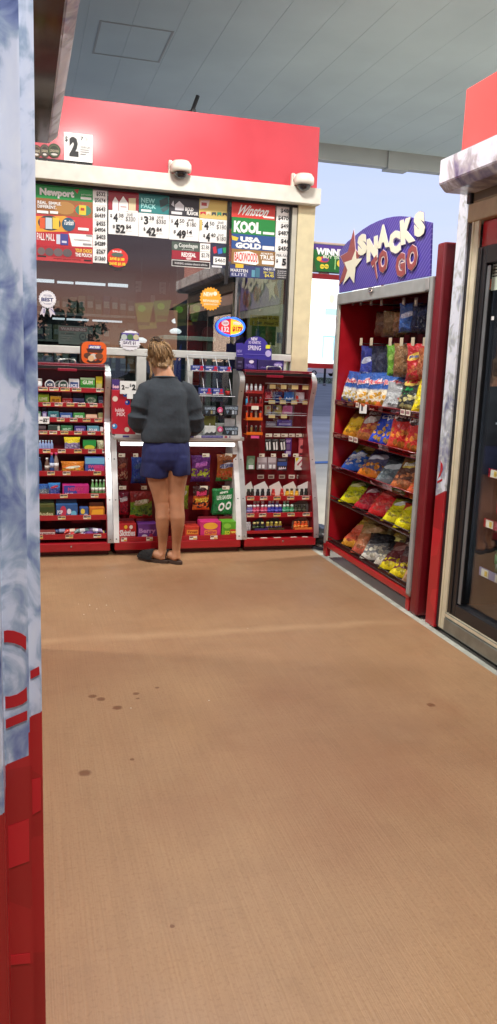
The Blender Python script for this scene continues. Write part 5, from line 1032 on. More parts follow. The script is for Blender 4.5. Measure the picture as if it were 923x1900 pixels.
f = Face('Y', 6.3); r = f.rect(438, 625, 504, 690)
t = thing('spring_sign', 'violet arched spring promotion sign with yellow corner label on the drinks rack', 'sign', f.p((r[0]+r[2])/2, 1.43, 0))
V_ = lambda x, y: f.px(x, y); vm = mat((62, 52, 150), .4, var=.05)
arch = [V_(438.5, 688), V_(438.5, 637), V_(449, 636)]+[V_(475-23*math.cos(R(a)), 646-22*math.sin(R(a))) for a in range(20, 165, 12)]+[V_(498, 640), V_(504, 648), V_(504, 688)]
b = MB(); b.slab(f, arch, 0, .005, vm); b.build('board', t)
b = MB(); put_print(b, f, [('t', 466, 626, 478, 632, 'NEW', (230, 226, 240), .04), ('t', 461, 633, 484, 638, '3D KINETIC', (214, 206, 236), .03), ('t', 460, 641, 484, 650, 'SPRING', (226, 220, 244), .02), ('r', 493, 640, 501, 647, (226, 226, 60)), ('t', 439.5, 649, 449, 654, 'NEW', (170, 160, 220), .02), ('r', 440, 657, 450, 658.5, (150, 140, 210)), ('e', 492, 650, 503, 662, (190, 180, 226)), ('r', 455, 657, 492, 658, (110, 100, 190))], .005); b.build('lettering', t)
for x0, x1, yt, c_, dd, l, off in ((439, 453, 662, (40, 34, 66), [('r', .2, .5, .8, .65, (90, 84, 120)), ('r', .25, .2, .7, .32, (80, 74, 110))], 'small black-violet carton at the arch foot', 0), (454, 478, 665, (58, 44, 120), [('e', .35, .55, .75, .85, (226, 220, 240)), ('t', .1, .15, .8, .5, (110, 96, 180), 'Milka')], 'violet candy carton with white spot under the arch', .004), (479, 528, 668, (52, 42, 100), [('t', .1, .15, .5, .35, (110, 96, 170), 'sharing'), ('e', .6, .3, .95, .8, (120, 100, 180)), ('t', .64, .45, .92, .65, (214, 206, 230), 'NEW')], 'long dark violet candy carton on the drinks rack hood', .008)):
    ff = Face('Y', 6.24-off); pack(ff, 1.433, x0, x1, yt, c_, dd, l, 'candy_carton', 'carton', .05)

# ---- centre counter ---------------------------------------------------------
XC0, XC1 = .69, 1.615
t = thing('service_counter', 'red service counter with white framed candy bay and metal ledge under the sliding window', 'counter', (1.15, 6.2, 0))
b = MB(); b.box(.65, 1.655, BACK-.012, BACK, .1, .88, REDD); b.build('back_panel', t)
b = MB(); b.box(.655, 1.652, 5.952, 6.38, .039, .105, RED, .008); b.build('plinth', t)
b = MB(); b.box(.67, 1.64, 5.995, 6.36, .004, .038, mat((84, 10, 18), .5)); b.build('kick_board', t)
side_strip(t, .648, .69, .885, .1, 'frame_post', WHITE); side_strip(t, 1.616, 1.658, .885, .1, 'frame_post', WHITE)
b = MB(); b.box(.648, 1.658, 6.02, BACK, .893, .907, mat((190, 190, 186), .3, metal=.6, var=.08), .004); b.box(.646, 1.66, 5.985, 6.02, .884, .912, ALU, .006); b.build('counter_top', t)
cf = Face('Y', 5.985)
b = MB(); b.rect(cf, cf.rect(214, 807, 446, 813.5), .0002, .001, pr(196, 196, 194)); put_print(b, cf, [('r', 228, 808, 240, 811.5, (70, 66, 130)), ('r', 352, 808, 360, 812, (60, 56, 110)), ('r', 364, 808, 373, 812.5, (226, 226, 230)), ('r', 374, 808, 414, 812.5, (74, 70, 140)), ('r', 417, 808.5, 422, 812.5, (150, 60, 80)), ('r', 425, 808.5, 428, 812.5, (120, 116, 150)), ('t', 376, 809, 411, 811.6, 'accepted here lottery prize', (190, 186, 220), .01)], .001); b.build('notice_strip', t)
b = MB(); b.box(.69, 1.616, 6.03, 6.1, .862, .882, WHITE, .003); b.build('lamp_housing', t)
TUBE = mat((255, 255, 252), .4, var=0, emit=TUBE_E); b = MB(); b.box(.705, 1.60, 6.035, 6.06, .835, .861, TUBE, .006); b.build('tube_lamp', t)
# bottom display shelf and pegs
f, z = lip(330, 999, .02)
b = MB(); b.box(.691, 1.615, f.val, BACK-.014, .106, .118, REDD); sh = b.build('shelf', t)
b = MB(); b.box(.691, 1.615, f.val-.012, f.val, .106, .14, RED, .002); b.build('lip', sh)
ftg = Face('Y', f.val-.012)
for a, c in ((225, 236), (352, 366), (391, 404), (272, 284)):
    b = MB(); u0 = ftg.px(a, 993)[0]; u1 = ftg.px(c, 993)[0]; b.rect(ftg, (u0, .108, u1, .137), .0005, .0015, TAGS[1]); b.rect(ftg, (u0+.003, .124, (u0+u1)/2, .134), .0015, .002, pr(110, 60, 60)); b.rect(ftg, ((u0+u1)/2, .111, u1-.003, .121), .0015, .002, pr(224, 170, 50)); b.build('price_tag', sh)
cz = .119; cfz = Face('Y', f.val+.012)
for x0, x1, yt, col, deco, l in [(220, 254, 972, (196, 40, 44), [('t', .06, .2, .94, .62, (240, 236, 236), 'Skittles'), ('e', .3, .68, .5, .92, (240, 190, 60)), ('e', .6, .66, .8, .92, (250, 240, 230)), ('r', 0, .0, 1, .12, (150, 24, 40))], 'red candy tray with white lettering on the counter bay floor'), (256, 292, 972, (110, 56, 140), [('t', .06, .3, .94, .7, (200, 150, 214), 'Berry'), ('e', .2, .05, .5, .3, (226, 214, 232)), ('e', .6, .1, .8, .35, (190, 60, 110))], 'purple candy tray on the counter bay floor behind the legs'),
                             (344, 371, 977, (200, 60, 44), [('r', .1, .3, .9, .7, (232, 150, 60)), ('t', .15, .38, .85, .62, (150, 30, 30), 'Tropi')], 'low orange-red candy tray on the counter bay floor'), (372, 411, 968, (206, 50, 120), [('e', .15, .5, .85, .95, (240, 176, 60)), ('r', .2, .15, .8, .45, (240, 150, 60)), ('t', .22, .2, .78, .4, (190, 40, 100), 'CHEW'), ('r', .02, .0, .98, .08, (150, 30, 90))], 'pink and orange candy box on the counter bay floor'), (412, 441, 968, (96, 170, 40), [('t', .2, .15, .9, .4, (214, 226, 60), 'SOUR'), ('r', .0, .0, 1, .12, (170, 40, 40)), ('r', .55, .12, 1, .5, (190, 60, 40)), ('t', .58, .18, .97, .42, (240, 226, 90), 'gummi'), ('e', .1, .55, .6, .9, (140, 206, 70))], 'lime green sour candy box on the bay floor')]:
    pack(cfz, cz, x0, x1, yt, col, deco, l, 'candy_tray', 'box', .12, back=(.02, (120, 30, 40)))
PEG = mat((190, 190, 190), .3, metal=.8, var=0)
def peg_row(t, f, xs, py, ztag=True):
    for a, c in xs:
        b = MB(); u = (f.px(a, py)[0]+f.px(c, py)[0])/2; v = f.px(a, py)[1]
        b.tube([(u, BACK-.012, v), (u, f.val-.012, v), (u, f.val-.016, v+.012)], .003, PEG, 6); pg = b.build('peg_hook', t)
        b = MB(); g = Face('Y', f.val-.018); b.rect(g, (f.px(a, py)[0], v-.006, f.px(c, py)[0], v+.022), 0, .002, TAGS[1]); b.rect(g, (f.px(a, py)[0]+.004, v+.0, u, v+.012), .002, .0025, pr(150, 130, 110)); b.build('price_tag', pg)
fh = Face('Y', 6.16); fh2 = Face('Y', 6.12)
peg_row(t, fh, ((220, 232), (247, 256), (375, 388), (417, 430)), 846); peg_row(t, fh2, ((221, 234), (262, 272), (371, 385), (412, 425)), 906)
def hang(f, x0, x1, y0, y1, mt, label, thk=.04, wd=(), group=None, w0=0, name='candy_bag'):
    u0, u1 = f.px(x0, (y0+y1)/2)[0], f.px(x1, (y0+y1)/2)[0]; va, vb = f.px((x0+x1)/2, y1)[1], f.px((x0+x1)/2, y0)[1]
    return bag(f, (u0+u1)/2, va, u1-u0, vb-va, thk, mt, label, lean=R(-3), name=name, cat='bag', words_=wd, group=group, w0=w0)
hb = ' hanging in the counter bay'
hang(fh, 215, 238, 850, 893, bag_mat((90, 40, 34), (120, 34, 34), (90, 30, 30), (150, 84, 60), (206, 150, 120)), 'dark red-brown candy bag'+hb)
hang(fh, 243, 272, 848, 897, bag_mat((36, 66, 150), (30, 60, 150), (30, 50, 130), (46, 80, 130), (50, 90, 170)), 'royal blue candy bag'+hb+' beside the shorts')
hang(fh, 354, 391, 845, 894, bag_mat((96, 40, 120), (110, 50, 130), (80, 36, 110), (170, 90, 190), (190, 196, 60), .66, (.2, .5)), 'purple candy bag with green patch'+hb, wd=[('Real', .2, .6, .8, .75, (206, 120, 214)), ('Grape', .35, .22, .9, .4, (200, 214, 70))])
hang(fh, 401, 438, 843, 893, bag_mat((150, 84, 40), (170, 100, 40), (60, 130, 60), (226, 226, 240), (226, 96, 50), .6, (.08, .42)), 'orange fruit ring candy bag'+hb, wd=[('LIFE SAVERS', .12, .52, .9, .66, (40, 66, 130)), ('Gummies', .25, .72, .75, .82, (60, 40, 30))])
hang(fh2, 219, 239, 912, 955, bag_mat((120, 30, 56), (170, 26, 50), (180, 24, 50), (196, 190, 200), (150, 30, 60)), 'crimson candy bag with pale lettering'+hb, wd=[('Twists', .1, .6, .9, .75, (230, 220, 226))])
hang(fh2, 240, 284, 911, 962, bag_mat((150, 40, 40), (120, 166, 50), (190, 40, 40), (196, 206, 150), (90, 150, 50), .6), 'lime green sour candy bag'+hb+' beside the calf', wd=[('SOUR', .2, .55, .8, .7, (236, 240, 220))])
hang(fh2, 330, 350, 901, 945, bag_mat((160, 170, 40), (120, 150, 40), (110, 130, 40), (206, 214, 190), (150, 176, 60)), 'yellow-green candy bag half hidden behind the legs')
hang(fh2, 357, 389, 902, 946, bag_mat((60, 30, 30), (206, 96, 40), (226, 110, 40), (150, 40, 60), (60, 34, 30), .7), 'black and orange candy bag'+hb, wd=[('Real', .2, .62, .8, .82, (214, 60, 110)), ('TWISTED', .1, .34, .95, .52, (230, 200, 70))])
hang(fh2, 394, 434, 906, 955, bag_mat((30, 130, 66), (30, 136, 70), (30, 120, 60), (34, 120, 66), (40, 140, 80), .9), 'bright green ring mint bag'+hb, wd=[('LIFE SAVERS', .15, .6, .9, .76, (214, 236, 220)), ('MINTS', .3, .82, .7, .9, (220, 236, 220)), ('O', .22, .16, .55, .48, (236, 240, 236)), ('O', .58, .2, .9, .52, (226, 234, 228))])
hang(Face('Y', 6.17), 392, 430, 907, 952, bag_mat((30, 120, 60), (30, 126, 66), (30, 110, 60), (34, 120, 66), (40, 140, 80), .9), 'second green mint bag hanging right behind the bright green ring one')
hang(Face('Y', 6.2), 358, 384, 846, 892, bag_mat((90, 40, 110), (100, 46, 120), (80, 36, 110), (160, 90, 180), (160, 90, 60)), 'second purple candy bag tucked behind the purple one')
# red card box and price sign on the ledge
f = Face('Y', 6.12); z = .913; r = f.rect(209, 724, 246, 806)
t = thing('gum_standee', 'tall red cardboard gum box with colored balls on the metal ledge', 'cardboard box', f.p((r[0]+r[2])/2, z, -.05))
b = MB(); b.box(r[0], r[2]-.01, 6.12, 6.24, z, r[3], mat((186, 30, 48), .4, var=.04), .003); b.slab(f, [(r[2]-.012, z), (r[2]+.025, z), (r[2]+.03, z+.05), (r[2]+.012, z+.10), (r[2]-.012, z+.13)], -.008, -.002, mat((170, 28, 46), .4)); b.build('box_body', t)
b = MB()
for x, y, rp, c_, c2 in ((214, 740, 5, (230, 214, 196), None), (233, 732, 4.6, (50, 100, 190), (230, 230, 240)), (237, 747, 4.6, (40, 80, 180), (226, 226, 236)), (213, 791, 5, (60, 140, 200), (230, 236, 240)), (236, 797, 4.6, (226, 206, 176), None)):
    c = f.px(x, y); q = f.px(x+rp, y)[0]-c[0]; b = MB(); b.ell(f, (c[0]-q, c[1]-q, c[0]+q, c[1]+q), .001, pr(*c_, r=.25))
    if c2: b.ell(f, (c[0]-q*.7, c[1]-q*.2, c[0]+q*.1, c[1]+q*.7), .0018, pr(*c2, r=.25))
    b.build('ball_print', t)
b = MB()
b.text(f, 'bubble', (f.px(214, 760)[0], f.px(220, 764)[1], f.px(231, 760)[0], f.px(220, 757)[1]), .002, pr(240, 200, 200), .03); b.text(f, 'MIX', (f.px(217, 760)[0], f.px(220, 772)[1], f.px(233, 760)[0], f.px(220, 765)[1]), .002, pr(240, 200, 200), .04); b.build('lettering', t)
b = MB(); g = Face('Y', 6.15); q = g.rect(208, 704, 222, 724); b.rect(g, (q[0], r[3]+.0005, q[2], q[3]), 0, .003, mat((70, 50, 120), .4)); b.text(g, 'les', (q[0]+.006, r[3]+.012, q[2]-.004, r[3]+.04), .0035, pr(226, 190, 200), .05); b.build('header_card', t)
g = Face('Y', 6.1); tag(panel(None, 'price_sign', g, (223, 707, 253, 731), W_, [('t', 226, 714, 231.5, 723, '2', K_, .05), ('t', 233, 718, 240, 720.5, 'for', K_, .03), ('t', 241, 712, 244, 718, '$', K_, .03), ('t', 245, 713, 252, 724, '2', K_, .06)], 0, .003), 'white two for two dollars sign clipped above the red gum box', 'price sign')
b = MB(); q = g.rect(236, 731, 247, 740); b.rect(g, (q[0], q[1], q[2], g.rect(223, 707, 253, 731)[1]-.0005), 0, .003, PAPER); 
tag(b.build('sign_stem'), 'short white card stem holding the two dollar sign', 'card stem')
# acrylic tiered display with cartons
ACR = glass('acrylic', (.93, .95, .96), .05); EDGE = mat((206, 210, 214), .2, var=0)
t = thing('acrylic_rack', 'tiered clear acrylic display rack standing on the counter ledge', 'display rack', (1.42, 6.2, .913))
f = Face('Y', 6.14); A = lambda x, y: f.px(x, y)
xL, xR_ = A(354, 700)[0], A(436, 740)[0]; xM = A(433, 700)[0]
tz = [A(400, 708)[1], A(400, 731)[1], A(400, 770)[1], A(400, 806)[1]]
b = MB()
for k, (zz, ya, yb) in enumerate(((A(390, 690)[1], 6.19, 6.36), (A(390, 733)[1], 6.15, 6.36), (A(400, 770)[1], 6.13, 6.36))): b.box(xL, xR_ if k else xM-.05, ya, yb, zz-.003, zz+.001, ACR)
b.build('shelf', t)
b = MB()
for xx in (xL, A(381, 700)[0], A(407, 700)[0], A(431, 700)[0]):
    b.faces([(xx, 6.12, .913), (xx, 6.36, .913), (xx, 6.36, 1.53), (xx, 6.3, 1.53)], [(0, 1, 2, 3)], ACR)
b.build('divider', t)
b = MB()
for xx in (xL, A(381, 700)[0], A(407, 700)[0], A(431, 700)[0]): b.tube([(xx, 6.18, A(390, 690)[1]), (xx, 6.28, A(390, 663)[1])], .0025, EDGE, 5); b.tube([(xx, 6.14, A(390, 733)[1]), (xx, 6.22, A(390, 703)[1])], .0025, EDGE, 5)
b.tube([(xL, 6.3, 1.53), (xM, 6.3, 1.53)], .003, EDGE, 5); b.tube([(xL, 6.13, A(400, 735)[1]), (xR_, 6.13, A(400, 735)[1])], .003, EDGE, 5); b.build('edge_trim', t)
fa = Face('Y', 6.165); fb2 = Face('Y', 6.135); fc2 = Face('Y', 6.12)
za, zb, zc, zd = A(390, 690)[1]+.002, A(390, 733)[1]+.002, A(400, 770)[1]+.002, .914
n_ = 0
for (ff, z0, x0, x1, yt, l) in [(Face('Y', 6.2), za, 356, 380, 678, 'blue and red strip carton, first on the upper acrylic tier'), (Face('Y', 6.2), za, 381, 406, 679, 'blue and red strip carton in the middle of the upper acrylic tier'), (Face('Y', 6.2), za, 407, 431, 680, 'blue and red strip carton at the outer end of the upper acrylic tier'), (Face('Y', 6.155), zb, 371, 394, 720, 'blue and red strip carton beside the sleeve on the second acrylic tier'), (Face('Y', 6.155), zb, 395, 416, 721, 'blue and red strip carton next to the plant on the second acrylic tier')]:
    pack(ff, z0, x0, x1, yt, (58, 74, 150), [('r', 0, 0, 1, .16, (206, 206, 212)), ('e', .66, .42, .92, .98, (196, 40, 60)), ('t', .08, .6, .6, .85, (200, 206, 230), 'ENERGY'), ('e', .3, .2, .46, .42, (236, 236, 240)), ('r', .58, .14, .98, .36, (200, 50, 66))], l, 'strip_carton', 'carton', .06)
tp = thing('potted_succulent', 'small green succulent ornament in a red pot on the acrylic rack', 'plant', Face('Y', 6.18).p(A(425, 730)[0], zb, 0)); p = wloc(tp)
b = MB(); b.lathe(p, [(.016, 0), (.022, .03), (.02, .032)], mat((190, 50, 44), .4), 12); b.build('pot', tp)
b = MB(); gm2 = mat((90, 130, 84), .6, var=.1); rn = random.Random(4)
for k in range(16):
    a = rn.uniform(0, 6.3); s_ = rn.uniform(.012, .03); q = p+Vector((0, 0, .03)); e_ = q+Vector((math.cos(a)*s_, math.sin(a)*s_, rn.uniform(.01, .03))); sd_ = Vector((-math.sin(a), math.cos(a), 0))*.006; b.faces([q, (q+e_)/2+sd_, e_, (q+e_)/2-sd_], [(0, 1, 2, 3)], gm2)
b.build('leaf', tp)
fx = Face('Y', 6.125)
for (z0, x0, x1, yt, l, bigk) in [(zc, 379, 402, 754, 'black and silver pill carton with olive strip on the third acrylic tier', 1), (zc, 417, 443, 753, 'black and silver pill carton beside the metal side on the third tier', 1), (zd, 417, 443, 792, 'black and silver pill carton at the ledge beside the metal side', 1), (zd, 380, 402, 791, 'white jagged printed carton standing on the ledge', 2)]:
    if bigk == 1: pack(fx, z0, x0, x1, yt, (40, 46, 54), [('t', .05, .6, .95, .9, (160, 180, 196), 'KAMIKAZE'), ('r', .55, .1, .7, .5, (160, 150, 100) if x0 < 400 else (180, 190, 200)), ('r', .75, .1, .9, .5, (130, 140, 150)), ('p', [(.1, .5), (.2, .1), (.35, .5)], (110, 130, 150))], l, 'pill_carton', 'carton', .08)
    else: pack(fx, z0, x0, x1, yt, (206, 208, 204), [('p', [(0, .1), (.2, .35), (.4, .2), (.6, .4), (.8, .25), (1, .45), (1, 0), (0, 0)], (60, 62, 66))], l, 'pill_carton', 'carton', .08)
for z0, yt, l in ((zc, 752, 'magenta button badge on the third tier of the acrylic rack'), (zd, 788, 'magenta button badge at the foot of the acrylic rack')):
    c = fx.px(409, yt+9); b = MB(); b.lathe(fx.p(c[0], c[1], -.006), [(.0235, 0), (.024, .004), (.02, .008)], mat((196, 60, 110), .3, var=.02), 22, (0, -1, 0)); b.ell(fx, (c[0]-.014, c[1]-.016, c[0]+.012, c[1]+.01), .004, pr(226, 170, 196)); solo(b, 'button_badge', l, 'badge')
pack(Face('Y', 6.2), zd, 379, 401, 772, (110, 112, 50), [('p', [(.4, .1), (.6, .1), (.55, .6), (.45, .6)], (226, 226, 210))], 'olive upright card with a white bottle picture on the ledge', 'display_card', 'card', .01)
pack(Face('Y', 6.19), zd, 417, 437, 776, (214, 218, 220), [('p', [(.4, .1), (1, .1), (1, .55), (.7, .5)], (80, 110, 150))], 'white folded card with blue corner behind the black carton', 'display_card', 'card', .01)

# ---- right drinks and tools rack ---------------------------------------------
XR0, XR1 = 1.702, 2.268
t = thing('drinks_rack', 'red rack of small energy drink bottles, tools and lighters beside the pillar', 'display rack', (1.99, 6.2, 0))
carcass(t, XR0, XR1); handle(t, 510, 686); side_strip(t, 1.659, 1.701); side_strip(t, XR1+.001, 2.312); side_strip(t, XR1-.005, XR1+.0005, name='side_liner', m=REDD); DR = t
T = {}
for i, (py, tags) in enumerate([(924, tg(459, 483, 508, 533, 561, w=13)), (955, tg(459, 481, 508, 534, 562, w=13)), (986, [])]):
    T[i+1] = shelf(t, XR0, XR1, 515, py, .036 if i < 2 else .02, tags)
fpl = Face('Y', 5.952)
for a, c in ((460, 472), (485, 497), (510, 523), (541, 552), (563, 573)):
    b = MB(); u0 = fpl.px(a, 993)[0]; u1 = fpl.px(c, 993)[0]; b.box(u0, u1, 5.96, 5.985, .1054, .1066, TAGS[1]); b.build('price_tag', t)
b = MB(); fq = Face('Y', 6.05); u = fq.px(569, 985)[0]; b.rect(fq, (u-.012, .125, u+.012, .16), 0, .002, PAPER); b.rect(fq, (u-.008, .132, u+.008, .155), .002, .0025, pr(150, 140, 140)); b.build('price_tag', t)
dk = ' of the drinks rack'
def tray(f, z, x0, x1, yb, ytl, ytr, col, label, inner=None):
    """open card tray with a slanting back flap"""
    u0, u1 = f.px(x0, yb)[0], f.px(x1, yb)[0]; g = Face('Y', f.val+.085)
    b = MB(); pm = mat(col, .5, var=.04); b.slab(g, [(u0, z+.001), (u1, z+.001), (u1, g.px(x1, ytr)[1]), (u0+(u1-u0)*.72, g.px(x0, ytl-9)[1]), (u0, g.px(x0, ytl)[1])], 0, .002, pm)
    im = mat(inner or col, .45, var=.04); b.box(u0, u1, f.val, f.val+.084, z+.0005, z+.002, im); b.rect(f, (u0, z+.002, u1, z+.026), -.002, 0, im)
    o = b.build('card_tray'); return tag(o, label, 'card tray')
def shots(f, z, xs, body, cap, label, group, h=.085, lab=None, ry=0):
    for k, x in enumerate(xs):
        p = f.px(x, 925); bottle(p[0], f.val+.03+ry+(k % 2)*.012, z+.0022, h, .0165, body, cap, label, 'shot_bottle', group=group, lab=lab, glassy=.25, capr=.72)
f, z = T[1]
TR = [(459, 475, (226, 222, 214), (170, 60, 50)), (476, 504, (232, 230, 226), (40, 34, 40)), (505, 530, (230, 222, 214), (200, 70, 50)), (531, 557, (232, 228, 216), (226, 150, 40)), (558, 584, (234, 232, 226), (214, 210, 200))]
BC = [((50, 40, 36), (40, 60, 40), None, 'dark'), ((34, 32, 36), (28, 28, 30), None, 'black'), ((190, 40, 40), (196, 50, 44), (210, 90, 60), 'red'), ((226, 170, 40), (60, 50, 30), (236, 190, 60), 'yellow'), ((40, 44, 40), (34, 40, 34), None, 'black-green')]
for k, ((x0, x1, c_, ic), (bd, cp, lb, wd_)) in enumerate(zip(TR, BC)):
    tray(f, z, x0, x1, 916, 902, 906, c_, 'white flapped card tray of %s shot bottles on the upper bottle shelf' % wd_, ic)
    n_b = max(2, int((x1-x0)/8.5)); shots(f, z, [x0+4+(x1-x0-8)*i/(n_b-1) for i in range(n_b)], bd, cp, 'small %s shot bottle on the upper bottle shelf%s' % (wd_, dk), '%s shot bottles on the upper shelf' % wd_, .075, lb)
f, z = T[2]
for wd_, xs, bd, cp, lb in (('lilac', (464, 469), (120, 110, 170), (236, 236, 244), (170, 160, 210)), ('pink', (475, 482, 490, 497), (206, 70, 100), (240, 236, 240), (226, 120, 150)), ('blue', (503, 510, 517, 524), (60, 60, 160), (236, 238, 246), (90, 90, 190)), ('green', (531, 538, 545), (60, 150, 100), (214, 240, 226), (110, 190, 150)), ('olive', (552, 560, 568), (66, 66, 50), (60, 58, 44), (90, 88, 70))):
    shots(f, z, xs, bd, cp, 'small %s shot bottle in front on the middle bottle shelf' % wd_, '%s shot bottles in front on the middle shelf' % wd_, .08, lb)
    if wd_ in ('pink', 'blue', 'green'): shots(f, z+.006, [x+3.5 for x in xs[:-1]], bd, cp, 'small %s shot bottle in the rear row of the middle bottle shelf' % wd_, '%s shot bottles behind on the middle shelf' % wd_, .1, lb, .05)
tray(f, z, 548, 582, 948, 934, 940, (120, 116, 112), 'grey flapped card tray of olive bottles on the middle bottle shelf', (90, 86, 76))
f, z = T[3]
for wd_, xs, bd, cp, lb in (('white', (462, 467), (196, 196, 200), (226, 226, 230), None), ('black yellow-capped', (476, 483, 491), (34, 32, 30), (230, 226, 150), (70, 90, 50)), ('gold', (501, 509, 517, 525), (150, 130, 50), (236, 226, 120), (70, 50, 90)), ('orange', (553, 560, 567, 574), (226, 90, 40), (236, 120, 60), (236, 150, 60))):
    shots(f, z, xs, bd, cp, 'small %s shot bottle on the lowest bottle shelf%s' % (wd_, dk), '%s shot bottles on the lowest shelf' % wd_, .07, lb)
tray(f, z, 473, 498, 978, 968, 972, (60, 56, 84), 'dark violet card tray of black bottles on the lowest bottle shelf', (66, 50, 110)); tray(f, z, 499, 528, 978, 966, 970, (70, 60, 80), 'dusky card tray of gold bottles on the lowest bottle shelf', (70, 60, 40)); tray(f, z, 548, 580, 980, 966, 968, (150, 120, 110), 'brownish card tray of orange bottles on the lowest bottle shelf', (230, 130, 60))
# acrylic pockets
def pocket(y0, y1, x0, x1, yy, label, tags):
    f = Face('Y', yy); r = f.rect(x0, y0, x1, y1); b = MB()
    b.box(r[0], r[2], yy-.03, yy-.028, r[1], r[3], ACR); b.box(r[0], r[2], yy-.028, yy+.1, r[1], r[1]+.003, ACR); o = b.build('acrylic_pocket', DR)
    b = MB(); b.tube([f.p(r[0], r[3], .029), f.p(r[2], r[3], .029)], .0022, EDGE, 5); b.tube([f.p(r[0], r[1], .029), f.p(r[2], r[1], .029)], .0022, EDGE, 5); b.build('edge_trim', o)
    g = Face('Y', yy-.0305)
    for a, c in tags:
        b = MB(); u0, u1 = g.px(a, y0)[0], g.px(c, y0)[0]; b.rect(g, (u0, r[3]-.042, u1, r[3]-.01), .0003, .0013, TAGS[2]); b.build('price_tag', o)
    return f, r[1]+.004
fA, zA = pocket(712, 746, 490, 578, 6.27, '', ((501, 512), (522, 532), (542, 554), (562, 573)))
fB, zB = pocket(740, 770, 490, 578, 6.28, '', ((499, 511), (520, 531), (541, 552), (562, 573)))
fC, zC = pocket(766, 792, 492, 576, 6.29, '', ((499, 511), (522, 533)))
for ff, z0, x0, x1, yt, c_, dd, l in [(fA, zA, 492, 506, 727, (190, 30, 44), [('e', .2, .3, .8, .7, (226, 120, 130))], 'red packet in the upper clear pocket'), (fA, zA, 508, 525, 727, (38, 56, 116), [('e', .6, .1, .95, .5, (220, 120, 60)), ('t', .1, .5, .8, .7, (160, 180, 220), 'Tums')], 'navy packet in the upper clear pocket'), (fA, zA, 528, 547, 727, (44, 110, 190), [('t', .1, .2, .9, .45, (230, 236, 246), 'Advil')], 'blue packet in the upper clear pocket'), (fA, zA, 549, 566, 728, (224, 220, 222), [('p', [(0, 0), (.4, 0), (.3, .6), (0, .7)], (220, 70, 50))], 'white and orange packet in the upper clear pocket'),
                             (fB, zB, 492, 504, 752, (200, 186, 150), [('e', .3, .5, .8, .9, (206, 110, 50))], 'beige packet in the middle clear pocket'), (fB, zB, 506, 524, 752, (176, 164, 96), [('p', [(0, .3), (.5, .4), (.4, 1), (0, 1)], (70, 60, 60)), ('e', .4, .5, .6, .8, (230, 226, 220))], 'khaki packet in the middle clear pocket'), (fB, zB, 525, 544, 753, (214, 110, 160), [('r', .1, .1, .9, .3, (240, 190, 210))], 'pink packet in the middle clear pocket'), (fC, zC, 494, 514, 782, (150, 140, 160), [('e', .1, .1, .9, .7, (190, 186, 200))], 'grey packet in the lower clear pocket'), (fC, zC, 515, 543, 779, (96, 74, 160), [('r', .1, .2, .9, .5, (180, 170, 220)), ('r', .3, .6, .8, .8, (140, 120, 200))], 'violet packet in the lower clear pocket')]:
    pack(ff, z0, x0, x1, yt, c_, dd, l, 'medicine_packet', 'packet', .015)
b = MB(); g = Face('Y', BACK-.012)
b.build('peg_board', DR) if False else b.bm.free()
# tools and cards on pegs
ft = Face('Y', 6.33)
for row, py in ((((492, 504), (507, 519), (521, 533), (535, 546), (548, 559), (561, 572)), 809),):
    peg_row(DR, ft, row, py)
peg_row(DR, ft, ((480, 490), (502, 511), (523, 533), (543, 553)), 846)
for a, c in ((478, 490), (498, 509), (518, 529), (536, 547), (551, 562)):
    b = MB(); g = Face('Y', BACK-.013); r = g.rect(a, 881, c, 888); b.rect(g, r, .0004, .002, TAGS[1]); b.rect(g, (r[0]+.006, r[1]+.006, r[2]-.01, r[3]-.01), .002, .0026, pr(150, 110, 100)); b.build('price_tag', DR)
fk = Face('Y', 6.315)
def card(px, col, elems, label, name='blister_card', cat='card'):
    t = thing(name, label, cat, fk.p(fk.px((px[0]+px[2])/2, px[3])[0], fk.px(px[0], px[3])[1], 0))
    b = MB(); b.rect(fk, fk.rect(*px), 0, .003, pr(*col), .001); put_print(b, fk, [e for e in elems if e[0] != 'x'], .003); b.build('backing_card', t)
    for e in elems:
        if e[0] == 'x': b = MB(); b.rect(fk, fk.rect(*e[1:5]), .005, .014, mat(e[5], .2, var=.02), .003); b.build('item', t)
    return t
for x, l in ((492, 'black hanging card with white scissors beside the lighters'), (505, 'black hanging card with white multi tool in the middle'), (519, 'black hanging card with white knife next to the purple card')):
    card((x, 814, x+13, 837), (26, 26, 28), [('t', x+1, 815, x+10, 818, 'KNIFE', (120, 120, 120), .01), ('p', [(x+1.5, 821), (x+4.5, 820), (x+6, 834), (x+3, 835)], (226, 226, 222)), ('p', [(x+7, 820), (x+9.5, 819), (x+10.5, 834), (x+7.5, 835)], (214, 214, 210))], l)
card((529, 813, 541, 847), (84, 46, 120), [('t', 530.5, 816, 539.5, 821, 'GRIP', (190, 170, 214), .02), ('r', 531.5, 824, 538, 834, (110, 90, 130)), ('t', 531, 837, 539, 843, 'IIII', (206, 200, 220), .04)], 'tall purple hanging card beside the black tool cards')
card((554, 813, 567, 846), (176, 70, 84), [('r', 555.5, 816, 565.5, 840, (206, 110, 110)), ('e', 557, 826, 564, 833, (90, 40, 50)), ('r', 556, 841, 565.5, 844, (60, 36, 40))], 'tall red blister card with dark disc by the curved side')
card((458, 846, 473, 871), (110, 150, 116), [('e', 460, 850, 472, 862, (150, 180, 150)), ('x', 461, 862.5, 470, 870, (236, 236, 236)), ('e', 462.5, 864, 464.5, 866, K_), ('e', 466.5, 864, 468.5, 866, K_)], 'pale green card with white dice beside the metal side')
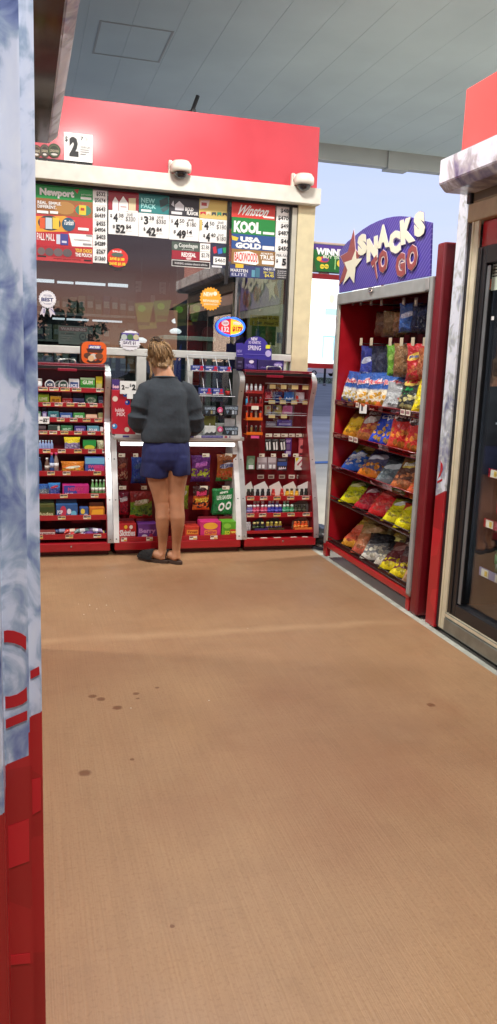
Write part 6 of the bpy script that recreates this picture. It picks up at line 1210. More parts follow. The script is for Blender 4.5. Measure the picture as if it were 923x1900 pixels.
for x0, x1, l in ((477, 496, 'wide clear card of four white dice'), (497, 513, 'clear card of two white dice under the purple card')):
    card((x0, 848, x1, 871), (150, 136, 140), [('r', x0+1, 849, x1-1, 858, (190, 180, 184)), ('x', x0+2, 862, x0+6.5, 869, (236, 236, 236)), ('x', x0+9, 862, x0+13.5, 869, (236, 236, 236)), ('e', x0+3, 860, x0+5, 861.6, (60, 60, 60))], l)
card((514.5, 850, 533, 873), (54, 50, 60), [('r', 515, 857, 532.5, 864, (54, 80, 150)), ('p', [(517, 869), (518, 865.5), (520, 869), (522, 865.5), (524, 869), (526, 865.5), (528, 869), (530, 865.5), (531, 870), (517, 871)], (226, 214, 220)), ('r', 517, 852, 530, 855, (110, 106, 116))], 'dark card with blue band and white keys')
card((547.5, 848, 565.5, 872), (226, 220, 214), [('p', [(548.5, 849), (556, 849), (549, 858)], (226, 214, 40)), ('p', [(551, 862), (561, 851), (563, 852), (553, 864)], (190, 80, 100)), ('p', [(557, 866), (562, 860), (564, 861), (559, 868)], (150, 50, 70))], 'white card with yellow corner and pink clips')
# lighters tower
t = thing('lighter_tower', 'narrow four-tier orange rack of pocket lighters on the red back panel', 'display rack', (1.77, 6.24, .8))
fl = Face('Y', 6.2); OG = mat((226, 110, 20), .4, var=.04); RD2 = mat((190, 44, 40), .4, var=.04)
for k, (py, c_) in enumerate(((727, RD2), (751, RD2), (777, OG), (804, OG))):
    v = fl.px(470, py)[1]; ua, ub = fl.px(456, py)[0]+.004, fl.px(487, py)[0]
    b = MB(); b.box(ua, ub, 6.19, 6.28, v-.012, v-.008, c_); b.box(ua, ub, 6.186, 6.19, v-.012, v+.012, c_, .002); b.build('tier', t)
    if k < 2: b = MB(); b.box(ua, ub, 6.183, 6.185, v-.005, v+.03, ACR); b.build('guard', t)
    cs = [[(214, 216, 220)]*4, [(60, 160, 206), (90, 60, 50), (60, 50, 50), (150, 40, 40)], [(226, 84, 30), (226, 84, 30), (190, 170, 140), (226, 84, 30)], [(40, 36, 36), (130, 104, 60), (36, 32, 32), (96, 70, 40)]][k]
    nm = ['silver', 'mixed color', 'orange', 'dark patterned'][k]
    for q in range(4):
        u = ua+.012+(ub-ua-.024)*q/3; lt = thing('pocket_lighter', '%s pocket lighter standing in the lighter tower' % nm, 'lighter', (u, 6.22, v-.007), '%s lighters in the tower' % nm)
        b = MB(); b.lathe((u, 6.22, v-.007), [(.0095, 0), (.0105, .004), (.0105, .052), (.009, .055)], mat(cs[q], .25, var=.05, coat=.3), 12); b.build('body', lt)
        b = MB(); b.lathe((u, 6.22, v-.007), [(.0085, .0555), (.0085, .066), (.006, .07)], mat((190, 190, 190), .3, metal=.8, var=0), 10); b.build('metal_top', lt)
b = MB(); b.box(fl.px(458, 812)[0], fl.px(458, 812)[0]+.004, 6.2, 6.205, fl.px(458, 812)[1], fl.px(458, 715)[1], RD2); b.box(fl.px(485, 812)[0], fl.px(485, 812)[0]+.004, 6.2, 6.205, fl.px(458, 812)[1], fl.px(458, 715)[1], RD2); b.build('side_rail', t)
b = MB(); r = fl.rect(465, 808, 480, 813); b.rect(fl, r, .016, .018, pr(226, 80, 140)); b.build('sale_tab', t); b = MB(); b.rect(fl, fl.rect(466, 753, 479, 760), .016, .018, TAGS[1]); b.build('price_tag', t)
# ------------------------------------------------------------------ snack rack along the aisle's other side
RKX = 2.30; RK = Face('X', RKX); RB = 2.74
YN, YF = 4.33, 5.755                    # clear opening
t = thing('snack_rack', 'tall red snack rack with grey front posts, wire shelves and violet arched sign', 'display rack', (2.52, 5.0, 0))
zb0 = .105; zt0 = 2.0
b = MB(); b.box(RB, RB+.02, YN-.09, YF+.06, .12, zt0, mat((92, 12, 22), .45, var=.06)); b.build('back_panel', t)  # red darkened to carry the shade deep inside the rack
b = MB(); b.box(RKX+.012, RB-.001, YF+.002, YF+.03, .12, zt0, RED); b.build('side_panel', t)
b = MB(); b.box(RKX-.005, RB+.02, YN-.125, YN-.033, .0, zt0+.2, mat((112, 14, 26), .38, var=.06, coat=.15), .02, 4); b.build('side_panel', t)
b = MB(); b.box(RKX+.0, RB, YN-.032, YF+.002, zt0, zt0+.02, REDD); b.build('top_panel', t)
b = MB(); b.box(RKX-.012, RKX+.02, YF+.003, YF+.03, .1, zt0+.02, GREYP, .005); b.box(RKX-.006, RKX+.01, YF-.012, YF+.001, .12, zt0, mat((206, 196, 172), .45), .003); b.build('front_post', t)
b = MB(); b.box(RKX-.016, RKX+.02, YN-.032, YN+.008, .11, zt0+.02, GREYP, .006); b.build('front_post', t)
b = MB(); b.box(RKX-.018, RKX+.02, YN+.0085, YF-.0125, zt0-.062, zt0+.018, GREYP, .006); cb = b.build('crossbar', t)
b = MB(); q = RK.px(695, 538); b.tube([(RKX-.02, -q[0]+.05, q[1]+.008), (RKX-.03, -q[0]+.03, q[1]+.01), (RKX-.03, -q[0]-.05, q[1]+.01)], .004, CHROME, 6); b.box(RKX-.03, RKX-.018, -q[0]-.02, -q[0]+.02, q[1]-.015, q[1]+.005, CHROME, .004); b.build('latch', cb)
b = MB(); b.box(RKX-.024, RKX-.0165, YN+.0, YN+.045, zt0-.055, zt0+.012, mat((196, 198, 196), .3, metal=.6), .003); b.build('hinge_plate', cb)
b = MB(); b.box(RKX-.006, RB, YN-.02, YF+.0, .075, .118, RED, .006); b.box(RKX-.008, RKX+.03, YF-.03, YF+.035, 0, .1, RED, .006); b.box(RB-.03, RB+.01, YF-.03, YF+.03, 0, .1, RED, .006); b.box(RKX-.002, RKX+.04, YN-.02, YN+.03, 0, .074, RED, .006); b.build('base', t)
b = MB(); b.box(RKX-.012, RKX+.012, YN-.04, YN+.012, .1, .135, mat((150, 130, 120), .4, metal=.3), .003); b.build('clasp', t)
# arched sign
SM = bpy.data.materials.new('violet_board'); SM.use_nodes = True; nt = SM.node_tree; L = nt.links.new; bs = nt.nodes['Principled BSDF']
g = N(nt, 'ShaderNodeNewGeometry'); mp = N(nt, 'ShaderNodeMapping'); mp.inputs['Rotation'].default_value = (R(38), 0, 0); L(g.outputs['Position'], mp.inputs[0])
wv = N(nt, 'ShaderNodeTexWave', bands_direction='Z'); wv.inputs['Scale'].default_value = 13; wv.inputs['Distortion'].default_value = .6; wv.inputs['Detail Scale'].default_value = .6; L(mp.outputs[0], wv.inputs[0])
cr = N(nt, 'ShaderNodeValToRGB'); L(wv.outputs['Fac'], cr.inputs[0]); e = cr.color_ramp.elements; e[0].position = .8; e[0].color = (*lin((66, 50, 150)), 1); e[1].position = .98; e[1].color = (*lin((120, 112, 190)), 1)
L(cr.outputs[0], bs.inputs['Base Color']); bs.inputs['Roughness'].default_value = .35
SG = Face('X', RKX-.02)
Zm = lambda x, y: SG.px(620+x/4.858, 380+y/4.858)
poly = [Zm(45, 780), Zm(50, 418), Zm(120, 335), Zm(190, 278), Zm(260, 222), Zm(330, 178), Zm(400, 145), Zm(470, 120), Zm(540, 106), Zm(600, 102), Zm(660, 106), Zm(720, 118), Zm(800, 142), Zm(880, 160), Zm(866, 622)]
poly[0] = (poly[0][0], zt0+.022); poly[-1] = (poly[-1][0], zt0+.022)
b = MB(); b.slab(SG, poly, -.012, 0, SM, .002); sg = b.build('arched_sign', t)
def starp(P, w, m, name, out=None):
    b = MB()
    if out: 
        cx = sum(p[0] for p in P)/len(P); cy = sum(p[1] for p in P)/len(P)
        b.slab(SG, [Zm(cx+(x-cx)*1.07, cy+(y-cy)*1.05) for x, y in P], w-.002, w-.0005, out)
    b.slab(SG, [Zm(x, y) for x, y in P], w, w+.002, m); return b.build(name, sg)
CRM = mat((232, 230, 206), .4, var=.02); BRN = mat((150, 72, 72), .4, var=.03)
starp([(182, 230), (130, 425), (65, 465), (102, 545), (48, 722), (125, 640), (178, 590), (205, 500), (240, 455), (196, 405)], .003, BRN, 'red_star', mat((226, 200, 200), .4, var=0))
starp([(205, 405), (210, 487), (264, 484), (204, 565), (190, 706), (152, 645), (88, 724), (132, 590), (103, 520), (170, 497)], .007, CRM, 'cream_star')
def letter(ch, q, m, outm, w=.008, bold=.085):
    cx = sum(p[0] for p in q)/4; cy = sum(p[1] for p in q)/4; q = [(cx+(x-cx)*1.06, cy+(y-cy)*1.04) for x, y in q]
    b = MB(); Q = [Zm(*p) for p in q]
    cx = sum(p[0] for p in Q)/4; cy = sum(p[1] for p in Q)/4
    if outm:
        Q2 = [(cx+(x-cx)*1.07, cy+(y-cy)*1.05) for x, y in Q]; b.text(SG, ch, None, w, outm, bold=bold+.05, quad=Q2)
    # raised letter: face plus its sides
    vs, fs = text_mesh(ch, bold)
    def mapq(a, c): return [Q[0][i]*(1-a)*(1-c)+Q[1][i]*a*(1-c)+Q[2][i]*a*c+Q[3][i]*(1-a)*c for i in (0, 1)]
    P = [mapq(a, c) for a, c in vs]
    edge = {}
    for f_ in fs:
        for i in range(len(f_)):
            k = tuple(sorted((f_[i], f_[(i+1) % len(f_)]))); edge[k] = edge.get(k, 0)+1
    n = len(P); b.faces([SG.p(u, v, w+.0035) for u, v in P]+[SG.p(u, v, w+.0008) for u, v in P], list(fs)+[(i, j, n+j, n+i) for (i, j), c_ in edge.items() if c_ == 1], m)
    b.build('raised_letter', sg)
OUT = mat((134, 122, 186), .4, var=0); OUT2 = mat((232, 214, 214), .4, var=0)
for ch, q in (('S', [(232, 462), (312, 440), (300, 255), (226, 285)]), ('N', [(310, 520), (404, 470), (404, 280), (312, 318)]), ('A', [(404, 392), (508, 376), (486, 178), (430, 190)]), ('C', [(516, 452), (612, 425), (606, 228), (508, 252)]), ('K', [(622, 362), (742, 322), (716, 110), (612, 150)]), ('S', [(742, 296), (836, 272), (826, 52), (734, 84)])): letter(ch, q, CRM, OUT)
for ch, q in (('T', [(386, 676), (410, 640), (398, 455), (348, 520)]), ('O', [(416, 622), (492, 596), (494, 400), (416, 424)]), ('G', [(572, 662), (654, 634), (650, 428), (572, 456)]), ('O', [(668, 604), (760, 570), (768, 352), (676, 380)])): letter(ch, q, BRN, OUT2, .0085, .045)
# tag holders, hooks
HK = mat((60, 56, 58), .35, metal=.7, var=0)
def hooks(xs, py, back, vis, X=2.36):
    g = Face('X', X)
    for k, x in enumerate(xs):
        u, v = g.px(x, py); b = MB(); b.tube([(RB-.005, -u, v-.012), (X+.002, -u, v-.012)], .003, HK, 6); h = b.build('peg_hook', t)
        b = MB(); b.rect(g, (u-.022, v-.026, u+.022, v+.026), .001, .003, mat((196, 184, 158), .5, var=.04) if vis else mat((104, 88, 84), .5, var=.04)); b.rect(g, (u-.014, v-.016, u+.004, v+.012), .003, .0036, pr(190, 176, 150)); b.build('price_tag', h)
    u0 = g.px(xs[0], py)[0]; b = MB(); b.tube([(RB-.02, YF-.01, g.px(xs[2], py)[1]-.02), (RB-.02, YN, g.px(xs[2], py)[1]-.02)], .008, HK, 6); b.build('hang_rail', t)
hooks((656, 671, 690, 709, 750, 773), 560, 0, False); hooks((671, 690, 725, 746, 767, 789), 634, 0, True)
# wire shelves
SHF = []; CLIP = glass('clear_red_lip', (.78, .34, .38), .05)
WR = mat((140, 24, 36), .35, var=.04, coat=.3); WD = mat((60, 48, 46), .35, metal=.5, var=.05)
for i, (p0, p1) in enumerate((((632, 740), (780, 770)), ((633, 802), (774.7, 847)), ((625.6, 864), (772, 920)), ((623.6, 923), (768, 991.6)), ((624.7, 1007), (761, 1083)))):
    g = Face('X', RKX+.006); z = (g.px(*p0)[1]+g.px(*p1)[1])/2; SHF.append(z); wm = WR if i < 3 else WD; x0 = RKX+.008
    b = MB(); b.tube([(x0, YN+.012, z), (x0, YF-.015, z)], .004, wm, 6); b.tube([(x0, YN+.012, z-.03), (x0, YF-.015, z-.03)], .004, wm, 6)
    y = YN+.03
    while y < YF-.02:
        b.tube([(x0, y, z+.002), (x0, y, z-.03), (RB-.002, y, z-.02)], .0018, wm, 4, caps=False); y += .026
    for k in range(1, 4): b.tube([(x0+.1*k, YN+.012, z-.031), (x0+.1*k, YF-.015, z-.031)], .003, wm, 5)
    s = b.build('wire_shelf', t)
    if i < 3: b = MB(); b.box(x0-.008, x0-.006, YN+.012, YF-.015, z-.032, z+.002, CLIP, .0005); b.build('clear_lip', s)
    b = MB(); b.box(RKX+.02, RB-.001, YN-.02, YF, z-.042, z-.036, mat((70, 16, 22), .5)); b.build('deck', s)
gT = Face('X', RKX-.004)
for x0, x1, y, i in ((661, 666, 752, 0), (744, 752, 762, 0), (754, 762, 764, 0), (648, 656, 812, 1), (658, 664, 815, 1)):
    u0 = gT.px(x0, y)[0]; u1 = gT.px(x1, y)[0]; b = MB(); b.rect(gT, (u0, SHF[i]-.028, u1, SHF[i]+.006), 0, .002, TAGS[1]); b.rect(gT, (u0+.005, SHF[i]-.02, u1-.008, SHF[i]), .002, .0026, pr(150, 110, 110)); b.build('price_tag', t)
gf = Face('X', RKX-.008); q = gf.rect(668, 748, 681, 768); b = MB(); b.slab(gf, [(q[0], q[1]), (q[2], q[1]+.006), (q[2], SHF[0]), (q[0], SHF[0])], 0, .002, PAPER); b.ell(gf, (q[0]+.02, q[1]+.05, q[2]-.03, q[3]), .003, pr(206, 110, 60)); b.rect(gf, (q[0]+.03, q[1]+.02, q[2]-.06, q[1]+.06), .002, .003, pr(80, 80, 90))
solo(b, 'price_flag', 'white price flag clipped under the top wire shelf of chips', 'price flag')
# the bags
RV = random.Random(17)
def rbag(i, x0, x1, wpx, hgt, thk, mt, label, lean=25, yaw=-26, roll=0, X=.05, **k):
    """stands on wire shelf i, spanning x0..x1 along its lip"""
    g = Face('X', RKX+.03); p0 = ((632, 740), (633, 802), (625.6, 864), (623.6, 923), (624.7, 1007))[i]; p1 = ((780, 770), (774.7, 847), (772, 920), (768, 991.6), (761, 1083))[i]
    yy = lambda x: p0[1]+(p1[1]-p0[1])*(x-p0[0])/(p1[0]-p0[0])
    u = (g.px(x0, yy(x0))[0]+g.px(x1, yy(x1))[0])/2
    return bag(g, u, SHF[i]-.022, wpx*1.16, hgt*(1.0 if i == 0 else 1.26), thk*1.15, mt, label, lean=R(lean*(.85 if i < 2 else 1.0)+RV.uniform(-5, 5)), yaw=R(yaw+RV.uniform(-9, 9)), roll=R(roll+RV.uniform(-6, 6)), w0=-X, **k)
on = [' on the top wire shelf', ' on the second wire shelf', ' on the middle wire shelf', ' on the fourth wire shelf', ' on the bottom wire shelf']
RUF = bag_mat((40, 84, 160), (222, 222, 214), (60, 96, 170), (64, 104, 176), (226, 196, 110), .74, (.05, .42), topv=.44); RUFO = bag_mat((40, 84, 160), (224, 214, 190), (232, 110, 40), (64, 104, 176), (230, 170, 50), .74, (.05, .42), topv=.44)
WRD = [('Ruffles', .13, .63, .9, .79, (232, 214, 216)), ('Ruffles', .15, .645, .89, .775, (200, 50, 60))]
rbag(0, 632, 647, .2, .24, .08, RUF, 'blue-topped chip bag with cream chips'+on[0]+' against the rack side', lean=14, words_=WRD)
rbag(0, 646, 662, .2, .24, .08, RUF, 'second blue-topped chip bag with cream chips'+on[0], lean=16, words_=WRD)
rbag(0, 660, 680, .21, .245, .085, RUFO, 'blue-topped chip bag with orange foot'+on[0]+' before the price flag', lean=16, words_=WRD); 
rbag(0, 678, 700, .22, .25, .085, RUFO, 'blue-topped chip bag with orange foot'+on[0]+' above the white price flag', lean=16, words_=WRD)
rbag(0, 700, 721, .22, .25, .09, RUFO, 'blue and orange chip bag beside the silver one'+on[0], lean=22, words_=WRD)
rbag(0, 724, 744, .22, .25, .08, RUF, 'blue-topped chip bag behind the silver one'+on[0], lean=20, X=.16, words_=WRD)
rbag(0, 712, 733, .19, .2, .07, bag_mat((150, 154, 156), (172, 176, 178), (190, 190, 190), (150, 152, 154), (160, 160, 160)), 'plain silver chip bag turned sideways'+on[0], lean=34, yaw=-50)
rbag(0, 734, 770, .25, .26, .1, bag_mat((36, 36, 36), (40, 44, 40), (60, 60, 50), (226, 196, 96), (206, 196, 130), .74, (.04, .42)), 'black chip bag with yellow disc and green leaves'+on[0], lean=26, words_=[("Lay's", .25, .69, .78, .79, (196, 50, 50)), ('*', .1, .35, .5, .6, (30, 150, 80))])
rbag(0, 772, 792, .24, .26, .1, bag_mat((234, 214, 30), (236, 216, 20), (230, 206, 30), (200, 60, 50), (240, 224, 90), .78), 'bright yellow chip bag by the grey post'+on[0], lean=22)
rbag(1, 632, 656, .2, .2, .08, bag_mat((110, 60, 30), (236, 190, 40), (226, 150, 40), (240, 200, 50), (230, 170, 40), .4), 'yellow and brown snack bag at the far end'+on[1], lean=38)
rbag(1, 654, 688, .24, .22, .09, bag_mat((110, 50, 46), (170, 60, 50), (206, 130, 70), (196, 186, 180), (226, 140, 60), .55), 'maroon snack bag with orange chips'+on[1], lean=38, words_=[('Bold', .3, .68, .75, .8, (216, 206, 200))])
DB = bag_mat((40, 66, 180), (44, 76, 196), (40, 70, 190), (60, 90, 200), (226, 170, 60), .8, (.05, .5)); DRD = bag_mat((150, 34, 36), (196, 46, 40), (206, 70, 40), (60, 30, 32), (236, 140, 50), .64, (.04, .4))
rbag(1, 684, 708, .21, .22, .085, DB, 'blue tortilla chip bag beside the maroon one'+on[1], lean=34, words_=[('Cool', .2, .66, .8, .78, (226, 226, 240))])
rbag(1, 704, 728, .22, .25, .085, DB, 'blue tortilla chip bag beside the red pair'+on[1], lean=24, words_=[('Doritos', .14, .6, .88, .73, (230, 230, 240))])
rbag(1, 724, 746, .23, .27, .09, DRD, 'red tortilla chip bag next to the blue one'+on[1], lean=18, words_=[('Doritos', .1, .6, .9, .72, (236, 230, 226))])
rbag(1, 750, 774, .24, .26, .09, DRD, 'red tortilla chip bag by the grey post'+on[1], lean=18, words_=[('Doritos', .1, .6, .9, .72, (236, 230, 226))])
rbag(2, 626, 655, .22, .22, .08, bag_mat((120, 110, 40), (36, 84, 170), (40, 90, 180), (190, 200, 220), (210, 206, 214), .45), 'blue snack bag with olive top at the far end'+on[2], lean=46, words_=[('POP', .25, .4, .75, .52, (226, 226, 236))])
rbag(2, 656, 690, .24, .22, .09, bag_mat((50, 46, 80), (84, 80, 110), (230, 130, 40), (214, 214, 226), (236, 150, 50), .56, (.02, .36)), 'dusky violet snack bag with orange rings'+on[2], lean=44)
rbag(2, 694, 722, .2, .19, .08, bag_mat((56, 60, 66), (90, 106, 112), (120, 130, 134), (196, 206, 210), (130, 150, 156), .5), 'slate grey snack bag between violet and brown ones'+on[2], lean=44)
rbag(2, 724, 756, .25, .22, .09, bag_mat((150, 110, 60), (96, 60, 46), (196, 110, 60), (216, 190, 80), (216, 140, 90), .62, (.02, .4)), 'brown snack bag with gold band'+on[2], lean=40, words_=[('Ruffles', .2, .56, .85, .68, (226, 220, 200))])
rbag(2, 757, 772, .18, .16, .07, bag_mat((196, 70, 40), (206, 76, 40), (210, 90, 50), (226, 170, 120), (226, 130, 60)), 'small orange-red snack bag by the grey post'+on[2], lean=44)
rbag(3, 626, 656, .22, .19, .085, bag_mat((90, 110, 30), (206, 206, 20), (226, 216, 20), (226, 220, 160), (190, 196, 40)), 'yellow-green snack bag at the far end'+on[3], lean=48)
rbag(3, 652, 682, .22, .19, .085, bag_mat((110, 30, 40), (170, 26, 44), (190, 30, 50), (226, 196, 196), (206, 60, 60)), 'crimson snack bag'+on[3]+' beside the yellow-green one', lean=48)
rbag(3, 678, 712, .24, .2, .095, bag_mat((120, 40, 30), (206, 36, 36), (210, 36, 40), (220, 90, 80), (226, 80, 60)), 'scarlet snack bag'+on[3]+' beside the crimson one', lean=46)
rbag(3, 708, 733, .2, .17, .085, bag_mat((150, 150, 40), (226, 220, 30), (236, 226, 40), (236, 236, 226), (214, 206, 40)), 'pale yellow snack bag'+on[3], lean=50); rbag(3, 733, 760, .22, .18, .09, bag_mat((190, 60, 40), (226, 216, 10), (232, 220, 20), (236, 226, 60), (206, 196, 30)), 'vivid yellow snack bag with red top'+on[3], lean=48)
rbag(3, 758, 772, .15, .15, .07, bag_mat((200, 190, 60), (232, 230, 200), (226, 220, 60), (236, 236, 230), (220, 210, 120)), 'small cream snack bag by the grey post'+on[3], lean=46)
rbag(3, 706, 740, .24, .2, .09, bag_mat((60, 34, 28), (76, 40, 32), (80, 40, 30), (96, 60, 50), (90, 56, 40)), 'dark brown snack bag lying behind the yellow ones'+on[3], lean=40, X=.17)
rbag(4, 627, 656, .22, .2, .09, bag_mat((190, 150, 50), (206, 84, 56), (216, 150, 50), (220, 120, 90), (214, 100, 70)), 'coral snack bag with gold foot at the far end'+on[4], lean=46)
rbag(4, 650, 680, .22, .22, .09, bag_mat((150, 120, 70), (170, 110, 70), (190, 90, 70), (190, 150, 110), (196, 120, 80)), 'tan and coral snack bag'+on[4], lean=44)
rbag(4, 668, 696, .2, .18, .09, bag_mat((30, 30, 32), (120, 120, 120), (216, 212, 200), (40, 40, 44), (226, 220, 196), .6, (.02, .45)), 'black and white popcorn bag'+on[4]+' beside the tan one', lean=48); rbag(4, 692, 716, .2, .18, .09, bag_mat((30, 30, 32), (130, 128, 120), (220, 214, 196), (44, 44, 46), (226, 216, 180), .6, (.02, .45)), 'black and white popcorn bag'+on[4]+' beside the yellow foot', lean=48)
rbag(4, 702, 726, .2, .2, .09, bag_mat((110, 60, 50), (104, 44, 46), (226, 206, 30), (150, 110, 100), (232, 210, 40), .66, (.0, .3)), 'maroon snack bag with yellow foot'+on[4]+' next to the popcorn', lean=46)
rbag(4, 726, 750, .22, .2, .09, bag_mat((96, 80, 80), (110, 60, 54), (232, 210, 30), (140, 120, 116), (236, 216, 40), .66, (.0, .36)), 'maroon snack bag with yellow foot'+on[4]+' next to the cookies', lean=46)
rbag(4, 748, 764, .18, .18, .08, bag_mat((190, 170, 150), (206, 160, 120), (210, 170, 130), (190, 160, 150), (222, 180, 136), .8, (.05, .7)), 'tan cookie bag by the grey post'+on[4], lean=36)
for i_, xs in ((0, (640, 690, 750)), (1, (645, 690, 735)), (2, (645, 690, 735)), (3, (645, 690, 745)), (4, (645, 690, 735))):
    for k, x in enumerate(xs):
        cc = [((60, 44, 40), (90, 60, 50), 'dim brown'), ((50, 54, 60), (70, 76, 90), 'dim slate'), ((76, 60, 40), (110, 90, 50), 'dim ochre')][(i_+k) % 3]  # rear-row shade is mixed into these bag colours
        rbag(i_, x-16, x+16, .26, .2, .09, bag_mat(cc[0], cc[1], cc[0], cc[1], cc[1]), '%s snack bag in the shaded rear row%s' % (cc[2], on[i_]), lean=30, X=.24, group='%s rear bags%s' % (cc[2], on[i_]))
for i_, x, c1, c2, c3, l in ((1, 668, (60, 34, 34), (110, 44, 44), (214, 190, 170), 'dusky maroon snack bag half hidden behind the front row'), (1, 716, (30, 40, 90), (36, 52, 130), (210, 214, 226), 'deep navy snack bag half hidden behind the front row'), (1, 742, (90, 24, 26), (120, 30, 30), (206, 180, 170), 'dark red snack bag half hidden behind the front row'),
                          (2, 645, (140, 110, 40), (96, 80, 40), (200, 180, 90), 'olive gold snack bag half hidden behind the front row'), (2, 680, (56, 44, 60), (70, 52, 56), (190, 180, 186), 'plum snack bag half hidden behind the front row'), (2, 712, (70, 50, 40), (90, 64, 50), (190, 160, 110), 'cocoa snack bag half hidden behind the front row'), (2, 742, (110, 80, 50), (96, 60, 44), (210, 190, 120), 'bronze snack bag half hidden behind the front row'),
                          (3, 640, (60, 84, 30), (70, 96, 36), (170, 180, 90), 'dark green snack bag half hidden behind the front row'), (3, 668, (110, 44, 40), (96, 40, 36), (190, 130, 110), 'rust snack bag half hidden behind the front row'), (3, 748, (140, 50, 36), (150, 60, 40), (206, 170, 110), 'brick red snack bag half hidden behind the front row'),
                          (4, 642, (190, 150, 70), (150, 110, 60), (206, 180, 110), 'gold foil snack bag half hidden behind the front row'), (4, 664, (180, 160, 90), (120, 100, 70), (200, 190, 130), 'khaki snack bag half hidden behind the front row'), (4, 690, (196, 170, 60), (90, 80, 60), (210, 196, 110), 'mustard topped snack bag half hidden behind the front row'), (4, 718, (70, 50, 46), (84, 60, 54), (150, 130, 120), 'umber snack bag half hidden behind the front row')):
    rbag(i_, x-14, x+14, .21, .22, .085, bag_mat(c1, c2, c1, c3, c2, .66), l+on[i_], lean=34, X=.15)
def hbag(X, x0, x1, y0, y1, mt, label, yaw=-20, thk=.085, **k):
    g = Face('X', X); u0, u1 = g.px(x0, (y0+y1)/2)[0], g.px(x1, (y0+y1)/2)[0]; va, vb = g.px((x0+x1)/2, y1)[1], g.px((x0+x1)/2, y0)[1]
    return bag(g, (u0+u1)/2, va, max(.095, min(.18, (u1-u0)*1.1)), vb-va, thk, mt, label, lean=R(-2), yaw=R(yaw+RV.uniform(-16, 10)), roll=R(RV.uniform(-5, 5)), name='hanging_bag', **k)
ha = ' hanging on the upper snack hooks'; hb = ' hanging on the lower snack hooks'
BR1 = bag_mat((84, 52, 34), (96, 62, 40), (110, 60, 40), (110, 76, 50), (120, 70, 44))
hbag(2.5, 703, 720, 579, 626, BR1, 'dark brown nut bag'+ha+' beside the empty hooks'); hbag(2.48, 720, 741, 578, 627, bag_mat((120, 92, 56), (116, 86, 50), (100, 70, 40), (140, 110, 70), (130, 100, 60)), 'olive brown nut bag'+ha); hbag(2.44, 739, 754, 580, 622, bag_mat((140, 100, 60), (130, 90, 56), (120, 84, 60), (170, 130, 90), (150, 110, 80)), 'tan nut bag'+ha+' behind the blue one')
hbag(2.40, 751, 774, 563, 618, bag_mat((44, 74, 130), (46, 84, 150), (40, 70, 130), (170, 180, 206), (60, 100, 170), .6), 'steel blue candy bag'+ha, words_=[('DOTS', .2, .55, .8, .65, (206, 210, 226))]); hbag(2.42, 772, 786, 564, 618, bag_mat((28, 36, 66), (30, 40, 76), (28, 36, 66), (50, 60, 100), (40, 50, 90)), 'navy candy bag'+ha+' between blue and post'); hbag(2.43, 784, 798, 565, 620, bag_mat((24, 30, 54), (28, 36, 66), (24, 30, 54), (44, 54, 90), (36, 44, 76)), 'navy candy bag'+ha+' by the grey post')
hbag(2.44, 678, 693, 643, 700, bag_mat((40, 50, 130), (44, 56, 150), (206, 214, 226), (190, 196, 214), (60, 76, 170), .55), 'blue and white cookie bag'+hb); 
NV = bag_mat((30, 34, 56), (34, 40, 66), (28, 32, 50), (60, 66, 90), (44, 52, 80))
for k, (x0, x1) in enumerate(((694, 708), (706, 721), (719, 732))): hbag(2.47, x0, x1, 642, 703, NV, 'dark navy cookie bag in a row'+hb, thk=.045, group='dark navy cookie bags')
hbag(2.45, 730, 750, 640, 704, bag_mat((96, 150, 40), (104, 160, 46), (90, 150, 40), (150, 190, 90), (120, 170, 60)), 'grass green candy bag'+hb); hbag(2.42, 740, 763, 638, 701, bag_mat((130, 96, 60), (136, 100, 64), (110, 80, 50), (150, 116, 80), (140, 106, 70)), 'brown pretzel bag'+hb)
hbag(2.40, 764, 789, 638, 708, bag_mat((180, 40, 44), (190, 44, 46), (170, 36, 40), (226, 190, 80), (206, 110, 60), .66), 'red snack bag with yellow disc'+hb, words_=[("Fritz", .28, .62, .74, .7, (50, 70, 130))]); hbag(2.41, 786, 800, 645, 706, bag_mat((170, 90, 50), (176, 96, 56), (160, 80, 50), (200, 130, 80), (190, 110, 60)), 'orange-brown snack bag'+hb+' by the grey post')

# ------------------------------------------------------------------ odds and ends on the ground
t_ = MB(); p = at(602, 985, 'X', 2.40); bm_ = mat((18, 18, 20), .3, var=.1)
def lump(b, c, r, m, sd, k=.5, sq=.6):
    n1, n2 = 14, 9
    def P(a, q):
        th = 2*math.pi*a; ph = math.pi*q; d = Vector((math.sin(ph)*math.cos(th), math.sin(ph)*math.sin(th), math.cos(ph)*sq)); return Vector(c)+d*r*(1+k*noise.noise(d*2.2+Vector((sd, 0, 0)))+.3*k*noise.noise(d*6+Vector((sd, 3, 0))))
    grid_bag(b, P, n1, n2, m); bmesh.ops.remove_doubles(b.bm, verts=b.bm.verts, dist=.0005)
lump(t_, (2.40, 6.08, .09), .14, bm_, 2.0); solo(t_, 'bin_bag', 'crumpled black bin bag slumped between snack rack and kiosk', 'bag', fix=True)
for k, (x, y, z, r, l) in enumerate(((2.40, 6.24, .2, .05, 'white crumpled paper on top behind the black bin bag'), (2.36, 6.02, .03, .04, 'grey crumpled wrapper at the foot of the bin bag'))):
    b = MB(); lump(b, (x, y, z if k else .05), r, mat((206, 204, 200) if not k else (130, 128, 124), .7, var=.1), 5.0+k, .9); solo(b, 'crumpled_paper', l, 'litter', fix=True)
b = MB(); rn = random.Random(3); cm_ = mat((226, 214, 196), .8, var=0)
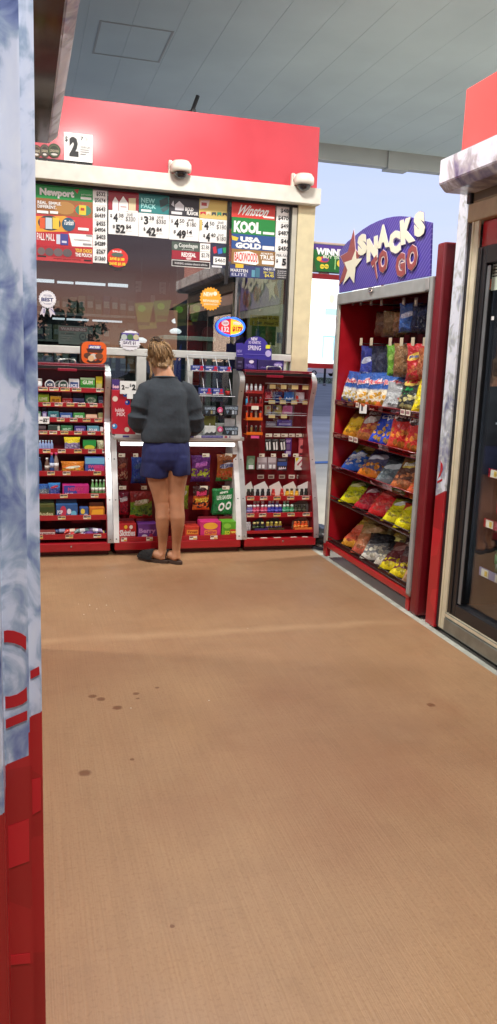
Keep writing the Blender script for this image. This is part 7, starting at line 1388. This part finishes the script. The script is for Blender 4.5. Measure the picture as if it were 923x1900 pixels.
for px, py in ((460, 1166), (196, 1072), (213, 1134), (171, 1158), (146, 1121), (167, 1123), (198, 1123), (156, 1140), (243, 1314), (180, 1130), (388, 1300)):
    q = at(px, py, 'Z', .002); s_ = rn.uniform(.003, .006); a = rn.uniform(0, 6)
    b.faces([q+Vector((math.cos(a+k*1.57)*s_, math.sin(a+k*1.57)*s_*.6, 0)) for k in range(4)]+[q+Vector((0, 0, s_*.6))], [(0, 1, 4), (1, 2, 4), (2, 3, 4), (3, 0, 4)], cm_)
tag(b.build('crumbs', loc=(0, 0, 0)), kind='stuff')
# ------------------------------------------------------------------ the customer
def remeshed(mb, vox, smooth=3, fn=None, factor=.5):
    me = bpy.data.meshes.new('raw'); bmesh.ops.recalc_face_normals(mb.bm, faces=mb.bm.faces); mb.bm.to_mesh(me); mb.bm.free()
    o = bpy.data.objects.new('raw', me); COL.objects.link(o)
    r = o.modifiers.new('r', 'REMESH'); r.mode = 'VOXEL'; r.voxel_size = vox; r.use_smooth_shade = True
    if smooth: s = o.modifiers.new('s', 'SMOOTH'); s.iterations = smooth; s.factor = factor
    dg = bpy.context.evaluated_depsgraph_get(); dg.update()
    m2 = bpy.data.meshes.new_from_object(o.evaluated_get(dg)); bpy.data.objects.remove(o); bpy.data.meshes.remove(me)
    b = MB(); b.bm.from_mesh(m2); bpy.data.meshes.remove(m2); b.uv = b.bm.loops.layers.uv.verify()
    b.bm.normal_update()
    if fn:
        for v in b.bm.verts: v.co += v.normal*fn(v.co)
    for f in b.bm.faces: f.smooth = True
    return b
def loft(b, rings, m, seg=20, sup=2.0):
    """rings: (centre, rx, ry) stacked; closed ends"""
    R_ = []
    for c, rx, ry in rings:
        row = []
        for k in range(seg):
            a = 2*math.pi*k/seg; ca, sa = math.cos(a), math.sin(a)
            row.append(b.bm.verts.new(Vector(c)+Vector((math.copysign(abs(ca)**(2/sup), ca)*rx, math.copysign(abs(sa)**(2/sup), sa)*ry, 0))))
        R_.append(row)
    i = b.mi(m)
    for A, B in zip(R_, R_[1:]):
        for k in range(seg): b.bm.faces.new((A[k], A[(k+1) % seg], B[(k+1) % seg], B[k])).material_index = i
    b.bm.faces.new(R_[0][::-1]); b.bm.faces.new(R_[-1])
def limb(b, pts, m, seg=14):
    b.tube([p for p, _ in pts], [r for _, r in pts], m, seg)
def skin_mat():
    m = mat((178, 126, 92), .48, var=.12, scale=7, name='skin'); bs = m.node_tree.nodes['Principled BSDF']; bs.inputs['Subsurface Weight'].default_value = .12; bs.inputs['Subsurface Radius'].default_value = (.02, .008, .004); return m
SK = skin_mat()
YP = 5.70
bp = lambda x, y, Y=YP: at(x, y, 'Y', Y)
person = thing('person', 'person in dark grey sweatshirt and navy shorts with messy bun at the counter', 'person', (1.0, YP, 0))
b = MB()
for side, pts in (('l', [(289.3, 850, 5.735, 0.0917), (292.8, 880, 5.725, 0.0849), (295.3, 897, 5.72, 0.0762), (298.8, 915, 5.71, 0.0656), (300.6, 933, 5.705, 0.0555), (301.9, 946, 5.695, 0.0526), (301.9, 960, 5.685, 0.0536), (302.1, 974, 5.69, 0.0492), (302.3, 990, 5.70, 0.0410), (302.1, 1006, 5.708, 0.0328), (301.5, 1020, 5.71, 0.0304), (300.8, 1031, 5.705, 0.0328), (300.3, 1038, 5.70, 0.0347)]),
                  ('r', [(329.8, 850, 5.70, 0.0868), (328.8, 880, 5.685, 0.0801), (328.1, 897, 5.68, 0.0704), (327.8, 915, 5.67, 0.0613), (328.1, 933, 5.66, 0.0550), (329.1, 946, 5.65, 0.0536), (329.8, 960, 5.64, 0.0555), (329.8, 974, 5.645, 0.0511), (328.8, 990, 5.655, 0.0420), (327.8, 1006, 5.665, 0.0338), (327.3, 1020, 5.668, 0.0309), (327.1, 1031, 5.663, 0.0328), (327.1, 1037, 5.66, 0.0347)])):
    P = [(bp(x, y, Y), r) for x, y, Y, r in pts]
    limb(b, P, SK, 16)
    heel = P[-1][0]; a = R(48 if side == 'l' else 38); d = Vector((-math.sin(a), math.cos(a), 0))
    h = Vector((heel.x, heel.y, .045))
    limb(b, [(h-d*.015, .034), (h+d*.05+Vector((0, 0, .012)), .037), (h+d*.12, .034), (h+d*.17+Vector((0, 0, -.012)), .026), (h+d*.2+Vector((0, 0, -.016)), .018)], SK, 12)
    if side == 'l': HL, DL = h, d
    else: HR, DR_ = h, d
loft(b, [(bp(309, 862, 5.73), .15, .1), (bp(309, 835, 5.73), .165, .115), (bp(309, 800, 5.745), .14, .1), (bp(308, 770, 5.76), .135, .095), (bp(308, 740, 5.77), .15, .1), (bp(308, 722, 5.775), .16, .09), (bp(305, 709, 5.78), .1, .07), (bp(303.5, 700, 5.785), .06, .06)], SK)
limb(b, [(bp(305.5, 704, 5.785), .082), (bp(305, 698, 5.785), .075), (bp(304.5, 692, 5.785), .066), (bp(303, 685, 5.79), .059), (bp(301, 677, 5.80), .055), (bp(299, 668, 5.805), .056)], SK, 18)
HC = bp(297.8, 666.5, 5.825)
def ellip(b, c, rx, ry, rz, m, tilt=0.0, n1=24, n2=16):
    rot = Matrix.Rotation(tilt, 3, 'X')
    vs = [b.bm.verts.new(Vector(c)+rot @ Vector((rx*math.sin(math.pi*j/n2)*math.cos(2*math.pi*i/n1), ry*math.sin(math.pi*j/n2)*math.sin(2*math.pi*i/n1), rz*math.cos(math.pi*j/n2)))) for j in range(1, n2) for i in range(n1)]
    t0 = b.bm.verts.new(Vector(c)+rot @ Vector((0, 0, rz))); t1 = b.bm.verts.new(Vector(c)-rot @ Vector((0, 0, rz))); i_ = b.mi(m)
    for j in range(n2-2):
        for i in range(n1): b.bm.faces.new((vs[j*n1+i], vs[(j+1)*n1+i], vs[(j+1)*n1+(i+1) % n1], vs[j*n1+(i+1) % n1])).material_index = i_
    for i in range(n1):
        b.bm.faces.new((t0, vs[i], vs[(i+1) % n1])); b.bm.faces.new((t1, vs[(n2-2)*n1+(i+1) % n1], vs[(n2-2)*n1+i]))
TL = R(-18)   # looking down at the counter
def hd(x, y, z): return HC+Matrix.Rotation(TL, 3, 'X') @ Vector((x, y, z))
ellip(b, HC, .076, .094, .1, SK, TL); ellip(b, hd(0, .03, -.05), .058, .062, .075, SK, TL)      # skull, jaw
ellip(b, hd(0, .1, -.022), .012, .016, .022, SK, TL); ellip(b, hd(0, .082, -.1), .02, .014, .014, SK, TL); ellip(b, hd(0, .088, -.066), .022, .012, .007, SK, TL); ellip(b, hd(0, .087, -.076), .018, .011, .007, SK, TL); ellip(b, hd(0, .083, .016), .05, .014, .012, SK, TL)
for s_ in (-1, 1): ellip(b, hd(s_*.077, -.004, -.028), .009, .02, .03, SK, TL)
# arms, hands
arms = {}
for s_, pts in ((-1, [(276, 724, 5.775, .045), (260, 748, 5.755, .036), (255, 776, 5.75, .034), (259, 789, 5.85, .034), (270, 791, 5.95, .03), (272, 792, 5.98, .028)]), (1, [(340, 724, 5.775, .045), (358, 750, 5.755, .036), (364, 781, 5.75, .034), (358, 795, 5.85, .034), (346, 796, 5.95, .03), (343, 797, 5.98, .028)])):
    P = [(bp(x, y, Y), r) for x, y, Y, r in pts]; limb(b, P, SK, 14); w = P[-1][0]; w2 = Vector((w.x+s_*-.02, w.y+.03, .955))
    limb(b, [(w, .03), (w2, .028)], SK, 12)
    d = Vector((-s_*.55, .83, -.05)).normalized(); sd_ = Vector((d.y, -d.x, 0))*s_
    c = w2+d*.045
    limb(b, [(w2, .027), (c-sd_*.012, .027), (c+d*.03-sd_*.012, .024)], SK, 12); limb(b, [(w2, .026), (c+sd_*.016, .026), (c+d*.028+sd_*.016, .023)], SK, 12)
    for k, (off, ln) in enumerate(((-.03, .062), (-.011, .072), (.009, .068), (.028, .052))):
        q = c+d*.03+sd_*off*1.0; limb(b, [(q-d*.02, .0095), (q+d*ln*.45+Vector((0, 0, .012)), .0092), (q+d*ln*.8+Vector((0, 0, .0)), .0085), (q+d*ln+Vector((0, 0, -.018)), .007)], SK, 9)
    q = w2+d*.012-sd_*.026; limb(b, [(q, .013), (q+d*.03-sd_*.02, .011), (q+d*.06-sd_*.022+Vector((0, 0, -.012)), .009)], SK, 9)
body = remeshed(b, .0055, 4, None, .45)
for f in body.bm.faces: f.material_index = 0
body.mats = [SK]; body.build('body', person)
# face details
for s_ in (-1, 1):
    b = MB(); ellip(b, hd(s_*.031, .086, .0), .0115, .009, .008, mat((236, 232, 226), .2, var=0), TL, 14, 10); e = b.build('eye', person)
    b = MB(); ellip(b, hd(s_*.031, .0935, -.001), .0052, .003, .0052, mat((70, 52, 40), .15, var=0), TL, 12, 8); b.build('iris', e)
    b = MB(); b.tube([hd(s_*.014, .093, .016), hd(s_*.03, .094, .021), hd(s_*.048, .084, .017)], [.002, .003, .0015], mat((96, 70, 48), .7), 6); b.build('eyebrow', person)
b = MB(); b.tube([hd(-.02, .094, -.0705), hd(0, .098, -.0695), hd(.02, .094, -.0705)], [.001, .003, .001], mat((176, 96, 90), .4), 6); b.build('lips', person)
# neck tattoo: a tiny dark cross
nb = bp(311.5, 688, 5.732)
b = MB(); TT = mat((60, 50, 50), .6, var=0); b.box(nb.x-.0022, nb.x+.0022, nb.y, nb.y+.012, nb.z-.012, nb.z+.012, TT); b.box(nb.x-.007, nb.x+.007, nb.y+.0004, nb.y+.012, nb.z+.002, nb.z+.0055, TT); b.build('cross_tattoo', person)
# hair
HM = bpy.data.materials.new('hair'); HM.use_nodes = True; nt = HM.node_tree; L = nt.links.new; bs = nt.nodes['Principled BSDF']
tc = N(nt, 'ShaderNodeTexCoord'); mp = N(nt, 'ShaderNodeMapping'); mp.inputs['Scale'].default_value = (150, 60, 6); L(tc.outputs['Object'], mp.inputs[0]); nz = N(nt, 'ShaderNodeTexNoise'); nz.inputs['Scale'].default_value = 1; nz.inputs['Detail'].default_value = 4; L(mp.outputs[0], nz.inputs['Vector'])
cr = N(nt, 'ShaderNodeValToRGB'); L(nz.outputs['Fac'], cr.inputs[0]); e = cr.color_ramp.elements; e[0].position = .3; e[0].color = (*lin((82, 60, 40)), 1); e[1].position = .7; e[1].color = (*lin((170, 136, 92)), 1); L(cr.outputs[0], bs.inputs['Base Color']); bs.inputs['Roughness'].default_value = .42
bpn = N(nt, 'ShaderNodeBump'); bpn.inputs['Strength'].default_value = .6; bpn.inputs['Distance'].default_value = .004; L(nz.outputs['Fac'], bpn.inputs['Height']); L(bpn.outputs[0], bs.inputs['Normal'])
HBM = HM.copy(); HBM.name = 'hair_dark'; e_ = [n for n in HBM.node_tree.nodes if n.type == 'VALTORGB'][0].color_ramp.elements; e_[0].color = (*lin((44, 31, 23)), 1); e_[1].color = (*lin((86, 62, 42)), 1)  # darker brown hair colour for the bun
b = MB(); ellip(b, hd(0, -.014, .002), .088, .093, .088, HM, TL); ellip(b, hd(.008, -.048, -.034), .056, .05, .056, HM, TL)
h = remeshed(b, .006, 5, lambda c: .005*noise.noise(Vector((c.x*60, c.y*22, c.z*10)))+.003*noise.noise(Vector((c.x*130, c.y*40, c.z*16))))
rn = random.Random(21)
bc = bp(291, 634, 5.785)
for f in h.bm.faces: f.material_index = 0
h.mats = [HM]
for k in range(150):      # strands swept up from the nape and temples to the bun
    a = rn.uniform(-1.5, 1.5); x0 = math.sin(a)*.082; y0 = -.014-math.cos(a)*.088; z0 = rn.uniform(-.062, .02) if abs(a) < 1.0 else rn.uniform(-.03, .05)
    s0 = hd(x0*(1 if z0 > -.025 else .62), y0*(1 if z0 > -.04 else .86), z0); e0 = bc+Vector((rn.uniform(-.03, .03), rn.uniform(-.03, .0), rn.uniform(-.02, .0)))
    pts = []
    for q in range(7):
        t_ = q/6; p = s0.lerp(e0, t_); out = (p-hd(0, -.0, .0)); out.normalize(); pts.append(p+out*(.034*math.sin(math.pi*t_)+.004))
    h.tube(pts, [.0022+.0012*math.sin(math.pi*q/6) for q in range(7)], HM, 5)
for k in range(90):       # loose fuzz
    a = rn.uniform(0, 6.28); el = rn.uniform(-.2, 1.2); p = hd(.09*math.cos(el)*math.cos(a), -.014+.095*math.cos(el)*math.sin(a), .002+.096*math.sin(el)); d = (p-HC).normalized()
    tv = Vector((rn.uniform(-1, 1), rn.uniform(-1, 1), rn.uniform(-.2, 1))).normalized()
    h.tube([p-d*.004, p+d*.006+tv*.012, p+d*.008+tv*.028, p+d*.004+tv*.042], [.0011, .001, .0008, .0004], HM, 4)
HLM = HM.copy(); HLM.name = 'hair_light'; e_ = [n for n in HLM.node_tree.nodes if n.type == 'VALTORGB'][0].color_ramp.elements; e_[0].color = (*lin((120, 92, 60)), 1); e_[1].color = (*lin((196, 160, 108)), 1)
for k in range(150):      # pale flyaway strands over the crown and temples
    a = rn.uniform(-.3, 3.44) + math.pi; el = rn.uniform(.05, 1.1); p = hd(.088*math.cos(el)*math.cos(a), -.014+.093*math.cos(el)*math.sin(a), .002+.089*math.sin(el)); d = (p-HC).normalized(); q = bc+Vector((rn.uniform(-.03, .03), rn.uniform(-.02, .02), rn.uniform(-.02, .01)))
    w_ = Vector((rn.uniform(-1, 1), rn.uniform(-1, 1), rn.uniform(-1, 1)))*.012
    h.tube([p+d*.004, p.lerp(q, .35)+d*.012+w_, p.lerp(q, .7)+d*.014+w_, q], [.0009, .0017, .0017, .0008], HLM, 4)
for k in range(70):
    s_ = rn.choice((-1, 1)); el = rn.uniform(-.25, .9); p = hd(s_*.088*math.cos(el), rn.uniform(-.06, .04), .002+.088*math.sin(el)); t_ = Vector((s_*rn.uniform(.004, .02), rn.uniform(-.01, .01), rn.uniform(-.012, .02)))
    h.tube([p-t_*.3, p+t_*.6+Vector((0, 0, .006)), p+t_*1.1+Vector((0, 0, -.004))], [.0014, .0012, .0005], HLM, 4)
for x_, sgn in ((.052, 1), (.06, 1), (-.058, -1)):     # locks that slipped loose beside the neck
    for k in range(7):
        j = Vector((rn.uniform(-.008, .008), rn.uniform(-.008, .008), rn.uniform(-.01, .01)))
        h.tube([hd(sgn*.07, -.03, -.02)+j, hd(x_+sgn*.018, -.04, -.07)+j, hd(x_+sgn*.012, -.03, -.115)+j*1.4, hd(x_+sgn*.02, -.02, -.15)+j*2], [.0018, .0022, .0016, .0006], HLM, 4)
for k in range(110):      # fine short hair fading out down the nape
    a = rn.uniform(-.75, .75); p = hd(.056*math.sin(a)+.006, -.05-.045*math.cos(a), rn.uniform(-.085, -.06)); q = Vector((p.x, p.y, p.z)).lerp(bp(301, 690, 5.74), rn.uniform(.2, .55))
    h.tube([p+Vector((0, .004, .01)), p.lerp(q, .5)+Vector((0, -.003, 0)), q], [.0016, .0012, .0004], HM, 4)
hair = h.build('hair', person)
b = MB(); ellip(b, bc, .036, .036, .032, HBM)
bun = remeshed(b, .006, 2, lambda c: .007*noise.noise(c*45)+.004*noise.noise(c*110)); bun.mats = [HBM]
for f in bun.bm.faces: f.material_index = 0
for k in range(110):
    a0 = rn.uniform(0, 6.28); el = rn.uniform(-.5, 1.3); r_ = rn.uniform(.95, 1.15); pts = []; tw = rn.uniform(.8, 2.2)*rn.choice((-1, 1)); de = rn.uniform(-.5, .5)
    for q in range(6):
        a = a0+tw*q/5; e_ = el+de*q/5; pts.append(bc+Vector((.041*math.cos(e_)*math.cos(a), .039*math.cos(e_)*math.sin(a), .033*math.sin(e_)))*r_*(1+.05*math.sin(q*2+k)))
    bun.tube(pts, [.0014, .0024, .0028, .0026, .002, .0008], HBM, 5)
for k in range(40):
    a = rn.uniform(0, 6.28); d = Vector((math.cos(a), math.sin(a)*.8, rn.uniform(-.2, .9))).normalized(); p = bc+Vector((d.x*.048, d.y*.044, d.z*.036)); t_ = Vector((rn.uniform(-1, 1), rn.uniform(-1, 1), rn.uniform(-.6, .8)))*.02
    bun.tube([p-d*.01, p+d*.008, p+d*.012+t_], [.0016, .0012, .0005], HM, 4)
bun.build('hair_bun', hair)
# sweatshirt
SW = mat((46, 53, 60), .9, var=.1, bump=.12, scale=60, name='sweatshirt')
b = MB()
loft(b, [(bp(306.5, 820, 5.73), .17, .124), (bp(307.5, 813, 5.735), .179, .133), (bp(308.5, 804, 5.74), .182, .137), (bp(309.5, 790, 5.742), .17, .142), (bp(310, 770, 5.75), .158, .138), (bp(310, 748, 5.758), .156, .134), (bp(309, 732, 5.768), .163, .126), (bp(308, 722, 5.772), .164, .112), (bp(307.5, 715, 5.775), .142, .098), (bp(307, 709, 5.778), .12, .088), (bp(306.5, 704, 5.782), .1, .082), (bp(306, 699.5, 5.785), .086, .078)], SW, 28, 2.3)
for pts in ([(284, 720, 5.775, .066), (272, 726, 5.77, .072), (263, 743, 5.755, .067), (258, 758, 5.745, .067), (255.5, 772, 5.74, .07), (256, 783, 5.755, .07), (260, 789, 5.84, .063), (266, 793, 5.92, .048), (270, 792, 5.96, .042)], [(333, 720, 5.775, .066), (345, 726, 5.77, .072), (355, 744, 5.755, .068), (360.5, 760, 5.745, .068), (363.5, 776, 5.74, .071), (363, 788, 5.755, .071), (358, 795, 5.84, .063), (351, 799, 5.92, .048), (345, 797, 5.96, .042)]):
    limb(b, [(bp(x, y, Y), r) for x, y, Y, r in pts], SW, 16)
def folds(c):
    v = .007*noise.noise(Vector((c.x*7+c.z*6, c.y*6, c.z*8-c.x*5)))+.0016*noise.noise(Vector((c.x*18, c.y*15, c.z*30+c.x*12)))-.004*abs(noise.noise(Vector((c.x*6-c.z*9, 3, c.z*5+c.x*8))))
    k = max(0, 1-abs(c.z-1.02)/.12); v += .0022*k*noise.noise(Vector((c.x*9+c.z*6, c.y*7, c.z*16)))
    return v
s = remeshed(b, .007, 3, folds); s.mats = [SW]
for f in s.bm.faces: f.material_index = 0
sw = s.build('sweatshirt', person)
b = MB(); cc = bp(306, 699.5, 5.785); b.tube([cc+Vector((.088*math.cos(k*.209), .08*math.sin(k*.209), -.007-.010*math.sin(k*.209))) for k in range(30)], .0075, mat((44, 52, 58), .9, var=.05), 8, closed=True); b.build('collar', sw)
# shorts
SHM = mat((24, 31, 80), .85, var=.08, bump=.1, scale=70, name='shorts_cotton')
b = MB()
loft(b, [(bp(309, 870, 5.715), .17, .1), (bp(309, 862, 5.715), .177, .122), (bp(309, 850, 5.715), .178, .134), (bp(309, 835, 5.72), .174, .132), (bp(309.5, 822, 5.73), .166, .122), (bp(309.5, 808, 5.735), .158, .112)], SHM, 28, 2.2)
loft(b, [(bp(289, 884, 5.72), .107, .112), (bp(289, 876, 5.72), .108, .115), (bp(289.5, 860, 5.72), .104, .118), (bp(291, 845, 5.72), .09, .11)], SHM, 24)
loft(b, [(bp(333, 880, 5.69), .083, .105), (bp(332.5, 872, 5.69), .085, .11), (bp(331.5, 858, 5.695), .088, .115), (bp(330, 845, 5.70), .08, .11)], SHM, 24)
def sfold(c): return .006*noise.noise(Vector((c.x*16, c.y*14, c.z*7)))+.003*noise.noise(Vector((c.x*34, c.y*30, c.z*16)))
s = remeshed(b, .0065, 3, sfold); s.mats = [SHM]
for f in s.bm.faces: f.material_index = 0
s.build('shorts', person)
# slip-on shoes
FZ = mat((22, 20, 20), .95, var=.15, bump=.6, scale=120, name='plush'); SO = mat((62, 44, 34), .8, var=.1)
for h_, d in ((HL, DL), (HR, DR_)):
    n_ = Vector((d.y, -d.x, 0)); c = Vector((h_.x, h_.y, 0)); t = b = None
    out = []
    for k in range(24):
        a = 2*math.pi*k/24; l = .075+.135*math.cos(a); w_ = .044*math.sin(a)*(1.08 if math.cos(a) > 0 else .95); out.append(c+d*l+n_*w_)
    b = MB(); vs = [p+Vector((0, 0, .002)) for p in out]+[p+Vector((0, 0, .024)) for p in out]; n = 24
    b._solid(vs, [tuple(range(n))[::-1], tuple(range(n, 2*n))]+[(i, (i+1) % n, n+(i+1) % n, n+i) for i in range(n)], SO, .004); sl = b.build('shoe', person, fix=True)
    b = MB()
    def P(a, q):
        th = math.pi*a; l = .055+.158*q; wd_ = .053*math.sqrt(max(0, 1-((l-.09)/.125)**2))+.002; hh = .078*(1-.55*q)*math.sqrt(max(0.0, 1-max(0, (q-.6)/.4)**2))+.004
        return c+d*l+n_*(wd_*math.cos(th))+Vector((0, 0, .02+hh*math.sin(th)))
    grid_bag(b, P, 14, 12, FZ)
    for k in range(260):
        p = P(rn.uniform(.02, .98), rn.uniform(0, .98)); u = Vector((rn.uniform(-1, 1), rn.uniform(-1, 1), rn.uniform(0, 1))).normalized()*.011; v = Vector((rn.uniform(-1, 1), rn.uniform(-1, 1), rn.uniform(-1, 1))).normalized()*.0018
        b.faces([p-v, p+v, p+u], [(0, 1, 2)], FZ)
    b.build('upper', sl)

# ------------------------------------------------------------------ render settings
scene.view_settings.view_transform = 'Standard'; scene.view_settings.look = 'None'; scene.view_settings.exposure = EXPO; scene.view_settings.gamma = 1; scene.view_settings.use_curve_mapping = False
scene.render.engine = 'CYCLES'; cy = scene.cycles
cy.max_bounces = 7; cy.diffuse_bounces = 3; cy.glossy_bounces = 3; cy.transmission_bounces = 4; cy.transparent_max_bounces = 10; cy.caustics_reflective = False; cy.caustics_refractive = False; cy.sample_clamp_indirect = 4; cy.use_denoising = True
scene.render.film_transparent = False
